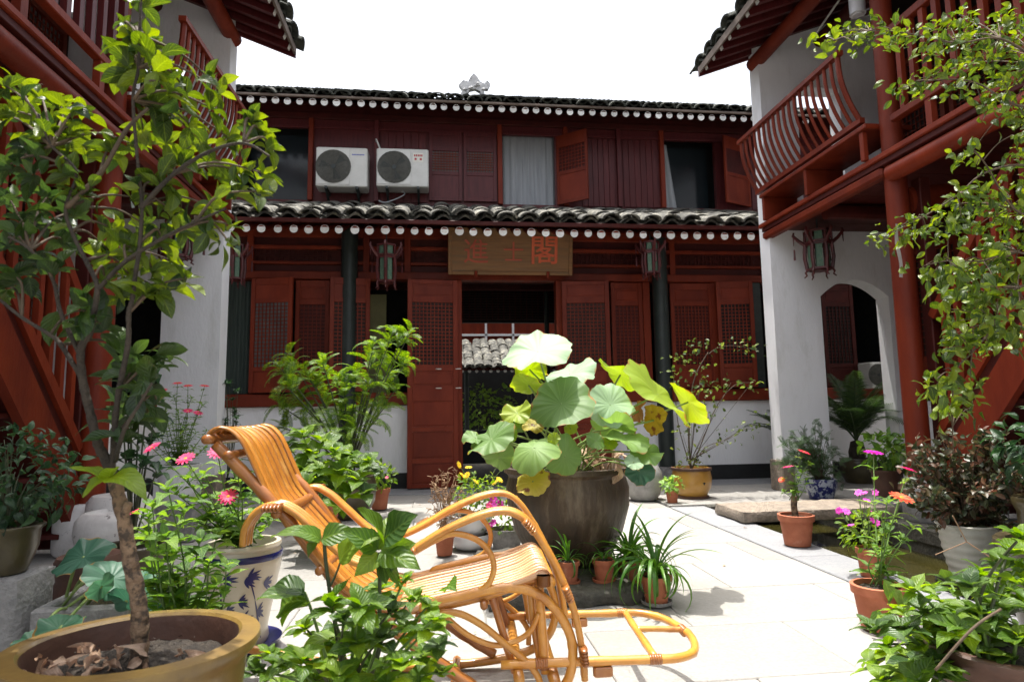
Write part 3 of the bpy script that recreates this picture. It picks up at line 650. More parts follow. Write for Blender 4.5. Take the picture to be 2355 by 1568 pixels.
tile_field(lr, (-3.1, LE[0]-.03, LE[1]+.045), (1, 0, 0), up, 31, 6, expo=.33, seed=3, jit=1.2, pans=0)
w = MB(); w.tube([(-4.4, LTp[0]-.06, LTp[1]+.035), (6.0, LTp[0]-.06, LTp[1]+.035)], .045, 8); part('flashing', w, M['greystone'], lr)
w = MB(); w.cbox(-4.4, 6.0, LE[0]-.01, LE[0]+.025, LE[1]-.03, LE[1]+.02, .005); part('eave_board', w, M['red_dark'], lr)
def rafters(parent, v0, v1, y, Y, zc, r, slope, L, n):
    for i in range(n):
        v = v0+(v1-v0)*i/(n-1); X = atY(v, y, Y).x; zz = zc
        q = MB(); q.tube([(X, Y, zz), (X, Y+L, zz+slope*L)], r, 10); ra = part('rafter', q, M['red'], parent, smooth=30)
        q = MB(); jx = r*RND.uniform(1.0, 1.09); q.tube([(X, Y-.006-RND.uniform(0, .004), zz), (X, Y+.001, zz)], jx, 16); part('rafter_end', q, M['disc'], ra)
xs = []
nL = 36; XA, XB = atY(566, 524, 7.46).x, atY(1725, 543, 7.46).x
for i in range(-3, nL+3):
    X = XA+(XB-XA)*i/(nL-1) + RND.uniform(-.008, .008); zz = 3.122 + RND.uniform(-.006, .006)
    r_ = .047+RND.uniform(-.004, .004)
    q = MB(); q.tube([(X, 7.46, zz), (X, 8.9, zz+.385*1.44)], r_*.95, 10, cap=True); ra = part('rafter', q, M['red'], lr, smooth=30)
    q = MB(); q.tube([(X, 7.452, zz), (X, 7.461, zz)], r_*1.04, 18); part('rafter_end', q, M['disc'], ra)
# upper roof
UE = (8.58, 5.33)
p0, p1 = atY(545, 229, UE[0]), atY(1712, 268, UE[0])
UZ = (p0.z+p1.z)/2
ur = sloped((UE[0]+.02, UZ+.085), (11.6, UZ+.085+3.0*.52), -5.6, 7.2, .03, hall, 'main_roof', 'red_dark')
upu = V3((0, 3.0, 3.0*.52)).normalized()
part('tile_bed', tile_sheet((-5.6, UE[0]+.03, UZ+.145), (1, 0, 0), upu, 12.8, 3.3), M['tile_dark'], ur, smooth=40)
tile_field(ur, (-3.4, UE[0]-.03, UZ+.125), (1, 0, 0), upu, 33, 3, expo=.3, dark=True, seed=5, pans=0, jit=1.2, sink=.055)
w = MB(); w.cbox(-5.6, 7.2, UE[0]-.01, UE[0]+.02, UZ+.055, UZ+.085, .004); part('eave_board', w, M['eavewood'], ur)
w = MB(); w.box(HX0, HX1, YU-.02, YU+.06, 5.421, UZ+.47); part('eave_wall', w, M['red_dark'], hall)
nU = 45
for i in range(-6, nU+6):
    X = p0.x+(p1.x-p0.x)*i/(nU-1)+RND.uniform(-.007, .007); zz = UZ + RND.uniform(-.006, .006)
    q = MB(); q.tube([(X, UE[0]+.04, zz), (X, 9.9, zz+.52*1.28)], .042, 8); ra = part('rafter', q, M['red_dark'], ur, smooth=30)
    q = MB(); q.tube([(X, UE[0]+.03, zz), (X, UE[0]+.041, zz)], .048+RND.uniform(-.003, .003), 16); part('rafter_end', q, M['disc'], ra)
# stucco ornament on the roof
a = atY(1089, 205, 8.95); og = V3((a.x, 8.95, UZ+.33))
q = MB()
prof = [(-.20, 0), (-.16, .10), (-.21, .17), (-.15, .24), (-.08, .22), (-.04, .30), (0, .35), (.05, .30), (.09, .23), (.15, .20), (.19, .25), (.235, .20), (.20, .12), (.14, .13), (.16, 0), (.10, 0), (.09, .08), (.02, .12), (-.06, .10), (-.12, 0)]
vs = [(og.x+x*1.05, og.y-.04, og.z+z*1.05) for x, z in prof]+[(og.x+x*1.05, og.y+.04, og.z+z*1.05) for x, z in prof]; n = len(prof)
q.add(vs, [tuple(range(n)), tuple(range(2*n-1, n-1, -1))]+[(i, n+i, n+(i+1) % n, (i+1) % n) for i in range(n)])
for k in range(7): q.lathe((og.x+RND.uniform(-.15, .15), og.y-.04, og.z+RND.uniform(.08, .2)), [(0.001, 0), (.03, .015), (.02, .04), (.001, .05)], 8)
single('roof_ornament', q, M['ridge'], 'small pale scrolled stucco ornament standing on the hall roof', 'ornament', smooth=40, loc=og)
# upper side shutters at the eaves corner etc. - the building beyond, seen through the doorway
rb = thing('rear_pavilion', 'low grey tiled roof on dark posts seen through the open doorway of the hall', 'building', (1.0, 14.2, 0))
rr = sloped_r = None
q = MB(); P = [V3((-3, 13.2, 1.86)), V3((5, 13.2, 1.86)), V3((5, 14.5, 2.50)), V3((-3, 14.5, 2.50))]
q.add(P+[p-V3((0, 0, .04)) for p in P], [(0, 1, 2, 3), (7, 6, 5, 4), (0, 4, 5, 1), (1, 5, 6, 2), (2, 6, 7, 3), (3, 7, 4, 0)])
rr = part('roof', q, M['red_dark'], rb)
upr = V3((0, 1.3, .64)).normalized()
TS = tile_sheet((-3, 13.2, 1.88), (1, 0, 0), upr, 8, 1.45, pitch=.2, expo=.2); part('tile_bed', TS, M['tile'], rr, smooth=40)
tile_field(rr, (-.6, 13.18, 1.90), (1, 0, 0), upr, 16, 7, pitch=.2, expo=.2, seed=9, pans=1, scale=.8)
for i in range(22):
    X = -.6+i*.15; q = MB(); q.tube([(X, 13.2, 1.81), (X, 13.215, 1.81)], .035, 12); part('rafter_end', q, M['disc'], rr)
for X in (-2.5, -.4, .55, 1.9, 4.6):
    q = MB(); q.tube([(X, 13.5, -.01), (X, 13.5, 1.95)], .05, 10); part('post', q, M['column'], rb, smooth=30)
q = MB(); q.box(-3, 5, 14.9, 15.0, 2.4, 4.6); part('wall', q, M['red'], rb)
q = MB(); q.box(-3, 5, 14.86, 14.899, 2.75, 2.8); part('rail', q, M['white'], rb)
for X in (.35, 1.05, 1.7): q = MB(); q.box(X, X+.05, 14.86, 14.899, 2.4, 4.6); part('rail', q, M['white'], rb)
q = MB(); q.box(-3, 5, 14.88, 14.899, 0, 2.3); part('dark_backdrop', q, M['plinth'], rb)  # near-black backdrop added: the far garden's darkness is put into its colour
# ================================================================ THE TWO GALLERY WINGS
def wing(side, X0, label):
    wg = thing('gallery_wing', label, 'building', (X0+side*1.5, 4.5, 0))
    def X(u): return X0+side*u
    def bx(mb, u0, u1, y0, y1, z0, z1, c=0):
        a, b = sorted((X(u0), X(u1)))
        return mb.cbox(a, b, y0, y1, z0, z1, c) if c else mb.box(a, b, y0, y1, z0, z1)
    # --- end wall with arch below and doorway above
    YA, YB = 6.85, 7.07
    w = MB(); a0, a1, zs, zt = .59, 1.45, 2.24, 2.44
    bx(w, 0, a0, YA, YB, .0, 3.04); bx(w, a1, 3.2, YA, YB, 0, 3.04)
    n = 14; uc = (a0+a1)/2; hw = (a1-a0)/2
    A = [(uc+hw*(2*i/n-1), zs+(zt-zs)*(1-(2*i/n-1)**2)) for i in range(n+1)]
    for i in range(n):
        (ua, za), (ub, zb) = A[i], A[i+1]
        vs = [(X(ua), YA, za), (X(ub), YA, zb), (X(ub), YA, 3.04), (X(ua), YA, 3.04)]; vs += [(p[0], YB, p[2]) for p in vs]
        w.add(vs, [(0, 1, 2, 3), (7, 6, 5, 4), (0, 4, 5, 1), (2, 6, 7, 3)])
    bx(w, 0, .46, YA, YB, 3.041, 5.30); bx(w, 1.02, 3.2, YA, YB, 3.041, 5.30); bx(w, .46, 1.02, YA, YB, 4.82, 5.30)
    bx(w, 0, 1.6, YA, YB, 5.301, 5.8)
    part('end_wall', w, M['white'], wg)
    w = MB(); bx(w, -.03, .12, YA-.03, YB+.03, .012, .36, .012); part('wall_base_stone', w, M['stone'], wg)
    # --- back (room) wall of the gallery
    w = MB(); bx(w, 1.62, 1.75, -1.0, 6.85, 0, 1.0); part('plinth_wall', w, M['white'], wg)
    w = MB(); bx(w, 1.66, 1.78, -1.0, 6.85, 1.0, 3.0); bx(w, 1.66, 1.78, -1, 6.85, 3.12, 5.9); part('room_wall', w, M['gallery_shade'], wg)
    w = MB(); bx(w, 1.79, 5.0, -1.0, 6.85, 0, .1); bx(w, 4.9, 5.0, -1, 12, 0, 6); part('light_block', w, M['black'], wg)  # unseen black floor and wall added behind the gallery to block light
    for k in range(9):
        y0 = -.6+k*.82
        for (z0, z1) in ((1.05, 2.75), (3.3, 5.0)):
            q = MB(); c_ = .05; 
            bx(q, 1.60, 1.659, y0, y0+.06, z0, z1); bx(q, 1.60, 1.659, y0+.70, y0+.76, z0, z1)
            bx(q, 1.60, 1.659, y0+.061, y0+.699, z0, z0+.45); bx(q, 1.60, 1.659, y0+.061, y0+.699, z1-.08, z1)
            lf = part('window_shutter', q, M['red'], wg)
            q = MB()
            for i in range(1, 10): yy = y0+.06+.64*i/10; bx(q, 1.62, 1.632, yy-.005, yy+.005, z0+.45, z1-.08)
            nz = int((z1-z0-.53)/.07)
            for i in range(1, nz): zz = z0+.45+(z1-z0-.53)*i/nz; bx(q, 1.619, 1.631, y0+.06, y0+.70, zz-.005, zz+.005)
            part('lattice', q, M['red'], lf)
            q = MB(); bx(q, 1.64, 1.655, y0+.06, y0+.70, z0+.45, z1-.08); part('lattice_backing', q, M['backing'] if side > 0 or k % 2 else M['greyback'], lf)
    # --- gallery floor, beams
    w = MB(); bx(w, -.0, 1.66, -1.0, 6.848, 3.045, 3.075); part('gallery_floor', w, M['red_dark'], wg)
    nb = 26
    for k in range(nb):
        y0 = -1+7.84*k/nb; q = MB(); bx(q, .02, 1.64, y0+.003, y0+7.84/nb-.003, 3.022, 3.044); part('floor_board', q, M['red_dark'], wg)
    w = MB(); bx(w, -.055, .03, -1.0, 6.99, 3.075, 3.125, .008); part('edge_board', w, M['red'], wg)
    w = MB(); bx(w, -.03, .02, -1.0, 6.95, 3.025, 3.074, .004); part('edge_board', w, M['red_dark'], wg)
    w = MB(); bx(w, -.035, .07, 4.9, 6.95, 2.93, 3.02, .02); part('edge_beam', w, M['red'], wg)
    w = MB(); w.tube([(X(.04), -1, 2.945), (X(.04), 4.86, 2.945)], .076, 18); part('edge_log', w, M['red'], wg, smooth=30)
    for yy in (1.4, 3.2, 5.9):
        w = MB(); w.tube([(X(.1), yy, 2.94), (X(1.6), yy, 2.94)], .08, 12); part('joist', w, M['red_dark'], wg, smooth=30)
    # --- columns
    uc_ = .10 if side > 0 else .19
    for yc in (4.90, 1.55):
        w = MB(); w.tube([(X(uc_), yc, .36), (X(uc_), yc, 3.02), (X(uc_), yc, 5.6)], [.092, .088, .082], 24); c_ = part('column', w, M['red'], wg, smooth=30)
        w = MB(); w.tube([(X(.2), yc+.0, 2.72), (X(.75), yc, 2.80), (X(1.2), yc, 2.78), (X(1.62), yc, 2.64)], [.12, .10, .10, .13], 14, flat=.55, side=(0, 1, 0)); part('curved_beam', w, M['red'], wg, smooth=40)
        w = MB(); w.tube([(X(-.05), yc, 4.98), (X(1.6), yc, 5.05)], .10, 14); part('tie_beam', w, M['red_dark'], wg, smooth=40)
        prof = [(.0, 0), (.165, 0), (.18, .03), (.18, .24), (.165, .30), (.14, .345), (0.001, .35)]
        w = MB(); w.lathe((X(uc_+.04), yc, .012), prof, 28); part('column_base', w, M['crackle'] if side < 0 else M['greystone'], wg, smooth=50)
        w = MB(); w.cbox(min(X(.24), X(.34)), max(X(.24), X(.34)), yc-.10, yc+.0, .02, 2.9, .008); part('newel_post', w, M['red_dark'], wg)
    # --- bench balustrade between the end wall and the column
    ya, yb = 5.06, 6.98
    P0, P1, P2, P3 = (-.045, 3.53), (-.135, 3.70), (-.205, 3.92), (-.22, 4.14)
    def bal(y):
        return smoothpts([(X(P0[0]), y, P0[1]), (X(P1[0]), y, P1[1]), (X(P2[0]), y, P2[1]), (X(P3[0]), y, P3[1])], 3)
    nb = 19
    for i in range(nb):
        y = ya+.03+(yb-ya-.05)*i/(nb-1); q = MB(); q.tube(bal(y), .017 if 0 < i < nb-1 else .024, 6, side=(0, 1, 0)); part('baluster', q, M['red'], wg)
    w = MB(); w.beam((X(-.225), ya-.02, 4.15), (X(-.225), yb+.03, 4.15), .06, .045); part('handrail', w, M['red'], wg)
    w = MB(); w.beam((X(-.045), ya, 3.52), (X(-.045), yb, 3.52), .05, .05); part('bottom_rail', w, M['red'], wg)
    w = MB(); bx(w, -.10, .36, ya-.1, YA-.003, 3.40, 3.445, .008); part('bench_seat', w, M['red'], wg)
    for yy in (5.92, 6.78):
        w = MB(); bx(w, -.08, .34, yy, yy+.045, 3.128, 3.398, .004); part('bench_support', w, M['red'], wg)
    w = MB(); bx(w, -.08, -.03, 5.03, 5.08, 3.13, 3.399, .006); part('bench_post', w, M['red'], wg)
    # --- plain balustrade nearer the camera
    for (z0, z1, nm) in ((4.12, 4.19, 'handrail'), (3.36, 3.42, 'bottom_rail')):
        w = MB(); bx(w, -.02, .05, -1, 4.76, z0, z1, .006); part(nm, w, M['red'], wg)
    y = 4.62; k = 0
    while y > -.8:
        q = MB(); bx(q, -.006, .036, y-.024, y+.024, 3.421, 4.119); part('baluster', q, M['red'] if side > 0 else M['maroon'], wg)
        if k % 6 == 2: q = MB(); bx(q, -.01, .04, y-.03, y+.03, 3.127, 3.358); part('short_post', q, M['red'], wg)
        y -= .135; k += 1
    # --- roof over the gallery
    uE, zE, sl_ = -.61, 5.10, .38
    def rz(u): return zE+sl_*(u-uE)
    def slabp(u0, u1, y0, y1, off0, off1):
        q = MB(); vs = []
        for off in (off0, off1):
            for (u, y) in ((u0, y0), (u1, y0), (u1, y1), (u0, y1)): vs.append((X(u), y, rz(u)+off))
        q.add(vs, [(0, 1, 2, 3), (7, 6, 5, 4), (0, 4, 5, 1), (1, 5, 6, 2), (2, 6, 7, 3), (3, 7, 4, 0)]); return q
    rf = part('roof', slabp(uE, 5.2, -1.5, 7.12, .05, .075), M['red_dark'], wg)
    w = slabp(uE-.02, 4.0, 7.121, 7.16, -.03, .10); part('verge_board', w, M['maroon'], rf)
    w = slabp(uE-.03, uE-.001, -1.5, 7.12, .0, .085); part('eave_board', w, M['eavewood'], rf)
    y = 7.02
    while y > -1.4:
        q = MB(); a = V3((X(uE+.03), y, rz(uE+.03)+.012)); b = V3((X(1.7), y, rz(1.7)+.012)); q.beam(a, b, .055, .07); ra = part('rafter', q, M['maroon'], rf)
        d = (b-a).normalized(); q = MB(); q.beam(a-d*.012, a-d*.001, .05, .062); part('rafter_end', q, M['disc'], ra)
        y -= .21
    up = V3((side, 0, sl_)).normalized()
    part('tile_bed', tile_sheet((X(uE-.02), -1.5, rz(uE)+.09), (0, 1, 0), up, 8.6, 5.2), M['tile_dark'], rf, smooth=40)
    tile_field(rf, (X(uE-.07), 1.30, rz(uE-.07)+.105), (0, 1, 0), up, 21, 2, dark=True, seed=11 if side > 0 else 17, pans=0, jit=1.3, pitch=.29, scale=1.15)
    # verge tiles
    for k in range(6):
        u = uE+.1+k*.3; q_ = V3((X(u), 7.10, rz(u)+.13)); inst('cover_tile', TILE_UPD, rf, frame(q_, V3((0, 1, 0)), (0, 0, 1)) @ Matrix.Rotation(R(-90*side), 4, 'Z'))
    w = MB(); w.tube([(X(.02), -1, 5.17), (X(.02), 7.02, 5.17)], .085, 14); part('wall_plate', w, M['red'], wg, smooth=30)
    w = MB(); w.tube([(X(.8), -1, 5.42), (X(.8), 6.84, 5.42)], .08, 12); part('purlin', w, M['red_dark'], wg, smooth=30)
    # --- stairs rising towards the camera
    ut0, ut1 = .24, 1.15
    def hz(y): return 1.66+1.17*(4.80-y)
    ye = 3.45
    for u in (ut0, ut1):
        w = MB(); w.beam((X(u), 4.78, hz(4.78)), (X(u), ye, hz(ye)), .055, .07); part('stair_handrail', w, M['red'], wg)
        w = MB(); w.beam((X(u), 4.80, hz(4.80)-.92), (X(u), ye, hz(ye)-.92), .05, .07); part('stair_rail', w, M['red'], wg)
        w = MB(); w.beam((X(u)+side*.03, 4.78, hz(4.80)-.99), (X(u)+side*.03, ye-.5, hz(ye-.5)-.99), .045, .10); part('stair_apron', w, M['red_dark'], wg)
        y = 4.66
        while y > ye:
            q = MB(); q.box(X(u)-.02, X(u)+.02, y-.022, y+.022, hz(y)-.90, hz(y)-.03); part('stair_baluster', q, M['red'], wg); y -= .135
    for u in (.25, ut1):
        w = MB(); w.beam((X(u), 5.04, .06), (X(u), 2.95, 2.58), .06, .24); part('stair_stringer', w, M['red'], wg)
    w = MB(); w.beam((X(.69), 5.0, .03), (X(.69), 2.95, 2.50), .80, .015); part('stair_soffit', w, M['red_dark'], wg)
    for k in range(12):
        y = 4.96-k*.17; z = .17+k*.205; q = MB(); bx(q, .29, ut1-.04, y-.24, y, z-.035, z, .005); part('stair_tread', q, M['red_dark'], wg)
    return wg
wr = wing(1, 3.84, 'red galleried timber wing on the right with curved bench railing above a white archway')
wl = wing(-1, -2.29, 'red galleried timber wing on the left behind the small tree in the ochre pot')
# things on the right wing
p = atY(2079, 690, 4.80)
q = MB(); n = 8; vs = []
for i in range(n+1):
    z = 2.02+(.46)*i/n; dx = -.10-.03*math.cos(i/n*math.pi*1.2); 
    vs += [(3.862+.01*math.sin(i*.8), 4.815, z), (3.862-.052+.012*math.sin(i*.9), 4.79, z)]
q.add(vs, [(2*i, 2*i+1, 2*i+3, 2*i+2) for i in range(n)]); q.add([tuple(V3(v)+V3((.002, .003, 0))) for v in vs], [(2*i, 2*i+2, 2*i+3, 2*i+1) for i in range(n)])
single('paper_notice', q, M['paper'], 'narrow curling white paper strip stuck on the red column of the right gallery', 'notice', loc=(3.85, 4.78, 2.02))
# white tubular lamp under the right eave and its conduit
a = atY(1972, 34, 5.2); q = MB(); q.tube([a, a+V3((0, 0, .55))], .07, 18); q.tube([a-V3((0, 0, .012)), a], .045, 16); q.tube([a+V3((0.0, 0, .55)), a+V3((0.0, 0, .62))], .02, 8)
single('hanging_lamp', q, M['whitepot'], 'white tubular lamp hanging under the right gallery roof beside the column', 'lamp', smooth=40, loc=a)
a, b = atY(1866, 92, 6.5), atY(1940, -14, 5.9); q = MB(); q.tube([a, b, b+(b-a)*.6], .012, 6)
single('metal_rod', q, M['metal'], 'thin pale metal rod slanting under the right gallery eave', 'rod', loc=a)

# ================================================================ LANTERNS
def lantern(loc, rt, h, label):
    """six-sided palace lantern: roof crown with arms, glazed body, feet"""
    t = thing('palace_lantern', label, 'lantern', loc, 'carved hexagonal palace lanterns'); x, y, z = loc; r_ = rt
    def hexa(R0, z_, k, off=0): a = math.pi/3*k+math.pi/6+off; return V3((x+R0*math.cos(a), y+R0*math.sin(a), z+z_))
    q = MB(); q.tube([(x, y, z+h), (x, y, z+h*1.28)], .008, 6); part('hanger', q, M['darkmetal'], t)
    for k in range(6):
        q = MB(); q.tube([hexa(r_*.62, h*.68, k), hexa(r_*.98, h*.80, k), hexa(r_*1.25, h*.93, k), hexa(r_*1.2, h*1.0, k)], [.02, .02, .017, .010], 6)
        q.tube([hexa(r_*1.22, h*.95, k), hexa(r_*1.24, h*.70, k)], [.010, .004], 6)
        part('crown_arm', q, M['lanternwood'], t, smooth=40)
        q = MB(); q.tube([hexa(r_*.62, h*.14, k), hexa(r_*.72, h*.40, k), hexa(r_*.66, h*.70, k)], .019, 6); part('post', q, M['lanternwood'], t, smooth=40)
        q = MB(); q.tube([hexa(r_*.62, h*.14, k), hexa(r_*.72, h*.08, k), hexa(r_*.66, h*.02, k), hexa(r_*.80, -h*.03, k)], [.014, .012, .010, .006], 6); part('foot', q, M['lanternwood'], t, smooth=40)
        a, b = hexa(r_*.62, h*.16, k), hexa(r_*.62, h*.16, k+1); c, d = hexa(r_*.62, h*.66, k+1), hexa(r_*.62, h*.66, k)
        m0 = .24
        def L2(p_, q_, t_): return p_+(q_-p_)*t_
        q = MB(); q.add([L2(a, b, m0), L2(a, b, 1-m0), L2(d, c, 1-m0), L2(d, c, m0)], [(0, 1, 2, 3)]); part('glass_pane', q, M['jade'], t)
        q = MB(); a2, b2 = hexa(r_*.66, h*.74, k), hexa(r_*.66, h*.74, k+1); c2, d2 = hexa(r_*.66, h*.94, k+1), hexa(r_*.66, h*.94, k)
        q.add([L2(a2, b2, .2), L2(a2, b2, .8), L2(d2, c2, .8), L2(d2, c2, .2)], [(0, 1, 2, 3)]); part('crown_pane', q, M['jade'], t)
    q = MB(); q2 = MB(); q3 = MB()
    for z_, rr in ((.14, .64), (.68, .66), (.73, .70), (.96, .70)):
        for k in range(6): (q3 if z_ < .5 else q if z_ < .7 else q2).beam(hexa(r_*rr, h*z_, k), hexa(r_*rr, h*z_, k+1), .018, .022)
    for k in range(6): q2.tube([hexa(r_*.68, h*.73, k), hexa(r_*.68, h*.96, k)], .012, 6)
    part('upper_ring', q, M['lanternwood'], t); part('lower_ring', q3, M['lanternwood'], t); part('crown_frame', q2, M['lanternwood'], t)
    q = MB(); q.lathe((x, y, z+h*.1), [(.001, 0), (r_*.5, .0), (r_*.5, .02), (.001, .03)], 6); part('base_plate', q, M['lanternwood'], t); q = MB(); q.lathe((x, y, z+h*.97), [(.001, .04), (r_*.6, .0), (r_*.6, .0)], 6); part('top_plate', q, M['lanternwood'], t)
    for k in range(3):
        q = MB(); p_ = hexa(r_*1.22, h*.62, k*2); q.tube([p_, p_-V3((0, 0, .12))], [.008, .012], 6); part('tassel', q, M['lanternwood'], t)
    return t
def hangL(xv, ybot, ytop, Y, r_, label):
    a, b = atY(xv, ybot, Y), atY(xv, ytop, Y); lantern((a.x, Y, a.z), r_, b.z-a.z, label)
hangL(888, 662, 562, 7.62, .17, 'carved red lantern with jade panes between the open shutter and the left door leaf')
hangL(1498, 640, 556, 7.62, .15, 'dim carved lantern in front of the dark hall column right of the sign')
hangL(540, 655, 562, 7.62, .15, 'carved lantern half hidden beside the white wall edge under the hall eave')
hangL(1886, 634, 530, 6.40, .20, 'dark red lantern with green panes hanging in front of the white archway wall')
hangL(404, 602, 520, 6.30, .20, 'dark lantern half hidden by tree leaves in front of the left white wall')

# ================================================================ SIGN BOARD
sg = thing('name_board', 'varnished brown wooden board with three red Chinese characters above the hall doorway', 'sign', (.93, 8.0, 2.74))
c0 = atY(1174, 640, 8.05); wS = 2*.80; hS = .60; tilt = R(12)
BX = Matrix.Translation(V3((c0.x, 8.03, 2.72))) @ Matrix.Rotation(tilt, 4, 'X')
wS = atY(1316, 590, 8.0).x - atY(1031, 590, 8.0).x
q = MB(); q.cbox(-wS/2, wS/2, 0, .035, 0, hS, .008); brd = part('board', q.xf(BX), M['signwood'], sg)
for a in ((-wS/2, -wS/2+.05, 0, hS), (wS/2-.05, wS/2, 0, hS), (-wS/2+.051, wS/2-.051, 0, .045), (-wS/2+.051, wS/2-.051, hS-.045, hS)):
    q = MB(); q.cbox(a[0], a[1], -.012, -.001, a[2], a[3], .004); part('board_rim', q.xf(BX), M['signwood'], sg)
def text_part(ch, x, z, size, mt, parent, Mx, y=-.006, extr=.004, offset=.0, name='character'):
    cu = bpy.data.curves.new('t', 'FONT'); cu.body = ch; cu.size = size; cu.extrude = extr; cu.offset = offset; cu.align_x = 'CENTER'; cu.align_y = 'CENTER'; cu.resolution_u = 4
    ob = bpy.data.objects.new('t', cu); COL.objects.link(ob); bpy.context.view_layer.update()
    me = bpy.data.meshes.new_from_object(ob.evaluated_get(bpy.context.evaluated_depsgraph_get()))
    bpy.data.objects.remove(ob); bpy.data.curves.remove(cu)
    me.materials.clear(); me.materials.append(mt)
    me.transform(Matrix.Translation(-org(parent)) @ Mx @ Matrix.Translation(V3((x, y, z))) @ Matrix.Rotation(R(90), 4, 'X'))
    o = bpy.data.objects.new(name, me); COL.objects.link(o); o.parent = parent; ORG[o.name] = org(parent); return o
text_part('\u9032', -wS*.28, hS*.46, .34, M['letterold'], sg, BX, offset=.0)
text_part('\u58eb', wS*.02, hS*.46, .28, M['letterold'], sg, BX, offset=.0)
text_part('\u95a3', wS*.27, hS*.50, .40, M['letter'], sg, BX, offset=.003)
for xx in (-wS*.28, wS*.3):
    q = MB(); q.tube([(xx, -.02, -.03), (xx, -.02, .05)], .022, 8); part('bracket', q.xf(BX), M['red'], sg)

# ================================================================ AIR CONDITIONERS
def ac_unit(v0, y0, v1, y1, Y, label, kind, supports=True):
    a, b = atY(v0, y1, Y), atY(v1, y0, Y); x0, x1, z0, z1 = a.x, b.x, a.z, b.z; D = .28
    t = thing('air_conditioner', label, 'air conditioner', ((x0+x1)/2, Y, z0), 'air conditioner outdoor units')
    q = MB(); q.cbox(x0, x1, Y, Y+D, z0, z1, .014); part('casing', q, M['metal'], t)
    hh = z1-z0; ww = x1-x0; fx = x0+ww*.34; fr = hh*.42; fz = z0+hh*.5
    q = MB(); q.cbox(x0+.012, x0+ww*.66, Y-.008, Y-.001, z0+.03, z1-.03, .004); fp = part('fan_plate', q, M['metal'], t)
    q = MB(); vs = [(fx, Y-.0085, fz)]+[(fx+fr*math.cos(k*math.pi/16), Y-.0085, fz+fr*math.sin(k*math.pi/16)) for k in range(32)]
    q.add(vs, [(0, k+1, (k+1) % 32+1) for k in range(32)]); part('fan_opening', q, M['grille'], fp)
    q = MB()
    for r_ in (1.0, .92, .84, .76, .68, .6, .52, .44, .36, .28, .2): 
        pts = [(fx+fr*r_*math.cos(k*math.pi/12), Y-.014, fz+fr*r_*math.sin(k*math.pi/12)) for k in range(25)]; q.tube(pts, .003, 4, cap=False)
    for k in range(24): q.tube([(fx, Y-.015, fz), (fx+fr*math.cos(k*math.pi/12), Y-.015, fz+fr*math.sin(k*math.pi/12))], .002, 4)
    part('fan_grille', q, M['grille'], t)
    q = MB()
    for k in range(3):
        A = k*2*math.pi/3+.5; q.add([(fx, Y-.011, fz), (fx+fr*.8*math.cos(A), Y-.011, fz+fr*.8*math.sin(A)), (fx+fr*.85*math.cos(A+.6), Y-.010, fz+fr*.85*math.sin(A+.6))], [(0, 1, 2)])
    q.tube([(fx, Y-.018, fz), (fx, Y-.01, fz)], fr*.14, 12); part('fan', q, M['darkmetal'], t)
    if kind == 0:
        for k in range(8): q = MB(); xx = x0+ww*.70+k*.022; q.box(xx, xx+.016, Y-.003, Y-.0005, z1-.115, z1-.098); part('print', q, M['bluesticker'], t)
    elif kind == 1:
        q = MB(); q.box(x0+ww*.70, x0+ww*.90, Y-.003, Y-.0005, z1-.20, z1-.06); st = part('sticker', q, M['paper'], t)
        for k in range(5): q = MB(); xx = x0+ww*.72+k*.026; q.box(xx, xx+.018, Y-.005, Y-.0032, z1-.115, z1-.085); part('print', q, M['sticker'], st)
        q = MB(); q.box(x0+ww*.73, x0+ww*.77, Y-.005, Y-.0032, z1-.17, z1-.14); q.box(x0+ww*.83, x0+ww*.87, Y-.005, Y-.0032, z1-.17, z1-.14); part('print', q, M['sticker'], st)
    if supports:
        for xx in (x0+ww*.2, x0+ww*.8):
            q = MB(); q.beam((xx, Y-.02, z0-.018), (xx, YU-.005, z0-.018), .035, .035); q.beam((xx, Y+.03, z0-.03), (xx, YU-.005, z0-.16), .03, .03); part('bracket', q, M['darkmetal'], t)
    return t
ac_unit(725, 341, 845, 428, 8.96, 'beige air conditioner with dirty fan grille and blue print, nearer the dark window', 0)
ac_unit(865, 344, 985, 428, 8.96, 'grey-white air conditioner with a red sticker, between two maroon wall bays', 1)
ac_unit(2006, 832, 2046, 892, 7.9, 'small white air conditioner unit seen through the white archway', 2, supports=False)
a = atY(862, 318, 9.1); b = atY(875, 345, 9.0); q = MB(); q.tube(smoothpts([(a.x, 9.27, a.z), (a.x+.02, 9.1, a.z-.02), (b.x, 9.05, b.z)], 4), .012, 6)
single('pipe', q, M['metal'], 'short pale pipe running down to the stickered air conditioner', 'pipe', loc=a)
a = atY(870, 462, 9.1); b = atY(925, 440, 9.1); q = MB(); q.tube(smoothpts([a, a+V3((.12, 0, -.02)), b+V3((.02, 0, -.06)), b], 6), .009, 6)
single('cable', q, M['curtain'], 'looped pale cable hanging below the stickered air conditioner', 'cable', loc=a)
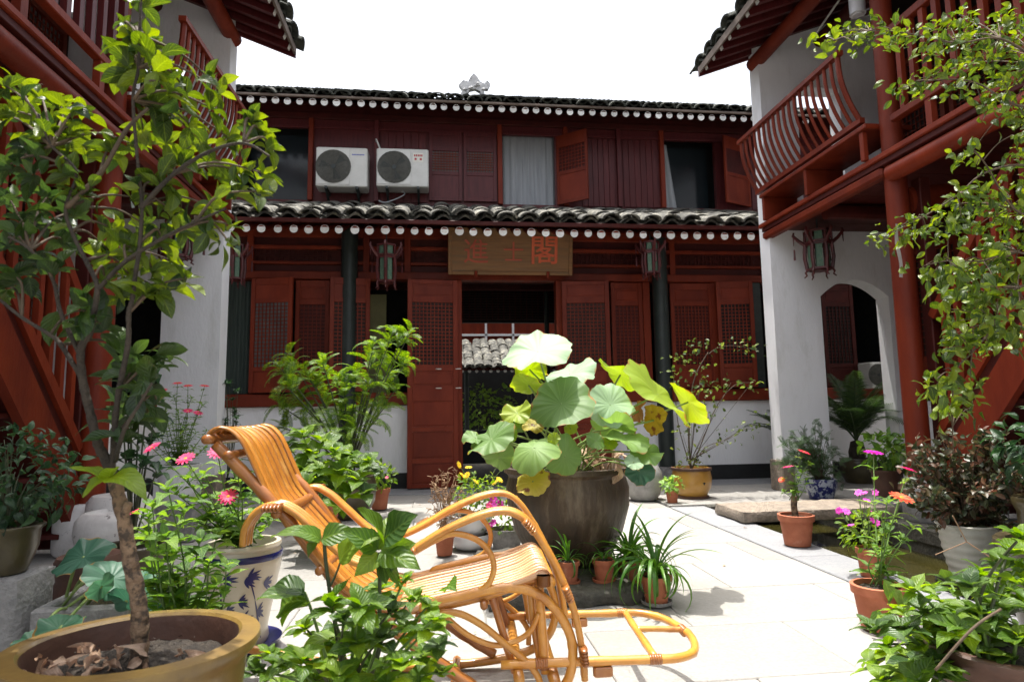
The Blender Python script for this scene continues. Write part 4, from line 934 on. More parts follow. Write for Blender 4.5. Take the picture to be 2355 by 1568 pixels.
# ================================================================ LEAF SHAPES (canonical: base at origin, along +X, length 1, normal +Z)
def wprof(kind, u):
    if kind == 'ovate': return .5*math.sin(math.pi*u**.72)**.85*(1-.15*u)
    if kind == 'heart': return .5*min(1, (u*6)**.6)*(math.cos(math.pi/2*u**1.35))**.75
    if kind == 'ellip': return .5*math.sin(math.pi*u**.9)**.75
    if kind == 'lance': return .5*math.sin(math.pi*u**.8)
    if kind == 'obov': return .5*math.sin(math.pi*u**1.25)**.8
    return .5
def leaf_mb(kind, ratio, nu=7, fold=.25, droop=.25, wave=.03, seed=0, twist=0.0, serr=0.0):
    q = MB(); rn = random.Random(seed); vs, uv = [], []; ph = rn.uniform(0, 6)
    cols = (-1, -.5, 0, .5, 1)
    for i in range(nu+1):
        u = i/nu; w_ = max(.004, wprof(kind, u))*ratio*(1+(serr if i % 2 else -serr))
        xx = u - .12*droop*u*u; zc = .30*droop*math.sin(math.pi*u*.6) - droop*u*u*.75
        tw = twist*u
        for c in cols:
            y = c*w_; z = zc + abs(c)*w_*fold + wave*math.sin(u*9+ph+c*2)*abs(c)
            vs.append((xx, y*math.cos(tw), z+y*math.sin(tw))); uv.append((u, c))
    n = len(cols); fs = [(i*n+k, (i+1)*n+k, (i+1)*n+k+1, i*n+k+1) for i in range(nu) for k in range(n-1)]
    q.add(vs, fs, uv); return q
def variants(name, mt, kind, ratio, n=4, **k):
    out = []
    for i in range(n):
        kk = dict(k); kk['droop'] = k.get('droop', .25)*(.3+1.3*i/max(1, n-1)); kk['fold'] = k.get('fold', .25)*(1.3-.5*i/n); kk['twist'] = (-1)**i*.25
        mb = leaf_mb(kind, ratio, seed=i*7+3, **kk); me = mb.mesh(name, M[mt], smooth=True); out.append((me, mb))
    return out
LV = {}
LV['tree'] = variants('tree_leaf', 'tree_leaf', 'ellip', .50, droop=.45, fold=.3, wave=.02)
LV['treed'] = variants('tree_leaf_dark', 'tree_leaf_dark', 'ellip', .50, droop=.45, fold=.3, wave=.02)
LV['vine'] = variants('vine_leaf', 'vine_leaf', 'ellip', .5, droop=.35, fold=.3, nu=5)
LV['hyd'] = variants('hydrangea_leaf', 'hyd_leaf', 'ovate', .68, droop=.4, fold=.22, wave=.035, nu=9, serr=.03)
LV['hydd'] = variants('hydrangea_leaf_dark', 'hyd_dark', 'ovate', .68, droop=.4, fold=.22, wave=.035, nu=9, serr=.03)
LV['zin'] = variants('zinnia_leaf', 'zin_leaf', 'ovate', .52, droop=.4, fold=.25, nu=5)
LV['zinl'] = variants('zinnia_leaf_narrow', 'zin_leaf', 'lance', .32, droop=.5, fold=.25, nu=6)
LV['dark'] = variants('dark_leaf', 'dark_leaf', 'ovate', .5, droop=.6, fold=.2, nu=5)
LV['rose'] = variants('rose_leaf', 'rose_leaf', 'ellip', .62, droop=.3, fold=.3, nu=4)
LV['light'] = variants('light_leaf', 'light_leaf', 'heart', .95, droop=.3, fold=.1, nu=5, wave=.06)
LV['maroon'] = variants('maroon_leaf', 'maroon_leaf', 'ellip', .5, droop=.3, fold=.25, nu=4)
LV['litter'] = variants('fallen_leaf', 'litter', 'ovate', .5, droop=.9, fold=.5, wave=.12, nu=6)
LV['cedar'] = variants('needle_spray', 'cedar_leaf', 'lance', .16, droop=.3, fold=.3, nu=3)
LV['petunia'] = variants('small_leaf', 'hyd_leaf', 'ellip', .5, droop=.3, fold=.2, nu=4)
def blade_mb(width, droop, seed):
    q = MB(); vs, uv = [], []; n = 11; A = R(62-seed*8); x = z = 0; a = A
    for i in range(n+1):
        u = i/n; w_ = width*.5*(1-u**3)*min(1, .5+u*4)+.0008
        for c in (-1, 0, 1): vs.append((x, c*w_, z+abs(c)*w_*.5)); uv.append((u, c))
        a = A - droop*u*1.7; x += math.cos(a)/n; z += math.sin(a)/n
    q.add(vs, [(i*3+k, (i+1)*3+k, (i+1)*3+k+1, i*3+k+1) for i in range(n) for k in (0, 1)], uv); return q
LV['blade'] = [(b_.mesh('strap_leaf', M['spider_leaf'], smooth=True), b_) for b_ in [blade_mb(.055, .8+.5*i, i) for i in range(5)]]
def frond_mb(nl, ll, lw, droop, up, tipcurl=0.0, rach=.008, start=.1, seed=0):
    q = MB(); rn = random.Random(seed); pts = []; n = 14; x = z = 0; a = up
    for i in range(n+1):
        pts.append(V3((x, 0, z))); u = i/n; a = up - droop*u; x += math.cos(a)/n; z += math.sin(a)/n
    q.tube(pts, [rach*(1-.8*i/n) for i in range(n+1)], 4, cap=False)
    for k in range(nl):
        u = start+(1-start)*k/nl; f_ = u*n; i = min(int(f_), n-1); p = pts[i].lerp(pts[i+1], f_-i); d = (pts[i+1]-pts[i]).normalized()
        L_ = ll*(math.sin(math.pi*(.12+.85*u))**.6)*rn.uniform(.85, 1.1)
        for s_ in (-1, 1):
            dd = (V3((0, s_, 0))*.9 + d*.55 + V3((0, 0, .25-.3*u))).normalized(); t = d.cross(dd).cross(dd).normalized()
            e = p+dd*L_; sag = V3((0, 0, -L_*.15)); m_ = p+dd*L_*.5+V3((0, 0, L_*.05))
            q.add([p-d*lw*.3, m_-d*lw*.5, m_+d*lw*.5, p+d*lw*.3, e+sag], [(0, 1, 2, 3), (1, 4, 2)], [(0, 0), (.5, -1), (.5, 1), (0, 0), (1, 0)])
    return q
LV['fern'] = [(b_.mesh('fern_frond', M['fern_leaf']), b_) for b_ in [frond_mb(19, .25, .036, 1.0+.35*i, R(30), seed=i) for i in range(4)]]
LV['cycad'] = [(b_.mesh('cycad_frond', M['cycad_leaf']), b_) for b_ in [frond_mb(38, .19, .018, .9+.35*i, R(55), start=.15, seed=i) for i in range(3)]]
LV['cedarf'] = [(b_.mesh('needle_frond', M['cedar_leaf']), b_) for b_ in [frond_mb(12, .3, .05, .4+.3*i, R(15), seed=i) for i in range(3)]]
# ---- a plant collects leaves; the 300 that show largest become single leaves, the rest one mass
class Plant:
    def __init__(s, root): s.root = root; s.L = []; s.stems = {}
    def leaf(s, key, pos, d, n, size, rn=RND, name='leaf'):
        mt = frame(pos, d, n) @ Matrix.Diagonal((size, size, size, 1)); k = rn.randrange(len(LV[key]))
        s.L.append((size/max(.3, (V3(pos)-CAMP).length), key, k, mt, name))
    def stem(s, pts, r0, r1, mt='twig', n=6, name='stem', own=False):
        pts = [V3(p) for p in pts]; N = len(pts); rs = [r0+(r1-r0)*i/(N-1) for i in range(N)]
        if own: q = MB(); q.tube(pts, rs, n); return part(name, q, M[mt], s.root, smooth=True)
        s.stems.setdefault((mt, name), MB()).tube(pts, rs, n)
    def finish(s, cap=300, minpx=8, thick=None):
        s.L.sort(key=lambda t: -t[0]); rest = {}
        for i, (ps, key, k, mt, nm) in enumerate(s.L):
            if i < cap and ps*1850 >= minpx: inst(nm, LV[key][k][0], s.root, mt)
            else: rest.setdefault(key, MB()).merge(LV[key][k][1], mt)
        for (mt, nm), q in s.stems.items():
            part(nm, q, M[mt], s.root, smooth=True, kind='stuff')
        for key, q in rest.items():
            part('foliage', q, LV[key][0][0].materials[0], s.root, smooth=True, kind='stuff')
def rdir(rn, up=0.0):
    while True:
        v = V3((rn.uniform(-1, 1), rn.uniform(-1, 1), rn.uniform(-1, 1)))
        if .05 < v.length < 1: v.normalize(); v.z += up; return v.normalized()
def rosette(P, key, c, axis, n, size, rn, spread=.9, jit=.3, up=.6):
    """leaves radiating round a shoot tip"""
    x, y = basis(axis); ax = V3(axis).normalized(); a0 = rn.uniform(0, 6.28)
    for i in range(n):
        a = a0+i*2.4+rn.uniform(-.3, .3); t = i/max(1, n-1)
        d = ((x*math.cos(a)+y*math.sin(a))*spread + ax*(.75-.55*t+rn.uniform(-jit, jit)*.5)).normalized()
        nn = (ax*.8+V3((0, 0, up))+rdir(rn)*.35); s_ = size*rn.uniform(.7, 1.1)*(.65+.35*t)
        P.leaf(key, V3(c)-ax*size*.25*t, d, nn, s_, rn)
# ---- pots
def pot_prof(R_, H_, rb, style):
    if style == 'terra': return [(rb, 0), (R_*.9, H_*.78), (R_*.9, H_*.79), (R_*1.0, H_*.80), (R_*1.02, H_*.99), (R_*.99, H_), (R_*.88, H_), (R_*.86, H_*.88)]
    if style == 'lip': return [(rb, 0), (rb*1.03, H_*.05), (R_*.86, H_*.5), (R_*.90, H_*.86), (R_*1.0, H_*.93), (R_*1.01, H_*.98), (R_*.97, H_), (R_*.82, H_*.985), (R_*.80, H_*.86)]
    if style == 'bowl': return [(rb, 0), (R_*.8, H_*.25), (R_*.97, H_*.6), (R_, H_*.95), (R_*.99, H_), (R_*.92, H_), (R_*.9, H_*.85)]
    if style == 'barrel': return [(rb, 0), (R_*1.02, H_*.35), (R_*1.08, H_*.65), (R_*1.0, H_*.93), (R_*1.06, H_*.96), (R_*1.04, H_), (R_*.9, H_), (R_*.88, H_*.88)]
    if style == 'vase': return [(rb, 0), (rb*1.08, .02), (rb*1.02, .06), (R_*.84, H_*.45), (R_*1.0, H_*.78), (R_*1.02, H_*.88), (R_*.95, H_*.94), (R_*1.0, H_*.97), (R_*.98, H_), (R_*.86, H_), (R_*.84, H_*.9)]
    if style == 'ribbed':
        out = []
        for k in range(41):
            t = k/40; r_ = rb+(R_*.97-rb)*t**.8; out.append((r_*(1+.025*math.sin(t*math.pi*2*7)), H_*t*.97))
        return out+[(R_*1.02, H_*.985), (R_*1.0, H_), (R_*.88, H_), (R_*.86, H_*.88)]
    if style == 'rings':
        out = [(rb, 0)]
        for k in range(21): t = k/20; out.append(((rb+(R_-rb)*t)*(1+.02*(k % 4 == 0)), H_*(.03+.95*t)))
        return out+[(R_*1.04, H_*.99), (R_*1.03, H_), (R_*.93, H_), (R_*.91, H_*.88)]
def add_pot(root, c, R_, H_, rb, style, mt, saucer=None, soil=True, seg=36, wob=0.0, nm='pot'):
    q = MB(); pr = pot_prof(R_, H_, rb, style); q.lathe(c, [(0.001, .001)]+pr+[(pr[-1][0]*.5, pr[-1][1]-.001)] if False else pr, seg, wob=wob)
    po = part(nm, q, M[mt], root, smooth=45)
    if soil:
        zs = pr[-1][1]; rs = pr[-1][0]; q = MB(); rings = 5; rn = random.Random(int(R_*1e4)+int(c[0]*100))
        vs = [(c[0], c[1], c[2]+zs+.012)]; n = 24
        for i in range(1, rings+1):
            for k in range(n):
                a = 2*math.pi*k/n; vs.append((c[0]+rs*i/rings*math.cos(a)*1.003, c[1]+rs*i/rings*math.sin(a)*1.003, c[2]+zs+(.012*(1-i/rings)+rn.uniform(-.004, .006))))
        fs = [(0, 1+k, 1+(k+1) % n) for k in range(n)]+[(1+i*n+k, 1+(i+1)*n+k, 1+(i+1)*n+(k+1) % n, 1+i*n+(k+1) % n) for i in range(rings-1) for k in range(n)]
        q.add(vs, fs); part('soil', q, M['soil'], root, smooth=True)
    if saucer:
        q = MB(); q.lathe((c[0], c[1], c[2]-.018), [(R_*.62, 0), (R_*.98, .012), (R_*1.02, .026), (R_*.97, .027), (R_*.9, .012), (0.001, .010)], 28); part('saucer', q, M[saucer], root, smooth=45)
    return po
def potted(name, label, loc, R_, H_, rb, style, mt, cat='potted plant', group=None, **k):
    t = thing(name, label, cat, loc, group); add_pot(t, loc, R_, H_, rb, style, mt, **k); return t
def flower(root, c, axis, r_, mt, layers=2, petals=12, centre=True, name='flower', cup=.25):
    q = MB(); x, y = basis(axis); ax = V3(axis).normalized(); c = V3(c); rn = RND
    for l in range(layers):
        rr = r_*(1-.28*l); a0 = rn.uniform(0, 1)
        for k in range(petals):
            a = a0+2*math.pi*k/petals; d = x*math.cos(a)+y*math.sin(a); s_ = ax.cross(d); w_ = rr*.62*math.pi/petals*1.9
            b0 = c+ax*(.003*l)+d*rr*.12; m_ = c+ax*(cup*rr*.5+.004*l)+d*rr*.62; e = c+ax*(cup*rr*.3+.006*l)+d*rr
            q.add([b0-s_*w_*.25, m_-s_*w_*.55, e-s_*w_*.28, e+s_*w_*.28, m_+s_*w_*.55, b0+s_*w_*.25], [(0, 1, 4, 5), (1, 2, 3, 4)], [(0, -1), (.6, -1), (1, -.5), (1, .5), (.6, 1), (0, 1)])
    f_ = part(name, q, M[mt], root, smooth=True)
    if centre:
        q = MB(); pr = [(.001, .35), (.7, .25), (1.0, 0)]; z = ax; rr = r_*.26; n = 10; vs = [c+ax*rr*.9]
        for k in range(n): a = 2*math.pi*k/n; vs.append(c+(x*math.cos(a)+y*math.sin(a))*rr+ax*.002)
        q.add(vs, [(0, 1+k, 1+(k+1) % n) for k in range(n)]); part('flower_centre', q, M['anther'], f_, smooth=True)
    return f_
# ================================================================ BAMBOO ROCKING CHAIR
ch = thing('rocking_chair', 'glossy orange bamboo reclining rocking chair with curved arms and pull-out footrest on the paving', 'chair', (.231, 2.024, 0))
ca = R(3.3); CX, CY, CC = V3((math.cos(ca), -math.sin(ca), 0)), V3((math.sin(ca), math.cos(ca), 0)), V3((.231, 2.024, 0))
def cl(x, y, z): return CC + CX*x + CY*y + V3((0, 0, z-.004))
def cane(name, pts, r, mt='cane', n=10, sub=5, node=.13, taper=0, parent=None):
    P = smoothpts([cl(*p) for p in pts], sub); rs = []; acc = 0; rn = random.Random(len(ch.children)); nxt = rn.uniform(.03, node)
    for i, p in enumerate(P):
        if i: acc += (p-P[i-1]).length
        rr = r*(1-taper*i/len(P))
        if acc > nxt: rr *= 1.13; nxt += node*rn.uniform(.8, 1.25)
        rs.append(rr)
    q = MB(); q.tube(P, rs, n); return part(name, q, M[mt], parent or ch, smooth=True)
B = [(-.945, .882), (-.950, .903), (-.924, .920), (-.888, .914), (-.856, .882), (-.832, .838), (-.802, .774), (-.768, .705), (-.715, .645), (-.655, .578), (-.598, .505), (-.527, .425), (-.455, .372), (-.385, .352)]
S = [(-.395, .340), (-.30, .362), (-.20, .380), (-.09, .402), (.02, .432), (.075, .450), (.100, .446), (.108, .428)]
def waist(x): return .93 + .07*min(1, abs(x+.80)/.17) if x < -.55 else 1.0
W0, W1 = -.012, .452
ns = 9
for i in range(ns):
    t = (i+.5)/ns; jit = RND.uniform(-.12, .12)/ns; P = []
    for (x, z) in B:
        wv = waist(x); y = (W0+W1)/2 + (t+jit*.5-.5)*(W1-W0)*wv; bow = -.016*(1-(2*t-1)**2)*(1 if x < -.5 else .5)
        P.append(cl(x+bow*.5, y, z+bow+(.010 if x < -.9 else 0)*math.cos((t-.5)*3)))
    P = smoothpts(P, 3); q = MB(); q.tube(P, .0125*RND.uniform(.93, 1.02), 8, side=CY, flat=1.0)
    # flatten: slats are wider than thick
    q2 = MB(); N_ = len(P)
    rs = .0242*RND.uniform(.95, 1.05); vs = []
    for k, p in enumerate(P):
        d = (P[min(k+1, N_-1)]-P[max(k-1, 0)]).normalized(); nn = CY.cross(d).normalized()
        for a in range(8):
            A = a*math.pi/4; vs.append(p+CY*rs*math.cos(A)*(waist((p-CC).dot(CX)) if True else 1)+nn*rs*.26*math.sin(A))
    fs = [(k*8+a, k*8+(a+1) % 8, (k+1)*8+(a+1) % 8, (k+1)*8+a) for k in range(N_-1) for a in range(8)]+[tuple(range(7, -1, -1)), tuple((N_-1)*8+a for a in range(8))]
    q2.add(vs, fs); part('back_slat', q2, M['cane_slat'], ch, smooth=True)
ns = 14
for i in range(ns):
    t = (i+.5)/ns; P = smoothpts([cl(x, W0-.01+(W1-W0+.02)*(t+RND.uniform(-.006, .006)), z-.010*(1-(2*t-1)**2)*(0 if x > .03 else 1)) for x, z in S], 3)
    q = MB(); q.tube(P, .0095*RND.uniform(.85, 1.05), 6); part('seat_slat', q, M['seat_slat'], ch, smooth=True)
YN, YF = -.012, .472
arm = [(-.832, .56), (-.826, .615), (-.79, .665), (-.735, .682), (-.678, .655), (-.622, .606), (-.556, .545), (-.500, .505), (-.421, .495), (-.328, .530), (-.22, .590), (-.10, .636), (-.02, .643), (.036, .612), (.080, .552), (.122, .478), (.157, .400), (.186, .309), (.203, .20), (.206, .135)]
for yy, o in ((YN, -1), (YF, 1)):
    for k in (0, 1, 2): cane('armrest', [(x+.002*k, yy+o*(.0-.021*k), z) for x, z in arm], .0108, node=.3)
    run = [(-.29, .352), (-.275, .368), (-.168, .391), (-.061, .410), (.021, .408), (.091, .375), (.144, .312), (.170, .248), (.170, .185), (.150, .125), (.095, .075), (.0, .045), (-.12, .030), (-.24, .024), (-.417, .022), (-.6, .036), (-.83, .078), (-.99, .115)]
    ry = yy+.01 if o < 0 else YF-.03
    cane('rocker', [(x, ry, z) for x, z in run], .0150, node=.22)
    cane('side_pole', [(-.935, yy-o*.03, .868), (-.80, yy-o*(.03 if o < 0 else .07), .730), (-.715, yy-o*(.03 if o < 0 else .08), .640), (-.64, yy-o*(.05 if o < 0 else .08), .535), (-.52, yy-o*.06, .385), (-.38, yy-o*.06, .28), (-.18, yy-o*.05, .14), (-.06, yy-o*.04, .06)], .0175, 'cane_dark', node=.11)
    lp = [(-.323, .523), (-.221, .575), (-.166, .577), (-.112, .555), (-.078, .516), (-.068, .474), (-.082, .432), (-.114, .407), (-.168, .392)]
    cane('scroll', [(x, yy-o*.006, z) for x, z in lp], .0095, node=.5)
    br = [(-.236, .338), (-.221, .345), (-.168, .337), (-.099, .298), (-.03, .240), (.033, .187), (.068, .135), (.07, .08)]
    cane('brace', [(x, yy-o*.012, z) for x, z in br], .0105, node=.5)
    br2 = [(-.216, .327), (-.153, .275), (-.079, .242), (-.02, .245), (.04, .275), (.07, .33)]
    cane('brace', [(x, yy-o*.02, z) for x, z in br2], .0085, node=.5)
    cane('post', [(.072, yy-o*.03, .448), (.078, yy-o*.03, .33), (.088, yy-o*.03, .15)], .0145, node=.15)
    cane('post', [(-.08, yy-o*.045, .40), (-.045, yy-o*.045, .28), (-.005, yy-o*.045, .15)], .0125, 'cane_dark', node=.15)
    cane('post', [(.045, yy-o*.05, .42), (.055, yy-o*.05, .30), (.075, yy-o*.05, .17)], .0115, node=.15)
    cane('seat_rail', [(-.42, yy-o*.035, .345), (-.25, yy-o*.035, .355), (-.09, yy-o*.035, .385), (.05, yy-o*.035, .425), (.10, yy-o*.035, .430)], .0135, node=.2)
for (x, z, r_, mt) in ((.106, .428, .0175, 'cane'), (-.385, .332, .015, 'cane_dark'), (-.950, .884, .015, 'cane_dark'), (-.885, .835, .013, 'cane_dark'), (-.60, .482, .013, 'cane_dark'), (-.30, .335, .012, 'cane_dark'), (-.10, .365, .012, 'cane_dark'), (.003, .158, .0165, 'cane'), (.112, .142, .0175, 'cane'), (-.62, .045, .016, 'cane_dark'), (-.2, .035, .014, 'cane_dark'), (-.735, .655, .014, 'cane_dark')):
    cane('crossbar', [(x, -.02 if z > .2 else -.05, z), (x, .22, z-(.004 if z > .4 else 0)), (x, .46, z)], r_, mt, sub=2, node=.14)
fr = [(-.05, .0, .185), (.20, .0, .185), (.42, .0, .184), (.50, .006, .183), (.565, .05, .18), (.60, .13, .178), (.612, .22, .178), (.60, .31, .178), (.565, .40, .18), (.50, .452, .183), (.42, .458, .184), (.20, .458, .185), (-.03, .458, .185)]
ft = cane('footrest', fr, .0135, node=.17)
cane('footrest_bar', [(.432, .008, .186), (.436, .23, .186), (.442, .452, .186)], .012, node=.2, parent=ft)
cane('footrest_bar', [(.44, .27, .186), (.52, .27, .184), (.605, .265, .180)], .010, node=.3, parent=ft)
for yy in (.0, .458):
    a = cl(.265, yy, .0); q = MB(); x0_, y0_ = a.x, a.y; q.cbox(x0_-.03, x0_+.03, y0_-.012, y0_+.012, .135, .166, .004); part('footrest_block', q, M['cane_dark'], ft)
for k in range(4):
    A = cl(.085, -.02+.47*(k > 1), .44); q = MB(); q.tube([A-V3((0, 0, .02)), A+V3((0, 0, .012))], .021, 10); part('binding', q, M['cane_dark'], ch, smooth=40)

def bind(a, b, r_, nm='binding'):                          # rattan wrapping round a joint
    A, B_ = cl(*a), cl(*b); d = (B_-A); q = MB(); n = 5; 
    for k in range(n):
        p = A+d*(k/(n-1)); dd = d.normalized(); q.tube([p-dd*.0042, p, p+dd*.0042], [r_*.93, r_, r_*.93], 12)
    part(nm, q, M['cane_dark'], ch, smooth=True)
for yy in (-.033, .493):
    for (x0, z0, x1, z1) in ((-.76, .675, -.715, .676), (-.345, .522, -.31, .541), (.03, .617, .055, .587), (.150, .415, .163, .382), (.200, .235, .204, .195)):
        P0_ = cl(x0, yy, z0); q = MB(); A, B_ = cl(x0, yy, z0), cl(x1, yy, z1); d = B_-A
        for k in range(5): p = A+d*(k/4); dd = d.normalized(); q.tube([p-dd*.004, p, p+dd*.004], [.0125, .0135, .0125], 12, flat=2.55, side=CY)
        part('binding', q, M['cane_dark'], ch, smooth=True)
for (a, b) in (((.06, .0, .185), (.09, .0, .185)), ((.06, .458, .185), (.09, .458, .185)), ((.415, .0, .184), (.445, .0, .184)), ((.415, .458, .184), (.445, .458, .184)), ((.604, .245, .178), (.604, .285, .178)), ((.072, .018, .44), (.074, .018, .41)), ((.085, .018, .19), (.086, .018, .165))): bind(a, b, .0165)

# ================================================================ LOTUS IN THE BIG JAR
JC = V3((.745, 3.76, .078))
q = rough_box(.22, 1.00, 3.13, 4.20, 0.0, .078, (22, 20, 3), .014, 8)
single('stone_block', q, M['darkstone'], 'dark weathered flat stone block under the big brown lotus jar', 'stone block', smooth=50, loc=(.6, 3.6, 0))
lt = thing('lotus_jar', 'big dark brown water jar on a stone block full of large lotus leaves', 'potted plant', JC)
q = MB(); q.lathe(JC, [(.20, 0), (.25, .05), (.315, .18), (.358, .33), (.362, .43), (.345, .49), (.350, .505), (.372, .52), (.368, .545), (.340, .548), (.325, .52), (.32, .46)], 56, wob=.006)
part('jar', q, M['jar'], lt, smooth=50)
q = MB(); q.lathe(JC, [(.001, .475), (.15, .478), (.33, .47)], 32); part('mud', q, M['soil'], lt, smooth=True)
def lotus_leaf(cx, cy, a, b, th, D, mt, seed, up=1, wav=.17, cup=.2, back=False, jag=0.0, base=None):
    """disc-shaped leaf: centre in photo space at depth D, half axes a,b (photo units), major axis angle th"""
    rn = random.Random(seed); C_ = atD(cx, cy, D); view = (CAMP-C_).normalized(); k = D/FV
    rt = (_r - view*_r.dot(view)).normalized(); upv = view.cross(rt)*1.0
    if upv.dot(V3((0, 0, 1))) < 0: upv = -upv
    A = R(th); maj = (rt*math.cos(A)+upv*math.sin(A)); mnr = (-rt*math.sin(A)+upv*math.cos(A))
    c_ = min(.98, b/a); N_ = view*c_ + mnr*math.sqrt(1-c_*c_)*up; N_.normalize()
    Rr = a*k; m2 = N_.cross(maj).normalized(); q = MB(); nr, nsg = 7, 60; vs = [C_ - N_*Rr*cup*.6]; uv = [(0, 0)]; ph = [rn.uniform(0, 6.28) for _ in range(6)]
    for i in range(1, nr+1):
        t = i/nr
        for s_ in range(nsg):
            p = 2*math.pi*s_/nsg; rr = Rr*t*(1+.05*math.sin(2*p+ph[0])*t+.035*math.sin(5*p+ph[1])*t+.03*math.sin(11*p+ph[2])*t+.014*math.sin(23*p+ph[0])*t+jag*(rn.uniform(-1, 1) if i == nr else 0))
            h = cup*Rr*(t**1.5-.6) + wav*Rr*t**2*(math.sin(3*p+ph[3])+.7*math.sin(5*p+ph[4])+.5*math.sin(8*p+ph[5])+.3*math.sin(13*p+ph[0])) - .30*Rr*t**3*abs(math.sin(p+ph[2]))
            vs.append(C_+maj*rr*math.cos(p)+m2*rr*math.sin(p)+N_*h); uv.append((s_/nsg if s_ < nsg else 1, t))
    fs = [(0, 1+s_, 1+(s_+1) % nsg) for s_ in range(nsg)]+[(1+i*nsg+s_, 1+(i+1)*nsg+s_, 1+(i+1)*nsg+(s_+1) % nsg, 1+i*nsg+(s_+1) % nsg) for i in range(nr-1) for s_ in range(nsg)]
    q.add(vs, fs, uv); lf = part('lotus_leaf', q, M[mt], lt, smooth=True)
    bs_ = base or (JC+V3((rn.uniform(-.18, .18), rn.uniform(-.18, .18), .5))); ctr = V3(vs[0]); mid = (bs_+ctr)*.5+V3((rn.uniform(-.03, .03), rn.uniform(-.03, .03), .06))
    q = MB(); q.tube(smoothpts([bs_, mid, ctr], 6), [.0055]*13, 6); part('stalk', q, M['lotusstem'], lt, smooth=True)
    return lf
def zc(zx, zy): return ((1300+zx/2.24)*.78467, (780+zy/2.24)*.78467)   # close-up coordinates -> photo units
for i, (zx, zy, a, b, th, D, mt, up, kw) in enumerate([
    (612, 540, 212, 108, 10, 3.30, 'lotus_pale', 1, dict(wav=.06)),
    (560, 690, 118, 66, -14, 3.75, 'lotus_yellow', -1, dict()),
    (555, 790, 105, 62, -12, 3.72, 'lotus_yellow', -1, dict(wav=.08)),
    (825, 690, 158, 62, 16, 3.45, 'lotus_pale', 1, dict(wav=.08)),
    (765, 885, 208, 148, 22, 3.22, 'lotus', 1, dict(wav=.04, cup=.22)),
    (1100, 900, 152, 126, -38, 3.30, 'lotus_pale', 1, dict(wav=.05)),
    (1150, 728, 158, 52, -32, 3.55, 'lotus_yellow', -1, dict(wav=.06)),
    (1430, 820, 262, 44, -46, 3.35, 'lotus_yellow', 1, dict(wav=.05)),
    (1590, 905, 165, 52, -50, 3.48, 'lotus_yellow', -1, dict(wav=.05)),
    (475, 955, 105, 62, 30, 3.45, 'lotus_yellow', 1, dict()),
    (300, 1120, 165, 72, 34, 3.20, 'lotus', 1, dict(wav=.09)),
    (205, 1118, 78, 36, 0, 3.28, 'lotus', 1, dict(wav=.12)),
    (362, 1250, 98, 86, 0, 3.22, 'lotus', -1, dict(cup=-.1)),
    (600, 1208, 152, 102, 18, 3.02, 'lotus', 1, dict(wav=.05, cup=-.2)),
    (790, 1245, 128, 118, 60, 3.10, 'lotus', -1, dict(cup=-.12, wav=.05)),
    (580, 1408, 108, 84, 30, 3.0, 'lotus_old', 1, dict(wav=.06, jag=.03)),
    (1118, 1062, 142, 60, -6, 3.30, 'lotus', -1, dict(cup=.1)),
    (1195, 1122, 152, 44, -12, 3.2, 'lotus', 1, dict(wav=.08)),
    (1325, 1210, 118, 58, -12, 3.18, 'lotus', 1, dict()),
    (1290, 1345, 92, 84, 80, 3.25, 'lotus_dark', -1, dict()),
    (1000, 1145, 62, 50, -40, 3.15, 'lotus', 1, dict(wav=.1)),
    (1090, 1160, 50, 38, -20, 3.2, 'lotus_yellow', 1, dict(wav=.1)),
    (1372, 1010, 98, 68, 82, 3.42, 'lotus_old', 1, dict(jag=.04, wav=.1)),
    (1272, 950, 70, 34, 80, 3.5, 'lotus_brown', 1, dict(jag=.06, wav=.16)),
    (585, 1040, 66, 46, 10, 3.35, 'lotus_old', 1, dict(wav=.12)),
    (500, 1035, 58, 44, 30, 3.4, 'lotus', 1, dict(wav=.1)),
    (830, 1062, 46, 38, 60, 3.3, 'lotus_yellow', 1, dict(wav=.12)),
    (1250, 1285, 58, 42, -30, 3.08, 'lotus_pale', 1, dict(wav=.1)),
    (720, 1130, 40, 52, 80, 3.05, 'lotus_yellow', 1, dict(wav=.1)),
    (430, 1100, 60, 40, 60, 3.25, 'lotus_yellow', 1, dict(wav=.1))]):
    lotus_leaf(*zc(zx, zy), a*1.06/2.24*.78467, b*1.06/2.24*.78467, th, D, mt, i+1, up, **kw)
rn = random.Random(5)
for i in range(16):                                        # withered curled leaves and stalks on the mud
    a = rn.uniform(-.2, 1.6); p = JC+V3((rn.uniform(-.05, .28), rn.uniform(-.28, .1), .52+rn.uniform(0, .10)))
    inst('dead_leaf', LV['litter'][i % 4][0], lt, frame(p, rdir(rn), rdir(rn, .5)) @ Matrix.Diagonal((.12, .12, .12, 1)))
q = MB()
for i in range(14):
    p = JC+V3((rn.uniform(-.1, .25), rn.uniform(-.28, .2), .5)); d = V3((rn.uniform(-.6, .6), rn.uniform(-.4, .4), rn.uniform(.3, 1))).normalized(); q.tube([p, p+d*.09, p+d*.15+V3((.04, 0, -.02))], [.004, .004, .003], 5)
part('dry_stalk', q, M['dry'], lt, smooth=True, kind='stuff')
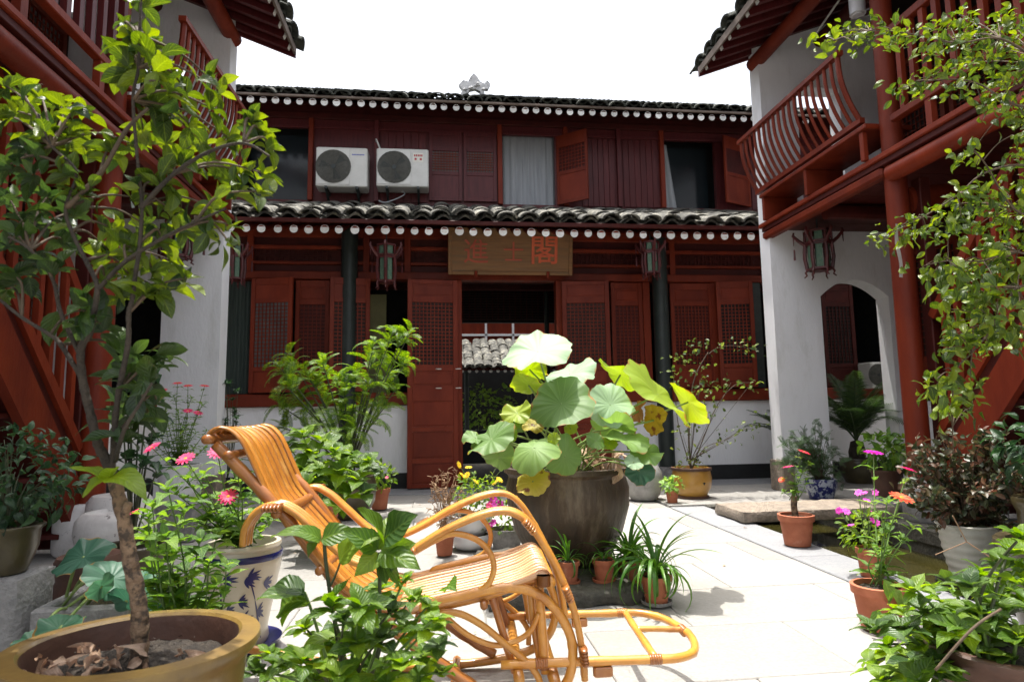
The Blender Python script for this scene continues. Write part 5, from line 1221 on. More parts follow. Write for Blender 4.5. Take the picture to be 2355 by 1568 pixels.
# ================================================================ POTTED PLANTS
def bush(P, key, c, rad, n, size, seed, up=.5, shell=.35, name='leaf', squash=1.0):
    rn = random.Random(seed); c = V3(c)
    for i in range(n):
        d = rdir(rn); t = shell+(1-shell)*rn.random()**.6; p = c+V3((d.x*rad[0], d.y*rad[1], d.z*rad[2]))*t
        dd = (d*.7+rdir(rn)*.6+V3((0, 0, -.15))).normalized(); P.leaf(key, p, dd, V3((0, 0, 1))*up+d*.6+rdir(rn)*.4, size*rn.uniform(.65, 1.15), rn, name)
def branchy(P, base, tips, r0, r1, mt='twig', seed=0, sag=.0, name='stem'):
    rn = random.Random(seed)
    for t in tips:
        b = V3(base)+V3((rn.uniform(-.02, .02), rn.uniform(-.02, .02), 0)); t = V3(t); m1 = b.lerp(t, .45)+V3((rn.uniform(-.04, .04), rn.uniform(-.04, .04), .1*(t-b).length)); P.stem(smoothpts([b, m1, t], 5), r0, r1, mt, 6, name)
# --- small spider plants on the stone block
def spider(loc, R_, H_, n, L_, label, seed, group='spider plants in terracotta pots', saucer='terra'):
    t = potted('spider_plant', label, loc, R_, H_, R_*.7, 'terra', 'terra', group=group, saucer=saucer); P = Plant(t); rn = random.Random(seed)
    for i in range(n):
        a = i*2.4+rn.uniform(-.3, .3); e = rn.uniform(-.1, .5); d = V3((math.cos(a), math.sin(a), e)); 
        P.leaf('blade', V3(loc)+V3((math.cos(a)*.012, math.sin(a)*.012, H_)), d, (0, 0, 1) if e < .9 else (math.cos(a), math.sin(a), 1), L_*rn.uniform(.55, 1.15), rn)
    P.finish(cap=120, minpx=5); return t
a = atD(1307, 1333, 3.24); spider((a.x, a.y, .082), .060, .105, 16, .22, 'small terracotta pot with sparse strap leaves below the lotus jar, the one nearer the chair', 21)
a = atD(1389, 1335, 3.26); spider((a.x, a.y, .082), .060, .105, 14, .20, 'small spider plant pot on the stone block next to the leafy spider plants', 22)
a = atZ(1510, 1392); spider((a.x, a.y, .02), .075, .125, 60, .36, 'bushy long-leaved spider plant in a terracotta pot on the paving beside the stone block', 23, saucer='greystone')
a = atZ(1448, 1345); spider((a.x, a.y, .02), .07, .12, 60, .34, 'leafy spider plant half hidden behind the bushy one, against the lotus jar', 24)
# --- rose shrub in the yellow pot
a = atZ(1592, 1146); t = potted('rose_shrub', 'airy rose shrub in a round yellow glazed pot by the plinth of the hall', (a.x, a.y, .012), .195, .315, .135, 'barrel', 'yellowpot'); P = Plant(t)
q = MB(); q.lathe((a.x, a.y, .012), [(.14, 0), (.17, .0), (.175, .025), (.14, .028)], 30); part('saucer', q, M['brownpot'], t, smooth=45)
q = MB(); q.lathe((a.x, a.y, .012), [(.202, .288), (.212, .292), (.213, .318), (.198, .322)], 36); part('pot_rim', q, M['brownpot'], t, smooth=45)
q = MB(); Am = math.atan2(CAMP.y-a.y, CAMP.x-a.x)+.62
for (da, z_, dz, ww) in ((0, .16, .045, .006), (.04, .185, -.02, .007), (-.05, .17, .02, .006), (.03, .15, .015, .008)):
    for k in range(3): 
        A_ = Am+da+k*.02; r_ = .2065; p_ = V3((a.x+r_*math.cos(A_), a.y+r_*math.sin(A_), .012+z_+dz*k/2)); t_ = V3((-math.sin(A_), math.cos(A_), 0)); q.add([p_-t_*ww, p_+t_*ww, p_+t_*ww*.4+V3((0, 0, .022)), p_-t_*ww*.4+V3((0, 0, .022))], [(0, 1, 2, 3)])
part('painted_mark', q, M['plinth'], t)
base = V3((a.x, a.y-.0, .30)); Yr = a.y
tips = [(1570, 830), (1590, 800), (1612, 790), (1640, 795), (1700, 795), (1735, 805), (1545, 850), (1560, 880), (1615, 855), (1650, 885), (1620, 900), (1680, 880), (1720, 890), (1600, 930), (1640, 945), (1700, 990), (1735, 975), (1660, 1010), (1570, 1000), (1590, 970), (1610, 870), (1575, 1050), (1620, 1040), (1600, 905)]
TP = [atY(x, y, Yr+RND.uniform(-.15, .15)) for x, y in tips]
main = [base, base+V3((-.01, 0, .35)), atY(1590, 900, Yr), atY(1605, 850, Yr), atY(1628, 810, Yr)]
P.stem(smoothpts(main, 5), .012, .005, 'twig', 7)
P.stem(smoothpts([base, atY(1620, 1000, Yr), atY(1650, 930, Yr), atY(1690, 885, Yr), atY(1730, 880, Yr)], 5), .007, .003)
P.stem(smoothpts([base, atY(1620, 1030, Yr), atY(1670, 1010, Yr), atY(1700, 990, Yr), atY(1730, 985, Yr)], 5), .005, .002)
P.stem(smoothpts([atY(1628, 815, Yr), atY(1650, 800, Yr), atY(1690, 795, Yr), atY(1740, 805, Yr)], 5), .005, .002)
P.stem(smoothpts([base, atY(1560, 980, Yr), atY(1552, 900, Yr), atY(1545, 850, Yr)], 5), .006, .002)
for i, tp in enumerate(TP):
    rn = random.Random(i+90)
    for k in range(13):
        p = tp+V3((rn.gauss(0, .065), rn.gauss(0, .06), rn.gauss(0, .05))); P.leaf('rose', p, rdir(rn, -.2), rdir(rn, 1.0), rn.uniform(.035, .065), rn)
    if i > 10: P.stem([base+V3((0, 0, .1)), base.lerp(tp, .6)+V3((0, 0, .04)), tp], .003, .0015)
bush(P, 'rose', base+V3((0, 0, .05)), (.17, .15, .06), 40, .04, 77)
P.finish(cap=300)
a = atZ(1546, 1158); t = potted('small_potted_herb', 'tiny terracotta pot of pale green crinkled leaves beside the yellow pot', (a.x, a.y, .012), .068, .125, .048, 'terra', 'terra'); P = Plant(t)
bush(P, 'light', V3(a)+V3((0, 0, .19)), (.105, .1, .085), 90, .05, 31, up=1.0); P.finish(cap=120)
# --- white jar behind the lotus
a = atZ(1480, 1150); q = MB(); q.lathe((a.x, a.y, .012), [(.13, 0), (.17, .05), (.205, .17), (.20, .28), (.15, .37), (.12, .39), (.125, .42), (.105, .42), (.10, .38)], 36); single('ceramic_jar', q, M['oldjar'], 'round greyish ceramic jar standing behind the lotus jar near the hall wall', 'jar', smooth=50, loc=(a.x, a.y, .012))
# --- terracotta pots along the pool kerb
def zinnia(P, root, base, stems, leafsize, rn, lkey='zinl', every=.055, fl=None, r=.0035, lean=0):
    for (tip, fmt, fr) in stems:
        tip = V3(tip); b = V3(base)+V3((rn.uniform(-.03, .03), rn.uniform(-.03, .03), 0)); m_ = b.lerp(tip, .5)+V3((rn.uniform(-.03, .03), rn.uniform(-.03, .03), 0)); pts = smoothpts([b, m_, tip], 6); P.stem(pts, r, r*.6, 'stemgreen')
        L_ = (tip-b).length; n = int(L_/every); ax = (tip-b).normalized(); ph = rn.uniform(0, 3)
        for k in range(1, n):
            t = k/n; i = min(int(t*12), 11); p = pts[min(i, len(pts)-1)]
            for s_ in (0, 1):
                A = ph+k*1.57+s_*math.pi; d = V3((math.cos(A), math.sin(A), .35)); P.leaf(lkey, p, d, (0, 0, 1), leafsize*rn.uniform(.6, 1.1)*(1.1-.4*t), rn)
        if fmt: flower(root, tip, (tip-m_).normalized()+V3((0, -.25, .4)), fr, fmt, petals=12)
        else: rosette(P, lkey, tip, ax+V3((0, 0, .3)), 5, leafsize*.8, rn)
rn = random.Random(41)
a = atZ(1834, 1255); loc = V3((a.x, a.y, .01)); t = potted('potted_zinnia', 'zinnia with two pink-red flowers in a terracotta pot on the kerb by the stone slab', loc, .118, .205, .085, 'terra', 'terra', group='terracotta pots along the pool kerb'); P = Plant(t)
b = loc+V3((0, 0, .2)); D_ = 4.45
q = MB(); q.tube(smoothpts([b-V3((0, 0, .02)), b+V3((-.01, 0, .06)), b+V3((.0, 0, .13))], 4), .022, 8); part('stem', q, M['bark'], t, smooth=True)
bb = b+V3((0, 0, .1))
zinnia(P, t, bb, [(atD(1848, 1040, D_), 'petal_red', .045), (atD(1812, 1074, D_), 'petal_pink', .045), (atD(1860, 1065, D_), None, 0), (atD(1800, 1100, D_), None, 0), (atD(1845, 1085, D_), None, 0), (atD(1855, 1100, D_), None, 0), (atD(1820, 1110, D_), None, 0), (atD(1802, 1130, D_), None, 0)], .075, rn, 'zin')
flower(t, atD(1797, 1103, D_), (-.5, -.4, .6), .025, M and 'petal_orange'); P.finish(cap=220)
a = atZ(2006, 1326); loc = V3((a.x, a.y, .01)); t = potted('potted_petunia', 'magenta-flowered bedding plant in a small terracotta pot on the kerb', loc, .078, .15, .06, 'terra', 'terra', group='terracotta pots along the pool kerb'); P = Plant(t)
c = loc+V3((-.03, 0, .24)); bush(P, 'petunia', c, (.13, .12, .11), 170, .045, 43, up=.8)
for i in range(15):
    p = c+V3((rn.uniform(-.13, .08), rn.uniform(-.1, .05), rn.uniform(.02, .22))); P.stem([c-V3((0, 0, .08)), p], .002, .0015, 'stemgreen'); flower(t, p, rdir(rn, 1.0)+V3((0, -.5, 0)), .020, 'petal_magenta', layers=1, petals=6, centre=False, cup=.4)
P.finish(cap=170)
a = atZ(2025, 1448); loc = V3((a.x, a.y, .01)); t = potted('tall_zinnia', 'tall leggy zinnia with faded pink blooms in the kerb pot nearest the camera', loc, .105, .18, .075, 'terra', 'terra', group='terracotta pots along the pool kerb'); P = Plant(t)
b = loc+V3((0, 0, .17)); D_ = 2.72
zinnia(P, t, b, [(atD(2008, 1042, D_+.3), 'petal_magenta', .045), (atD(2088, 1080, D_+.2), 'petal_pink', .038), (atD(2072, 1145, D_), 'petal_orange', .05), (atD(2040, 1150, D_), None, 0), (atD(2100, 1210, D_), None, 0), (atD(2020, 1260, D_), None, 0), (atD(2075, 1240, D_), None, 0), (atD(2045, 1330, D_-.05), None, 0), (atD(2025, 1180, D_), None, 0)], .105, rn, 'zinl', every=.07)
for (x, y, x2, y2) in ((2030, 1330, 2050, 1380), (2050, 1350, 2075, 1400), (2060, 1370, 2100, 1430), (2020, 1400, 2010, 1440)):
    p, p2 = atD(x, y, D_-.1), atD(x2, y2, D_-.12); P.leaf('zin', p, p2-p, (0, -.7, .7), .11, rn)
P.finish(cap=220)
# dry forked twig by the ribbed pot
# --- blue and white bowl with cedar-like shrub
a = atZ(1889, 1149); loc = V3((a.x, a.y, .012)); t = potted('feathery_shrub', 'soft grey-green feathery shrub in a blue-and-white bowl in front of the white pillar', loc, .16, .205, .11, 'bowl', 'bluewhite'); P = Plant(t)
q = MB(); q.lathe(loc, [(.10, -.0), (.115, .0), (.12, .02), (.10, .022)], 28); part('pot_foot', q, M['blue'], t, smooth=45)
rn = random.Random(51)
for i in range(46):
    tipx = rn.uniform(1795, 1945); ty = 965+ (abs(tipx-1860)/75)**2*75 + rn.uniform(0, 90); tp = atY(tipx, ty, loc.y+rn.uniform(-.2, .2)); b = loc+V3((rn.uniform(-.05, .05), 0, .2)); pts = smoothpts([b, b.lerp(tp, .5)+V3((0, 0, .05)), tp], 6); P.stem(pts, .004, .0015)
    for k in range(3, 13): P.leaf('cedarf', pts[k], (tp-b).normalized()*.5+rdir(rn), rdir(rn, .8), rn.uniform(.07, .13), rn, 'spray')
P.finish(cap=260)
# --- brown pots right of the arch
a = atZ(2046, 1172); loc = V3((a.x, a.y, .012)); q = MB(); q.lathe(loc, [(.2, 0), (.22, .02), (.22, .07), (.19, .1), (.001, .1)], 32); single('stone_drum', q, M['greystone'], 'low grey stone drum carrying the brown pot between archway and red column', 'stone drum', smooth=50, loc=loc)
loc = loc+V3((0, 0, .115)); t = potted('leafy_pot_plant', 'compact dark leafed plant in a brown stoneware pot on the grey stone drum', loc, .145, .24, .105, 'lip', 'brownpot'); P = Plant(t); bush(P, 'zin', loc+V3((0, 0, .42)), (.22, .2, .17), 150, .11, 61, up=.8); branchy(P, loc+V3((0, 0, .2)), [loc+V3((math.cos(k)*.12, math.sin(k)*.12, .42)) for k in range(7)], .005, .003, 'stemdark'); P.finish(cap=150)
# --- maroon shrub in the ribbed white pot
a = atZ(2236, 1345); loc = V3((a.x, a.y, .01)); t = potted('reddish_shrub', 'dense reddish-brown small-leaved shrub in a tall white ribbed pot by the pool', loc, .145, .31, .085, 'ribbed', 'ribbed'); P = Plant(t)
c = loc+V3((.04, 0, .52)); rn = random.Random(71)
for i in range(90):
    d = rdir(rn, .2); tp = c+V3((d.x*.36, d.y*.3, d.z*.27)); b = loc+V3((0, 0, .29)); pts = smoothpts([b, b.lerp(tp, .5)+V3((0, 0, .06)), tp], 6); P.stem(pts, .004, .0015)
    for k in range(4, 13):
        for _ in range(3): P.leaf('maroon', pts[k]+V3((rn.gauss(0, .02), rn.gauss(0, .02), rn.gauss(0, .02))), rdir(rn), rdir(rn, 1.0), rn.uniform(.032, .058), rn)
P.finish(cap=300)
# dry twig
q = MB(); A, B_, C_ = atD(2190, 1185, 2.9), atD(2222, 1245, 2.9), atD(2150, 1275, 2.9); E_ = atD(2290, 1290, 2.85)
q.tube([A, B_, E_], .0026, 5); q.tube([B_, C_], .002, 5); single('dry_twig', q, M['dry'], 'forked dry twig sticking out beside the ribbed pot over the water', 'twig', loc=A)
# --- cycads
def cycad(label, loc, fr, size, seed, pot=True):
    t = thing('cycad', label, 'cycad', loc); P = Plant(t); rn = random.Random(seed)
    add_pot(t, loc, .2, .3, .15, 'barrel', 'darkpot'); q = MB(); q.lathe(V3(loc)+V3((0, 0, .28)), [(.09, 0), (.10, .1), (.07, .22), (.001, .25)], 14, wob=.05); part('trunk', q, M['barkdark'], t, smooth=50)
    top = V3(loc)+V3((0, 0, .5))
    for i in range(fr):
        A = i*2.4; e = rn.uniform(-.1, .9); P.leaf('cycad', top, V3((math.cos(A), math.sin(A), e)), V3((0, 0, 1)), size*rn.uniform(.8, 1.1), rn, 'frond')
    P.finish(cap=60); return t
a = atY(1968, 1000, 7.45); cycad('large dark cycad seen through the white archway', (a.x, 7.45, .012), 26, 1.0, 81)
a = atY(1800, 1000, 7.55); cycad('dark cycad whose fronds poke out behind the white pillar beside the hall wall', (a.x+.05, 7.55, .012), 20, .62, 82)
# --- terracotta pot by the door, left
a = atZ(872, 1172); loc = V3((a.x, a.y, .012)); t = potted('small_flowering_plant', 'small leafy plant in a plain terracotta pot standing on the paving near the left plinth', loc, .105, .20, .075, 'terra', 'terra'); P = Plant(t)
bush(P, 'petunia', loc+V3((0, 0, .33)), (.16, .15, .15), 150, .065, 91, up=.8); rn = random.Random(9)
for i in range(5): flower(t, loc+V3((rn.uniform(-.1, .1), -.1, .35+rn.uniform(-.05, .12))), (0, -.5, .6), .02, 'petal_pink', layers=1, petals=8, centre=False)
P.finish(cap=150)
# --- feathery tree in a dark pot by the wall
a = atZ(800, 1190); loc = V3((a.x, a.y, .01)); t = potted('feathery_tree', 'bright green feathery-leaved young tree in a dark pot in front of the shutters', loc, .24, .40, .17, 'barrel', 'darkpot'); P = Plant(t)
rn = random.Random(101); Yt = loc.y; b = loc+V3((0, 0, .38))
shoots = [((885, 800), .8), ((930, 770), .8), ((905, 760), .8), ((945, 760), .7), ((855, 830), .9), ((820, 850), .9), ((790, 880), 1), ((850, 880), 1), ((900, 850), .9), ((935, 830), .8), ((915, 890), .8), ((660, 815), .8), ((640, 840), .8), ((700, 850), .9), ((740, 830), .8), ((720, 880), 1), ((660, 890), 1), ((640, 930), .9), ((690, 930), 1), ((740, 920), 1), ((790, 940), 1.1), ((840, 930), 1.1), ((640, 980), .9), ((700, 985), 1), ((760, 980), 1.1), ((820, 980), 1), ((870, 960), .9), ((650, 860), .9), ((770, 860), .8), ((860, 790), .8), ((890, 930), .8), ((800, 1010), 1)]
for i, ((x, y), s_) in enumerate(shoots):
    tp = atY(x, y, Yt+rn.uniform(-.3, .25)); pts = smoothpts([b, b.lerp(tp, .45)+V3((0, 0, .10)), tp], 6); P.stem(pts, .010, .004, 'stemdark')
    ax = (tp-pts[-3]).normalized()
    for k in range(11):
        A = k*2.4; x_, y_ = basis(ax); d = (x_*math.cos(A)+y_*math.sin(A))*.9+ax*rn.uniform(-.1, .7)+V3((0, 0, .15)); P.leaf('fern', tp-ax*rn.uniform(0, .15), d, V3((0, 0, 1))+rdir(rn)*.3, .27*s_*rn.uniform(.7, 1.1), rn, 'frond')
P.finish(cap=300)
# --- hydrangeas behind the chair
def hydrangea(label, loc, heads, Dr, size, seed, pot=None, keys=('hyd', 'hyd', 'hydd'), base=None, n=7, cap=300, stemr=.006, group=None, minpx=8):
    t = thing('hydrangea', label, 'potted plant', loc, group); P = Plant(t); rn = random.Random(seed)
    if pot: add_pot(t, loc, *pot)
    b = base or V3(loc)+V3((0, 0, pot[1] if pot else .1))
    for (x, y, *s_) in heads:
        s_ = s_[0] if s_ else 1.0; D_ = rn.uniform(*Dr); tp = atD(x, y, D_); b2 = b+V3((rn.uniform(-.05, .05), rn.uniform(-.05, .05), 0)); pts = smoothpts([b2, b2.lerp(tp, .5)+V3((rn.uniform(-.03, .03), rn.uniform(-.03, .03), .06)), tp], 6)
        P.stem(pts, stemr, stemr*.55, 'stemdark' if rn.random() < .4 else 'stemgreen'); ax = (V3((0, 0, 1))+(tp-b).normalized()*.7+rdir(rn)*.25)
        key = rn.choice(keys); rosette(P, key, tp, ax, n, size*s_, rn, spread=1.0)
        for k in range(5, 11, 2):
            for sg in (1, -1):
                A = rn.uniform(0, 6.28); P.leaf(rn.choice(keys), pts[k], V3((math.cos(A), math.sin(A), .2)), V3((0, 0, 1))+rdir(rn)*.4, size*s_*rn.uniform(.7, 1.05), rn)
    P.finish(cap=cap, minpx=minpx); return t
a = atZ(735, 1225); hydrangea('sunlit hydrangea with broad light green leaves behind the rocking chair back', (a.x, a.y, .01), [(695, 995, 1.1), (740, 1010), (715, 1035), (770, 1035), (660, 1020, .8), (800, 1045), (830, 1065), (690, 1075), (740, 1075), (780, 1080), (820, 1100), (700, 1110), (760, 1120), (850, 1055, .8), (865, 1080, .7), (800, 1130, .9), (730, 1150), (780, 1160), (840, 1130, .8)], (4.0, 4.5), .17, 111, pot=(.17, .27, .12, 'terra', 'terra'))
# --- pot group right of it, behind the arms
a = atZ(1082, 1262); loc = V3((a.x, a.y, .01)); t = thing('bedding_plants', 'white two-tier round pot of yellow and magenta flowers left of the lotus jar', 'potted plant', loc); P = Plant(t)
add_pot(t, loc, .16, .10, .10, 'bowl', 'whitepot', nm='pot_stand'); add_pot(t, loc+V3((0, 0, .095)), .155, .135, .10, 'bowl', 'whitepot')
rn = random.Random(121); c = loc+V3((.07, 0, .36)); bush(P, 'petunia', c, (.2, .16, .15), 260, .05, 122, up=.8); 
for i in range(9):
    p = c+V3((rn.uniform(-.16, .2), rn.uniform(-.12, .0), rn.uniform(.08, .24))); P.stem([c, p], .002, .0015, 'stemgreen'); flower(t, p, rdir(rn, 1)+V3((0, -.4, 0)), .028, 'petal_yellow', layers=2, petals=10)
for i in range(5):
    p = c+V3((rn.uniform(-.05, .25), -.13, rn.uniform(-.1, .08))); flower(t, p, (0, -.9, .3), .03, 'petal_magenta', layers=1, petals=5, cup=.5)
P.finish(cap=200)
a = atZ(1165, 1265); loc = V3((a.x, a.y, .01)); t = potted('potted_petunia', 'low mound of pink flowers in a grey pot against the lotus jar', loc, .12, .14, .09, 'bowl', 'greystone'); P = Plant(t); c = loc+V3((0, 0, .22)); bush(P, 'petunia', c, (.2, .15, .14), 220, .045, 131, up=.7)
for i in range(12): flower(t, c+V3((rn.uniform(-.18, .16), -.13+rn.uniform(-.02, .05), rn.uniform(-.05, .14))), (rn.uniform(-.4, .4), -.9, .4), .022, 'petal_magenta' if i % 3 else 'petal_pink', layers=1, petals=5, centre=False, cup=.4)
P.finish(cap=200)
a = atZ(1022, 1278); loc = V3((a.x, a.y, .01)); t = potted('dried_seedhead_plant', 'withered brown seedhead stalks in a small terracotta pot before the open left door leaf', loc, .07, .14, .05, 'terra', 'terra'); P = Plant(t)
for i in range(60):
    x, y = rn.uniform(985, 1062), rn.uniform(1075, 1215); tp = atD(x, y, 4.0+rn.uniform(-.12, .12)); b = loc+V3((rn.uniform(-.03, .03), 0, .13)); pts = smoothpts([b, b.lerp(tp, .6)+V3((0, 0, .03)), tp], 4); P.stem(pts, .0016, .001, 'dry')
    for k in (5, 6, 7, 8): P.stem([pts[k], pts[k]+rdir(rn, .3)*.035], .0035, .002, 'dry', 5, 'seedhead')
P.finish()
# ================================================================ FOREGROUND LEFT: SMALL TREE IN THE OCHRE POT
PCc = atD(312, 1473, 1.203); PCx, PCy, PCz = PCc.x, PCc.y, PCc.z
loc = V3((PCx, PCy, .0)); tr = thing('potted_tree', 'small multi-stemmed tree with glossy leaves in a big ochre glazed basin, closest to the camera', 'potted tree', loc)
Rr = 273*1.2/FV; hz_ = PCz
q = MB(); q.lathe(loc, [(.12, 0), (.14, .05), (.165, .2), (.185, .36), (.200, hz_-.05), (.204, hz_-.035), (Rr*.97, hz_-.022), (Rr, hz_-.010), (Rr*.99, hz_), (.190, hz_+.003), (.184, hz_-.003)], 72, wob=.006)
q.v = [(x, loc.y+(y-loc.y)*.88, z) for x, y, z in q.v]; pt_ = part('pot', q, M['yellowglaze'], tr, smooth=50); q = MB(); q.lathe(loc, [(.0, hz_-.121), (.180, hz_-.12), (.181, hz_-.02), (.1845, hz_-.002)], 72); q.v = [(x, loc.y+(y-loc.y)*.88, z) for x, y, z in q.v]; part('inner_wall', q, M['brownpot'], pt_, smooth=50)
rn = random.Random(202); q = MB(); vs = [(loc.x, loc.y, hz_-.03)]; nr, n = 14, 48
for i in range(1, nr+1):
    for k in range(n):
        a = 2*math.pi*k/n; r_ = .181*i/nr; vs.append((loc.x+r_*math.cos(a), loc.y+.88*r_*math.sin(a), hz_-.030-.024*(i/nr)+rn.uniform(-.006, .007)))
q.add(vs, [(0, 1+k, 1+(k+1) % n) for k in range(n)]+[(1+i*n+k, 1+(i+1)*n+k, 1+(i+1)*n+(k+1) % n, 1+i*n+(k+1) % n) for i in range(nr-1) for k in range(n)]); part('soil', q, M['soil'], tr, smooth=True)
for i in range(34):                                        # fallen leaves on the soil
    a = rn.uniform(math.pi*.85, math.pi*1.9); r_ = rn.uniform(.03, .165); p = V3((loc.x+r_*math.cos(a)-.01, loc.y+.8*r_*math.sin(a), hz_-.032+rn.uniform(0, .022)))
    s_ = rn.uniform(.025, .05); inst('fallen_leaf', LV['litter'][i % 4][0], tr, frame(p, rdir(rn, -.1), rdir(rn, .9)) @ Matrix.Diagonal((s_, s_, s_, 1)))
q = MB()
for i in range(220):                                       # small crumbs
    a, r_ = rn.uniform(0, 6.28), .17*math.sqrt(rn.random()); p = V3((loc.x+r_*math.cos(a), loc.y+.85*r_*math.sin(a), hz_-.040)); s_ = rn.uniform(.002, .005)
    q.add([p+V3((s_*rn.uniform(-1, 1), s_*rn.uniform(-1, 1), s_*k*.9)) for k in (0, .3, .9, .5)], [(0, 1, 2), (0, 2, 3), (1, 3, 2), (0, 3, 1)])
part('soil_crumbs', q, M['soil'], tr, kind='stuff')
P = Plant(tr); DT = 1.18
def T(x, y, d=0.0): return atD(x, y, DT+d)
def wobble(pts, rs, mt, nm, n=14, amp=.12):
    P_ = smoothpts(pts, 8); N_ = len(P_); R_ = [rs[0]+(rs[-1]-rs[0])*i/(N_-1) for i in range(N_)]; R_ = [r_*(1+amp*math.sin(i*1.7)*.5+rn.uniform(-amp, amp)*.5) for i, r_ in enumerate(R_)]
    q = MB(); q.tube(P_, R_, n); part(nm, q, M[mt], tr, smooth=True)
wobble([T(318, 1528), T(322, 1450), T(318, 1380), T(300, 1290), T(284, 1190), T(262, 1100)], [.0165, .0115], 'bark', 'trunk')
q = MB(); q.tube(smoothpts([T(284, 1200), T(290, 1170, -.01), T(296, 1155, -.01)], 4), [.008]*9, 10); part('knot', q, M['bark'], tr, smooth=True)
wobble([T(263, 1110), T(245, 1060), T(225, 1020), T(210, 960), T(190, 873), T(186, 803), T(206, 768)], [.0098, .006], 'barkdark', 'branch')
wobble([T(206, 770), T(217, 716), T(224, 667), T(217, 638), T(196, 597), T(165, 533), T(151, 478), T(175, 395), T(119, 336), T(88, 263)], [.0055, .002], 'barkdark', 'branch', 10)
wobble([T(190, 873), T(140, 793), T(115, 770), T(50, 730), T(0, 690), T(-50, 655)], [.0045, .0022], 'barkdark', 'branch', 10)
wobble([T(258, 1105), T(262, 1010), T(273, 900), T(294, 793), T(296, 720), T(304, 688), T(312, 628), T(322, 558), T(326, 470), T(318, 390), T(306, 230), T(318, 157), T(322, 40), T(325, 0)], [.0056, .002], 'barkdark', 'branch', 10)
wobble([T(265, 1060, -.02), T(285, 990, -.05), T(320, 930, -.05), T(350, 880, -.05)], [.0045, .0022], 'barkdark', 'branch', 8)
wobble([T(186, 820), T(140, 720), T(120, 640), T(70, 575), T(20, 545)], [.0045, .0022], 'barkdark', 'branch', 8)
wobble([T(224, 667), T(290, 600), T(380, 545), T(450, 510), T(520, 480)], [.0045, .0022], 'barkdark', 'branch', 8)
wobble([T(322, 480), T(400, 400), T(480, 350), T(560, 330), T(620, 360)], [.0045, .0022], 'barkdark', 'branch', 8)
wobble([T(152, 478), T(230, 400), T(290, 300), T(340, 250)], [.005, .003], 'twig', 'branch', 8)
limbs = [T(x, y) for x, y in ((206, 768), (224, 667), (217, 638), (196, 597), (165, 533), (151, 478), (175, 395), (119, 336), (140, 793), (115, 770), (50, 730), (296, 720), (312, 628), (322, 558), (326, 470), (318, 390), (310, 300), (306, 230), (318, 157), (320, 80), (290, 600), (380, 545), (450, 510), (400, 400), (480, 350), (560, 330), (230, 400), (290, 300), (120, 640), (70, 575), (273, 900), (320, 930), (262, 1010))]
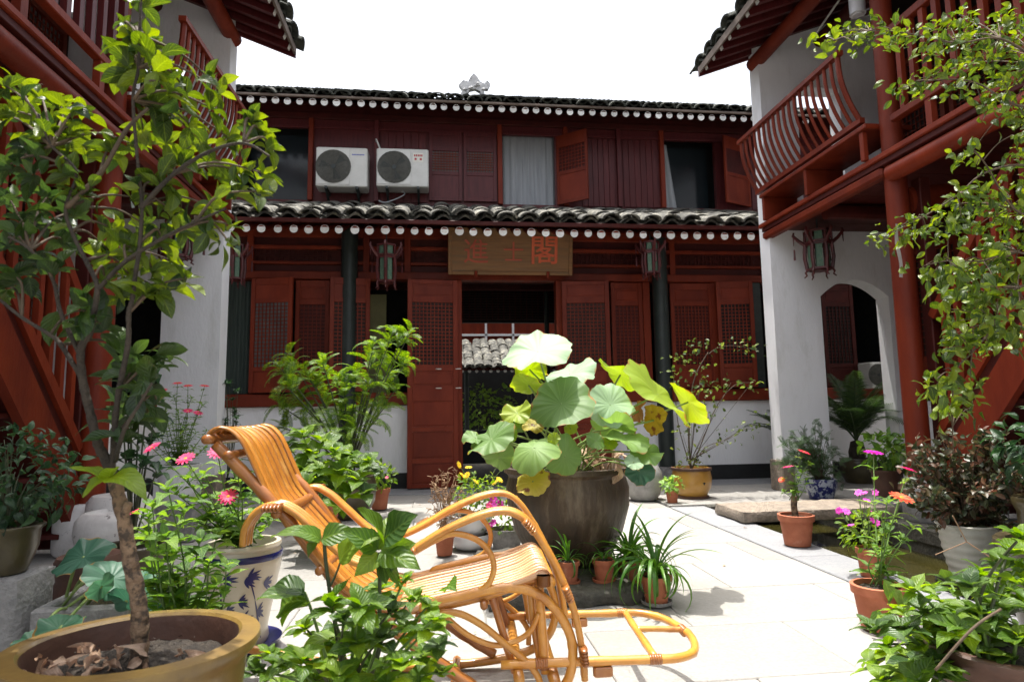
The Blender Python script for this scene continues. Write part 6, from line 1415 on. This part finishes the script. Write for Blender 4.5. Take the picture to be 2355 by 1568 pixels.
cl_ = [(325, 8, 5, 1.3, 0), (285, 58, 4, .8, 0), (318, 100, 7, .8, 0), (350, 110, 6, .9, 0), (300, 150, 6, 1.2, 0), (378, 165, 5, .9, 0), (345, 165, 5, 1.3, 0), (262, 125, 4, .9, 0), (270, 165, 5, 1.1, 0), (400, 205, 6, 1.1, 0), (430, 215, 5, 1.0, 0), (360, 240, 6, 1.1, 0), (470, 185, 3, 1.1, 0), (505, 215, 5, 1.0, 0), (490, 250, 6, 1, 0), (540, 262, 7, 1, 0), (580, 275, 7, 1, 0), (600, 305, 7, .9, 0), (620, 340, 7, .9, 0), (655, 385, 6, .9, 0), (640, 420, 6, .9, 0), (610, 400, 7, 1, 0), (575, 350, 8, 1, 0), (560, 395, 7, 1, 0), (530, 320, 8, 1, 0), (595, 440, 6, .9, 0), (660, 455, 5, .8, 0), (500, 300, 6, 1, 0), (545, 440, 6, 1, 0), (505, 405, 6, 1, 0), (470, 330, 6, 1, 0), (440, 290, 5, 1.1, 0),
 (10, 195, 6, .9, 0), (50, 205, 7, .9, 0), (95, 225, 7, .9, 0), (140, 245, 7, .9, 0), (35, 255, 8, .9, 0), (85, 280, 8, .9, 0), (10, 310, 8, 1, 1), (55, 335, 8, 1, 1), (115, 325, 7, 1, 0), (20, 380, 8, 1, 1), (70, 400, 7, 1, 1), (20, 455, 8, 1, 1), (-20, 260, 6, 1, 0), (-25, 400, 6, 1, 1),
 (190, 255, 7, 1, 0), (230, 290, 7, 1, 0), (262, 340, 8, 1, 0), (200, 345, 7, 1, 0), (165, 300, 7, 1, 0), (250, 240, 6, 1.1, 0), (300, 330, 7, 1.1, 0), (330, 300, 6, 1.1, 0), (215, 395, 7, 1, 0), (268, 415, 8, 1, 0), (330, 385, 8, 1, 0), (385, 330, 7, 1, 0), (420, 375, 8, 1, 0), (460, 415, 8, 1, 0), (372, 420, 8, 1, 0), (315, 455, 8, 1, 0), (250, 470, 8, 1, 0), (190, 440, 7, 1, 0), (150, 400, 7, 1, 0), (110, 450, 8, 1, 1), (160, 490, 8, 1, 1), (215, 525, 8, 1, 0), (270, 530, 8, 1, 0), (330, 515, 8, 1, 0), (390, 480, 8, 1, 0), (440, 470, 8, 1, 0), (490, 480, 7, 1, 0), (475, 525, 7, 1, 0), (425, 530, 8, 1, 0), (370, 550, 8, 1, 0), (310, 575, 8, 1, 0), (255, 580, 8, 1, 0), (200, 580, 7, 1, 0), (150, 555, 8, 1, 1), (95, 515, 8, 1, 1), (50, 505, 7, 1, 1), (540, 520, 5, .9, 0), (530, 565, 4, .9, 0), (300, 635, 7, 1, 0), (350, 620, 7, 1, 0), (395, 600, 6, 1, 0), (345, 670, 7, 1, 0), (395, 660, 6, 1.2, 0), (430, 640, 5, 1.1, 0), (280, 680, 6, 1, 0), (240, 640, 6, 1, 0),
 (20, 560, 6, 1, 1), (30, 630, 6, 1.2, 1), (80, 610, 7, 1, 1), (130, 620, 6, 1, 1), (10, 660, 5, 1.2, 1), (215, 715, 5, 1.3, 1), (190, 740, 5, 1.2, 1), (240, 755, 5, 1.2, 1), (310, 815, 6, 1.2, 1), (350, 835, 6, 1.2, 1), (380, 815, 5, 1.1, 1), (290, 860, 6, 1.2, 1), (330, 890, 6, 1.3, 1), (285, 930, 6, 1.3, 1), (330, 960, 6, 1.3, 1), (360, 925, 5, 1.2, 1), (300, 1000, 5, 1.2, 1)]
for i, (x, y, n, s_, dk) in enumerate(cl_):
    rn = random.Random(1000+i)
    if i > 4 and rn.random() < .16: continue
    rn = random.Random(1000+i); tp = T(x, y, rn.uniform(-.06, .26)); nb = min(limbs, key=lambda l: (l-tp).length+(0.1 if l.z > tp.z else 0))
    pts = smoothpts([nb, nb.lerp(tp, .5)+V3((rn.uniform(-.015, .015), rn.uniform(-.015, .015), .02)), tp], 4); P.stem(pts, .0032, .0016, 'twig', 5, 'twig')
    ax = (tp-nb).normalized()+V3((0, 0, .6))
    rosette(P, 'treed' if dk else 'tree', tp, ax, n, .056*s_, rn, spread=1.0, jit=.6)
    for k in range(4): P.leaf('treed' if dk or rn.random() < .25 else 'tree', pts[rn.randrange(3, len(pts))]+rdir(rn)*.02, rdir(rn), rdir(rn, 1.0), .053*s_*rn.uniform(.6, 1.15), rn)
# two pale curled leaves low on the trunk
for (x, y, x2, y2, w_) in ((248, 1100, 165, 1072, .8), (250, 1100, 262, 1068, .8), (252, 1098, 335, 1118, .9), (240, 1095, 190, 1140, .9)):
    a, b = T(x, y, -.03), T(x2, y2, -.06); P.leaf('hyd', a, b-a, (0, -.4, .9), (b-a).length*1.05, rn)
P.finish(cap=300)
# ================================================================ LEFT SIDE GROUND
# crackled white jar in front of the red column
a = atZ(262, 1302); q = MB(); q.lathe((a.x, a.y, 0), [(.13, 0), (.165, .03), (.215, .12), (.235, .22), (.225, .30), (.19, .345), (.17, .35), (.16, .33), (.001, .33)], 40, wob=.01); single('crackled_jar', q, M['crackle'], 'squat white crackled jar standing in front of the pale base of the left red column', 'jar', smooth=50, loc=(a.x, a.y, 0))
q = MB(); q.lathe((a.x-.13, a.y+.32, 0), [(.15, 0), (.2, .05), (.215, .2), (.2, .38), (.17, .42), (.001, .42)], 36, wob=.008); single('crackled_jar', q, M['crackle'], 'taller crackled white jar half hidden behind the squat one on the left', 'jar', smooth=50, loc=(a.x-.13, a.y+.32, 0))
# stone block with dark pot and shrub at the left edge
b = atD(66, 1332, 2.15); y0 = b.y
q = rough_box(b.x-.46, b.x-.03, y0, y0+.22, .0, b.z, (10, 6, 6), .006, 31); single('stone_pedestal', q, M['greystone'], 'rough grey stone pedestal at the left edge carrying a dark pot', 'stone pedestal', smooth=50, loc=(b.x-.2, y0+.11, 0))
loc = V3((b.x-.15, y0+.11, b.z+.004)); t = potted('dark_shrub', 'deep green shrub in a dark olive pot on the stone pedestal in the left shade', loc, .115, .165, .07, 'lip', 'darkpot'); P = Plant(t); c = loc+V3((.01, 0, .33)); rn = random.Random(301)
for i in range(26):
    d = rdir(rn, .3); tp = c+V3((d.x*.18, d.y*.16, d.z*.15)); b2 = loc+V3((0, 0, .15)); P.stem(smoothpts([b2, b2.lerp(tp, .5)+V3((0, 0, .04)), tp], 4), .003, .0015, 'stemdark')
bush(P, 'dark', c, (.22, .18, .18), 420, .052, 303, up=.7)
P.finish(cap=260)
# trough with small lotus leaves
a = atZ(172, 1478)
def trough(x0, x1, y0, y1, h, t_=.045):
    w = MB(); w.cbox(x0, x1, y0, y0+t_, 0, h, .008); w.cbox(x0, x1, y1-t_, y1, 0, h, .008); w.cbox(x0, x0+t_, y0+t_, y1-t_, 0, h, .006); w.cbox(x1-t_, x1, y0+t_, y1-t_, 0, h, .006); w.box(x0+t_, x1-t_, y0+t_, y1-t_, 0, .03); return w
A, B_ = atD(75, 1400, 2.15), atD(285, 1390, 2.15); tx0, tx1, ty = A.x, B_.x, (A.y+B_.y)/2
tg = thing('stone_trough', 'grey stone water trough with broad blue-green water leaves behind the ochre basin', 'trough', ((tx0+tx1)/2, ty+.2, 0))
part('basin', trough(tx0, tx1, ty, ty+.42, A.z), M['greystone'], tg)
w = MB(); w.add([(tx0+.04, ty+.04, A.z-.06), (tx1-.04, ty+.04, A.z-.06), (tx1-.04, ty+.38, A.z-.06), (tx0+.04, ty+.38, A.z-.06)], [(0, 1, 2, 3)]); part('water', w, M['water'], tg)
sv = lt; lt = tg; JCs = JC; JC = V3(((tx0+tx1)/2, ty+.2, A.z-.55))
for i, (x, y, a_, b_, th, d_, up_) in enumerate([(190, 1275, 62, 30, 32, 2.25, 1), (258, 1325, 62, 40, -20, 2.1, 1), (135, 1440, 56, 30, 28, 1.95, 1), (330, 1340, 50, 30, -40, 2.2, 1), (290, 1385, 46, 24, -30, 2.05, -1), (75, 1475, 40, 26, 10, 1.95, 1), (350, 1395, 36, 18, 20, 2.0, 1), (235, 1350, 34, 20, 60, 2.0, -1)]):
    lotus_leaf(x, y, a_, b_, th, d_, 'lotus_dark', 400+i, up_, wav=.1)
lt = sv; JC = JCs
# dark squat pot on the trough's far side
a = atD(205, 1340, 2.75); q = MB(); q.lathe((a.x, a.y, 0), [(.13, 0), (.15, .12), (.155, .2), (.12, .26), (.13, .34), (.12, .36), (.001, .34)], 28, wob=.02); single('clay_stand', q, M['brownpot'], 'dark squat clay stand behind the stone trough in the left shade', 'pot', smooth=50, loc=(a.x, a.y, 0))
# blue-and-white bamboo vase pot with a bushy zinnia
a = atZ(553, 1492); loc = V3((a.x, a.y, .03)); t = potted('zinnia_bush', 'bushy pink zinnia in a tall cream pot painted with blue bamboo behind the chair', loc, .150, .40, .100, 'vase', 'cream', seg=56); P = Plant(t)
q = MB(); q.lathe(loc-V3((0, 0, .03)), [(.09, 0), (.12, .005), (.155, .03), (.16, .045), (.15, .045), (.10, .03)], 40); part('saucer', q, M['blue'], t, smooth=50)
q = MB(); q.lathe(loc, [(.1535, .336), (.1555, .342), (.1555, .356), (.1530, .362)], 56); part('blue_band', q, M['blue'], t, smooth=50)
q = MB()                                                   # painted bamboo, laid on the curved pot wall
prf = pot_prof(.150, .40, .100, 'vase')
def vr(z):
    for (r1, z1), (r2, z2) in zip(prf, prf[1:]):
        if z1 <= z <= z2 and z2 > z1: return r1+(r2-r1)*(z-z1)/(z2-z1)
    return .15
def onpot(A, z): r_ = vr(z)+.0018; return loc+V3((r_*math.cos(A), r_*math.sin(A), z))
def stroke(A0, z0, A1, z1, w_, n=6):
    vs = []
    for i in range(n+1):
        t_ = i/n; A_, z_ = A0+(A1-A0)*t_, z0+(z1-z0)*t_; ww = w_*math.sin(math.pi*min(1, .12+t_*.9))**.8; L_ = math.hypot((A1-A0)*.14, z1-z0); nx, nz = -(z1-z0)/L_*ww/.14, (A1-A0)*.14/L_*ww
        vs += [onpot(A_+nx, z_+nz), onpot(A_-nx, z_-nz)]
    q.add(vs, [(2*i, 2*i+1, 2*i+3, 2*i+2) for i in range(n)])
A_c = math.atan2(CAMP.y-loc.y, CAMP.x-loc.x)
for (da, z_) in ((.05, .27), (-.1, .19), (.0, .12), (-.5, .28), (-.45, .16), (.6, .25), (.5, .14), (.15, .29)):
    for k in range(6): ang = -1.0+k*.42+RND.uniform(-.12, .12); L_ = RND.uniform(.035, .06); stroke(A_c+da, z_, A_c+da+L_*math.cos(ang)/.14, z_+L_*math.sin(ang)*.8-.006, .0052)
stroke(A_c+.75, .03, A_c+.35, .20, .005, 10); stroke(A_c+.38, .19, A_c+.12, .30, .003, 8); stroke(A_c-.75, .05, A_c-.55, .3, .004, 10)
part('painted_bamboo', q, M['blue'], t)
rn = random.Random(411); b = loc+V3((0, 0, .38))
zs = []
for (x, y, f_) in ((500, 1040, 'petal_pink'), (427, 1055, 'petal_pink'), (350, 1030, 'petal_pink'), (525, 1142, 'petal_pink'), (470, 1090, None), (560, 1090, None), (600, 1130, None), (540, 1060, None), (450, 1150, None), (400, 1130, None), (590, 1180, None), (520, 1180, None), (470, 1200, None), (560, 1220, None), (420, 1200, None), (380, 1180, None), (620, 1190, None), (430, 1100, None)):
    zs.append((atD(x, y, 2.45+rn.uniform(-.2, .2)), f_, .036))
zinnia(P, t, b, zs, .095, rn, 'zin', every=.05)
P.finish(cap=300)
# hanging leafy shoots in front of it (own pot, hidden behind the ochre basin)
a = atD(430, 1420, 1.85); loc = V3((a.x, a.y, 0)); t = potted('leafy_bush', 'tangled light-green bush with one pink bloom between the ochre basin and the bamboo-painted pot', loc, .14, .26, .10, 'lip', 'brownpot'); P = Plant(t); b = loc+V3((0, 0, .25))
zs = [(atD(x, y, 1.85+rn.uniform(-.18, .22)), None, 0) for (x, y) in ((350, 1160), (385, 1120), (420, 1170), (460, 1240), (380, 1230), (340, 1230), (430, 1290), (480, 1290), (500, 1230), (370, 1300), (345, 1340), (410, 1350), (460, 1350), (500, 1340), (395, 1260), (520, 1300), (360, 1380), (430, 1390), (480, 1390), (340, 1180))]
zs += [(atD(312, 1178, 2.0), 'petal_pink', .028)]
zinnia(P, t, b, zs, .10, rn, 'zin', every=.05, r=.003); P.finish(cap=300)
# white ribbed plastic pot with red flowers, on a plinth before the left white wall
a = atD(408, 1150, 5.0); zt = atD(408, 1068, 5.0).z; hp = .28; loc = V3((a.x, a.y, zt-hp))
q = MB(); q.cbox(loc.x-.2, loc.x+.2, loc.y-.2, loc.y+.2, .0, loc.z-.002, .012); single('stone_stand', q, M['greystone'], 'square grey stone stand under the white ribbed pot by the left pillar', 'stone stand', loc=(loc.x, loc.y, 0))
t = potted('red_zinnias', 'tall red-flowered zinnias in a white ring-ribbed pot before the left white pillar', loc, .16, hp, .12, 'rings', 'whitepot'); P = Plant(t); rn = random.Random(421); zs = []
for (x, y, f_) in ((408, 882, 'petal_red'), (432, 888, 'petal_red'), (470, 888, 'petal_red'), (374, 898, 'petal_red'), (432, 945, 'petal_pink'), (455, 950, 'petal_pink'), (380, 940, None), (400, 910, None), (440, 915, None), (465, 930, None), (370, 980, None), (395, 970, None), (425, 985, None), (450, 995, None), (475, 990, None), (385, 1020, None), (415, 1025, None), (445, 1030, None), (410, 950, None), (365, 1030, None), (470, 1030, None)):
    zs.append((atD(x, y, 5.0+rn.uniform(-.2, .2)), f_, .04))
zinnia(P, t, loc+V3((0, 0, hp-.02)), zs, .085, rn, 'zinl', every=.04); P.finish(cap=300)
# tall dark indoor-like plant in the opening behind the tree
a = atD(310, 1130, 3.3); loc = V3((a.x, a.y, 0)); t = potted('broadleaf_plant', 'tall dark broad-leaved plant standing in front of the black archway on the left', loc, .17, .3, .12, 'lip', 'darkpot'); P = Plant(t); rn = random.Random(431)
for (x, y) in ((300, 830), (345, 850), (290, 880), (340, 900), (280, 940), (320, 950), (355, 960), (300, 1000), (345, 1010), (290, 1050), (330, 1060), (360, 1080), (275, 1090), (320, 1110)):
    tp = atD(x, y, 3.3+rn.uniform(-.15, .15)); b2 = loc+V3((0, 0, .28)); P.stem(smoothpts([b2, b2.lerp(tp, .5), tp], 5), .006, .003, 'stemdark')
    rosette(P, 'dark', tp, (0, 0, 1), 6, .17, rn, spread=1.1)
P.finish(cap=200)
# small plant by the far left plinth
a = atY(525, 1000, 7.2); loc = V3((a.x, a.y, .012)); t = potted('slender_shrub', 'slender dark shrub by the white plinth just right of the left pillar', loc, .13, .25, .09, 'lip', 'darkpot'); P = Plant(t); rn = random.Random(441)
for i in range(16):
    tp = atY(rn.uniform(510, 555), rn.uniform(870, 1000), 7.2+rn.uniform(-.2, .2)); b2 = loc+V3((0, 0, .24)); P.stem(smoothpts([b2, b2.lerp(tp, .5)+V3((.02, 0, 0)), tp], 5), .004, .002, 'stemdark'); rosette(P, 'dark', tp, (0, 0, 1), 6, .09, rn)
P.finish(cap=120)

# ================================================================ FOREGROUND HYDRANGEA, BOTTOM CENTRE
def bigleaf(P, x0, y0, x1, y1, D0, D1, key='hyd', roll=0.0, rn=RND):
    a, b = atD(x0, y0, D0), atD(x1, y1, D1); d = b-a; view = (CAMP-a).normalized(); n_ = (V3((0, 0, 1))*.75+view*.5); n_ = Matrix.Rotation(roll, 3, d.normalized()) @ n_
    P.leaf(key, a, d, n_, d.length*1.08, rn)
a = atD(800, 1800, 1.42); loc = V3((a.x, a.y, 0)); t = thing('hydrangea', 'vivid green hydrangea in front of the rocking chair at the bottom edge of the view', 'potted plant', loc)
add_pot(t, loc, .17, .25, .12, 'terra', 'terra'); P = Plant(t); rn = random.Random(501); DF = 1.42; b = loc+V3((0, 0, .24))
def F(x, y, d=0): return atD(x, y, DF+d)
P.stem(smoothpts([b, F(790, 1500), F(768, 1420), F(750, 1300), F(745, 1240)], 6), .0055, .004, 'stemdark', 8)
P.stem(smoothpts([b, F(870, 1500), F(872, 1400), F(873, 1320), F(872, 1270)], 6), .0055, .004, 'stemdark', 8)
P.stem(smoothpts([F(760, 1345), F(772, 1320), F(785, 1285)], 4), .003, .002, 'stemdark')
P.stem(smoothpts([b, F(740, 1480), F(715, 1400), F(700, 1360)], 6), .004, .003, 'stemgreen')
for (x0, y0, x1, y1, r_) in ((735, 1245, 628, 1212, .2), (738, 1240, 678, 1215, -.3), (742, 1242, 752, 1178, .0) if 0 else (738, 1242, 815, 1215, .3), (738, 1238, 700, 1275, .4), (880, 1240, 832, 1170, -.4), (882, 1245, 905, 1182, .3), (884, 1240, 950, 1185, .6), (780, 1290, 860, 1215, .2), (870, 1262, 795, 1218, -.5), (872, 1265, 855, 1215, .3), (876, 1268, 958, 1298, .4), (872, 1270, 890, 1340, -.2), (868, 1270, 820, 1320, -.6), (870, 1275, 930, 1350, .2), (874, 1262, 950, 1250, .9), (700, 1365, 612, 1340, .0), (702, 1372, 600, 1362, .4), (705, 1380, 618, 1398, -.3), (708, 1390, 640, 1420, .3), (1020, 1360, 1040, 1338, .2)):
    bigleaf(P, x0, y0, x1, y1, DF-.01, DF+rn.uniform(-.08, .05), rn.choice(('hyd', 'hyd', 'hydd')), r_, rn)
heads = [(760, 1385, 1.25), (700, 1440, 1.0), (830, 1390, 1.1), (900, 1400, .9), (950, 1370, .9), (985, 1390, .8), (880, 1460, .9), (940, 1440, .9), (990, 1440, .8), (820, 1470, 1.0), (760, 1470, 1.0), (700, 1510, 1.0), (650, 1520, 1.0), (850, 1530, 1.0), (920, 1520, .9), (980, 1500, .8), (1020, 1540, .8), (780, 1550, 1.0), (720, 1560, 1.1), (650, 1570, 1.0), (890, 1570, 1.0), (960, 1570, 1.0), (1000, 1420, .7), (870, 1350, .8), (930, 1330, .6), (620, 1500, .7), (590, 1540, .8), (1010, 1480, .7), (790, 1420, .9)]
for i, (x, y, s_) in enumerate(heads):
    D_ = DF+rn.uniform(-.16, .14); tp = atD(x, y, D_); pts = smoothpts([b, b.lerp(tp, .5)+V3((rn.uniform(-.02, .02), 0, .03)), tp], 5); P.stem(pts, .004, .0025, rn.choice(('stemgreen', 'stemdark')))
    rosette(P, rn.choice(('hyd', 'hyd', 'hyd', 'hydd')), tp, V3((rn.uniform(-.3, .3), rn.uniform(-.5, .1), 1)), 8, .072*s_, rn, spread=1.1, jit=.4)
    for k in (6, 8): P.leaf('hyd', pts[k], V3((rn.uniform(-1, 1), rn.uniform(-1, 1), .1)), V3((0, 0, 1)), .07*s_, rn)
P.finish(cap=300)
# ================================================================ BOTTOM RIGHT HYDRANGEA BED AND POT
a = atD(2330, 1640, 1.75); loc = V3((a.x, a.y, 0)); zz = atD(2330, 1500, 1.7).z
hydr = hydrangea('dark leafy hydrangea filling the bottom right corner in a red-brown pot', (loc.x, loc.y, 0), [(2010, 1440, 1.0), (2040, 1480), (2080, 1440), (2120, 1400), (2060, 1400, .8), (2000, 1520), (2060, 1540), (2120, 1480), (2150, 1440), (2180, 1390), (2140, 1350), (2100, 1350, .8), (2200, 1440), (2240, 1400), (2280, 1440), (2230, 1480), (2160, 1510), (2110, 1560), (2030, 1560), (2200, 1550), (2260, 1530), (2320, 1400), (2340, 1460), (2280, 1360), (2230, 1340), (2180, 1330, .8), (2310, 1330), (2350, 1380), (2290, 1290, .9), (2340, 1300), (2250, 1310, .9), (2320, 1260), (2350, 1230), (2160, 1570), (2080, 1500), (2300, 1500), (2350, 1540), (2350, 1330)], (1.6, 2.15), .092, 601, pot=(.2, zz, .15, 'lip', 'brownpot'), keys=('hydd', 'hyd'), n=7, base=loc+V3((-.1, 0, max(.1, zz-.15))), group=None)
a, b = atD(2150, 1540, 1.5), atD(2300, 1400, 1.55); c_ = atD(2235, 1445, 1.5); q = MB(); q.tube(smoothpts([a, c_, b], 6), .0032, 8); part('woody_stem', q, M['twig'], hydr, smooth=True)
for (x, y) in ((2170, 1250), (2330, 1350), (2300, 1250), (2250, 1380)):
    pass
# small dark shrub at the right edge
a = atD(2365, 1030, 3.0); loc = V3((a.x+.1, a.y, .01)); t = potted('dark_shrub', 'dark green shrub at the right edge beside the stair foot', loc, .16, .5, .12, 'lip', 'darkpot'); P = Plant(t); bush(P, 'dark', V3((a.x+.06, a.y, a.z)), (.17, .2, .2), 160, .075, 611, up=.7); branchy(P, loc+V3((0, 0, .45)), [V3((a.x+.06, a.y, a.z))+V3((math.cos(k)*.08, math.sin(k)*.08, 0)) for k in range(6)], .006, .003, 'stemdark'); P.finish(cap=160)
# ================================================================ OVERHANGING SHRUB ON THE RIGHT
base = atD(2480, 1500, 2.5); base.z = 0
vt = thing('overhanging_shrub', 'tall glossy small-leaved shrub arching in from the right edge over the red stairs', 'shrub', base); P = Plant(vt); DV = 2.35
def G(x, y, d=0): return atD(x, y, DV+d)
add_pot(vt, base, .24, .4, .17, 'lip', 'darkpot')
def limb(pts, r0, r1, mt='twig'): P_ = smoothpts(pts, 6); q = MB(); N_ = len(P_); q.tube(P_, [r0+(r1-r0)*i/(N_-1) for i in range(N_)], 8); part('branch', q, M[mt], vt, smooth=True)
limb([base+V3((0, 0, .35)), G(2470, 1150), G(2440, 800), G(2420, 400), G(2400, 150), G(2380, -60)], .022, .008, 'barkdark')
limb([G(2450, 900), G(2400, 700), G(2340, 660), G(2290, 745), G(2235, 810), G(2195, 860), G(2190, 980), G(2192, 1040)], .005, .0018)
limb([G(2420, 420), G(2350, 380), G(2260, 400), G(2200, 450), G(2120, 500), G(2050, 535)], .0045, .0016)
limb([G(2400, 150), G(2300, 90), G(2200, 100), G(2100, 80), G(2000, 72), G(1900, 98)], .0045, .0016)
limb([G(2410, 250), G(2330, 240), G(2240, 190), G(2150, 185), G(2070, 205)], .0045, .0016)
limb([G(2430, 620), G(2340, 580), G(2260, 600), G(2180, 600), G(2120, 612)], .0045, .0016)
limb([G(2400, 500), G(2330, 480), G(2260, 370), G(2225, 345)], .0045, .0016)
nodes_ = [G(*p) for p in ((2340, 660), (2290, 745), (2235, 810), (2195, 860), (2190, 980), (2350, 380), (2260, 400), (2200, 450), (2120, 500), (2300, 90), (2200, 100), (2100, 80), (2000, 72), (1920, 95), (2330, 240), (2240, 190), (2150, 185), (2340, 580), (2260, 600), (2180, 600), (2330, 480), (2260, 370), (2400, 150), (2420, 400))]
cl_ = [(1895, 98), (1915, 88), (1940, 78), (1960, 95), (1985, 65), (2010, 75), (2030, 95), (2055, 70), (2080, 85), (2100, 70), (2125, 95), (2150, 70), (2150, 120), (2180, 60), (2185, 105), (2215, 85), (2230, 50), (2250, 110), (2275, 75), (2300, 40), (2310, 110), (2340, 70), (2345, 130), (2200, 140), (2235, 160), (2280, 150), (2170, 170), (2130, 180), (2100, 190), (2070, 205), (2180, 205), (2220, 210), (2270, 200), (2320, 180), (2300, 235), (2345, 220), (2340, 270), (2260, 250), (2330, 310), (2235, 350), (2245, 380), (2220, 340), (2340, 360), (2320, 400),
 (2025, 552), (2050, 540), (2075, 520), (2095, 545), (2110, 505), (2130, 530), (2150, 490), (2165, 520), (2190, 470), (2180, 545), (2210, 500), (2215, 450), (2240, 480), (2235, 530), (2260, 440), (2285, 475), (2270, 520), (2310, 440), (2330, 480), (2310, 520), (2345, 520), (2345, 430), (2290, 560), (2340, 565),
 (2120, 615), (2145, 630), (2165, 600), (2190, 625), (2215, 600), (2240, 625), (2265, 590), (2290, 620), (2320, 600), (2345, 630), (2160, 660), (2320, 660), (2300, 690),
 (2175, 710), (2200, 690), (2190, 740), (2225, 700), (2240, 735), (2265, 700), (2285, 735), (2300, 760), (2205, 770), (2235, 790), (2180, 800), (2210, 820), (2170, 850), (2155, 870), (2140, 900), (2165, 895), (2190, 880), (2185, 925), (2205, 905), (2230, 890), (2235, 935), (2175, 945), (2200, 950), (2330, 730), (2345, 700)]
_r2 = random.Random(77)
for i in range(70):
    x = _r2.uniform(2190, 2400); y = _r2.uniform(20, 800)
    if not (250 < y < 420 and x < 2280): cl_.append((x, y))
for i, (x, y) in enumerate(cl_):
    rn = random.Random(2000+i); tp = G(x, y, rn.uniform(-.12, .3) if i < 118 else rn.uniform(.1, .6)); nb = min(nodes_, key=lambda l: (l-tp).length); pts = smoothpts([nb, nb.lerp(tp, .5)+V3((0, 0, .015)), tp], 4); P.stem(pts, .0024, .0013, 'twig', 5, 'twig')
    low = y > 560
    for k in range(14 if not low else 9):
        p = tp+V3((rn.gauss(0, .027), rn.gauss(0, .03), rn.gauss(0, .022))); d = rdir(rn, -.6 if low else -.25); P.leaf('vine', p, d, rdir(rn, 1.0), (.042 if not low else .058)*rn.uniform(.7, 1.15), rn)
P.finish(cap=300)
# plants beyond the doorway
rn = random.Random(701); t = thing('garden_shrub', 'sunlit green shrub in the far garden seen through the doorway under the grey roof', 'shrub', (1.0, 13.9, 0)); P = Plant(t)
P.stem([(1.0, 13.9, 0), (1.0, 13.9, 1.0)], .03, .02, 'barkdark'); bush(P, 'light', V3((1.05, 14.0, .95)), (.8, .3, .65), 420, .10, 702, up=.6); P.finish(cap=200, minpx=6)

rn = random.Random(808); q = MB()
for i in range(46):
    x, y = rn.uniform(-1.6, 2.5), rn.uniform(1.7, 7.6); mt = frame((x, y, .006+rn.uniform(0, .004)), (rn.uniform(-1, 1), rn.uniform(-1, 1), .05), (0, 0, 1)) @ Matrix.Diagonal((1, 1, 1, 1)); s_ = rn.uniform(.018, .045)
    q.merge(LV['litter'][i % 4][1], mt @ Matrix.Diagonal((s_, s_, s_*.35, 1)))
o = bpy.data.objects.new('fallen_leaves', q.mesh('fallen_leaves', M['litter'], smooth=True)); COL.objects.link(o); o['kind'] = 'stuff'; o['label'] = 'scattered small dry leaves on the pale paving'
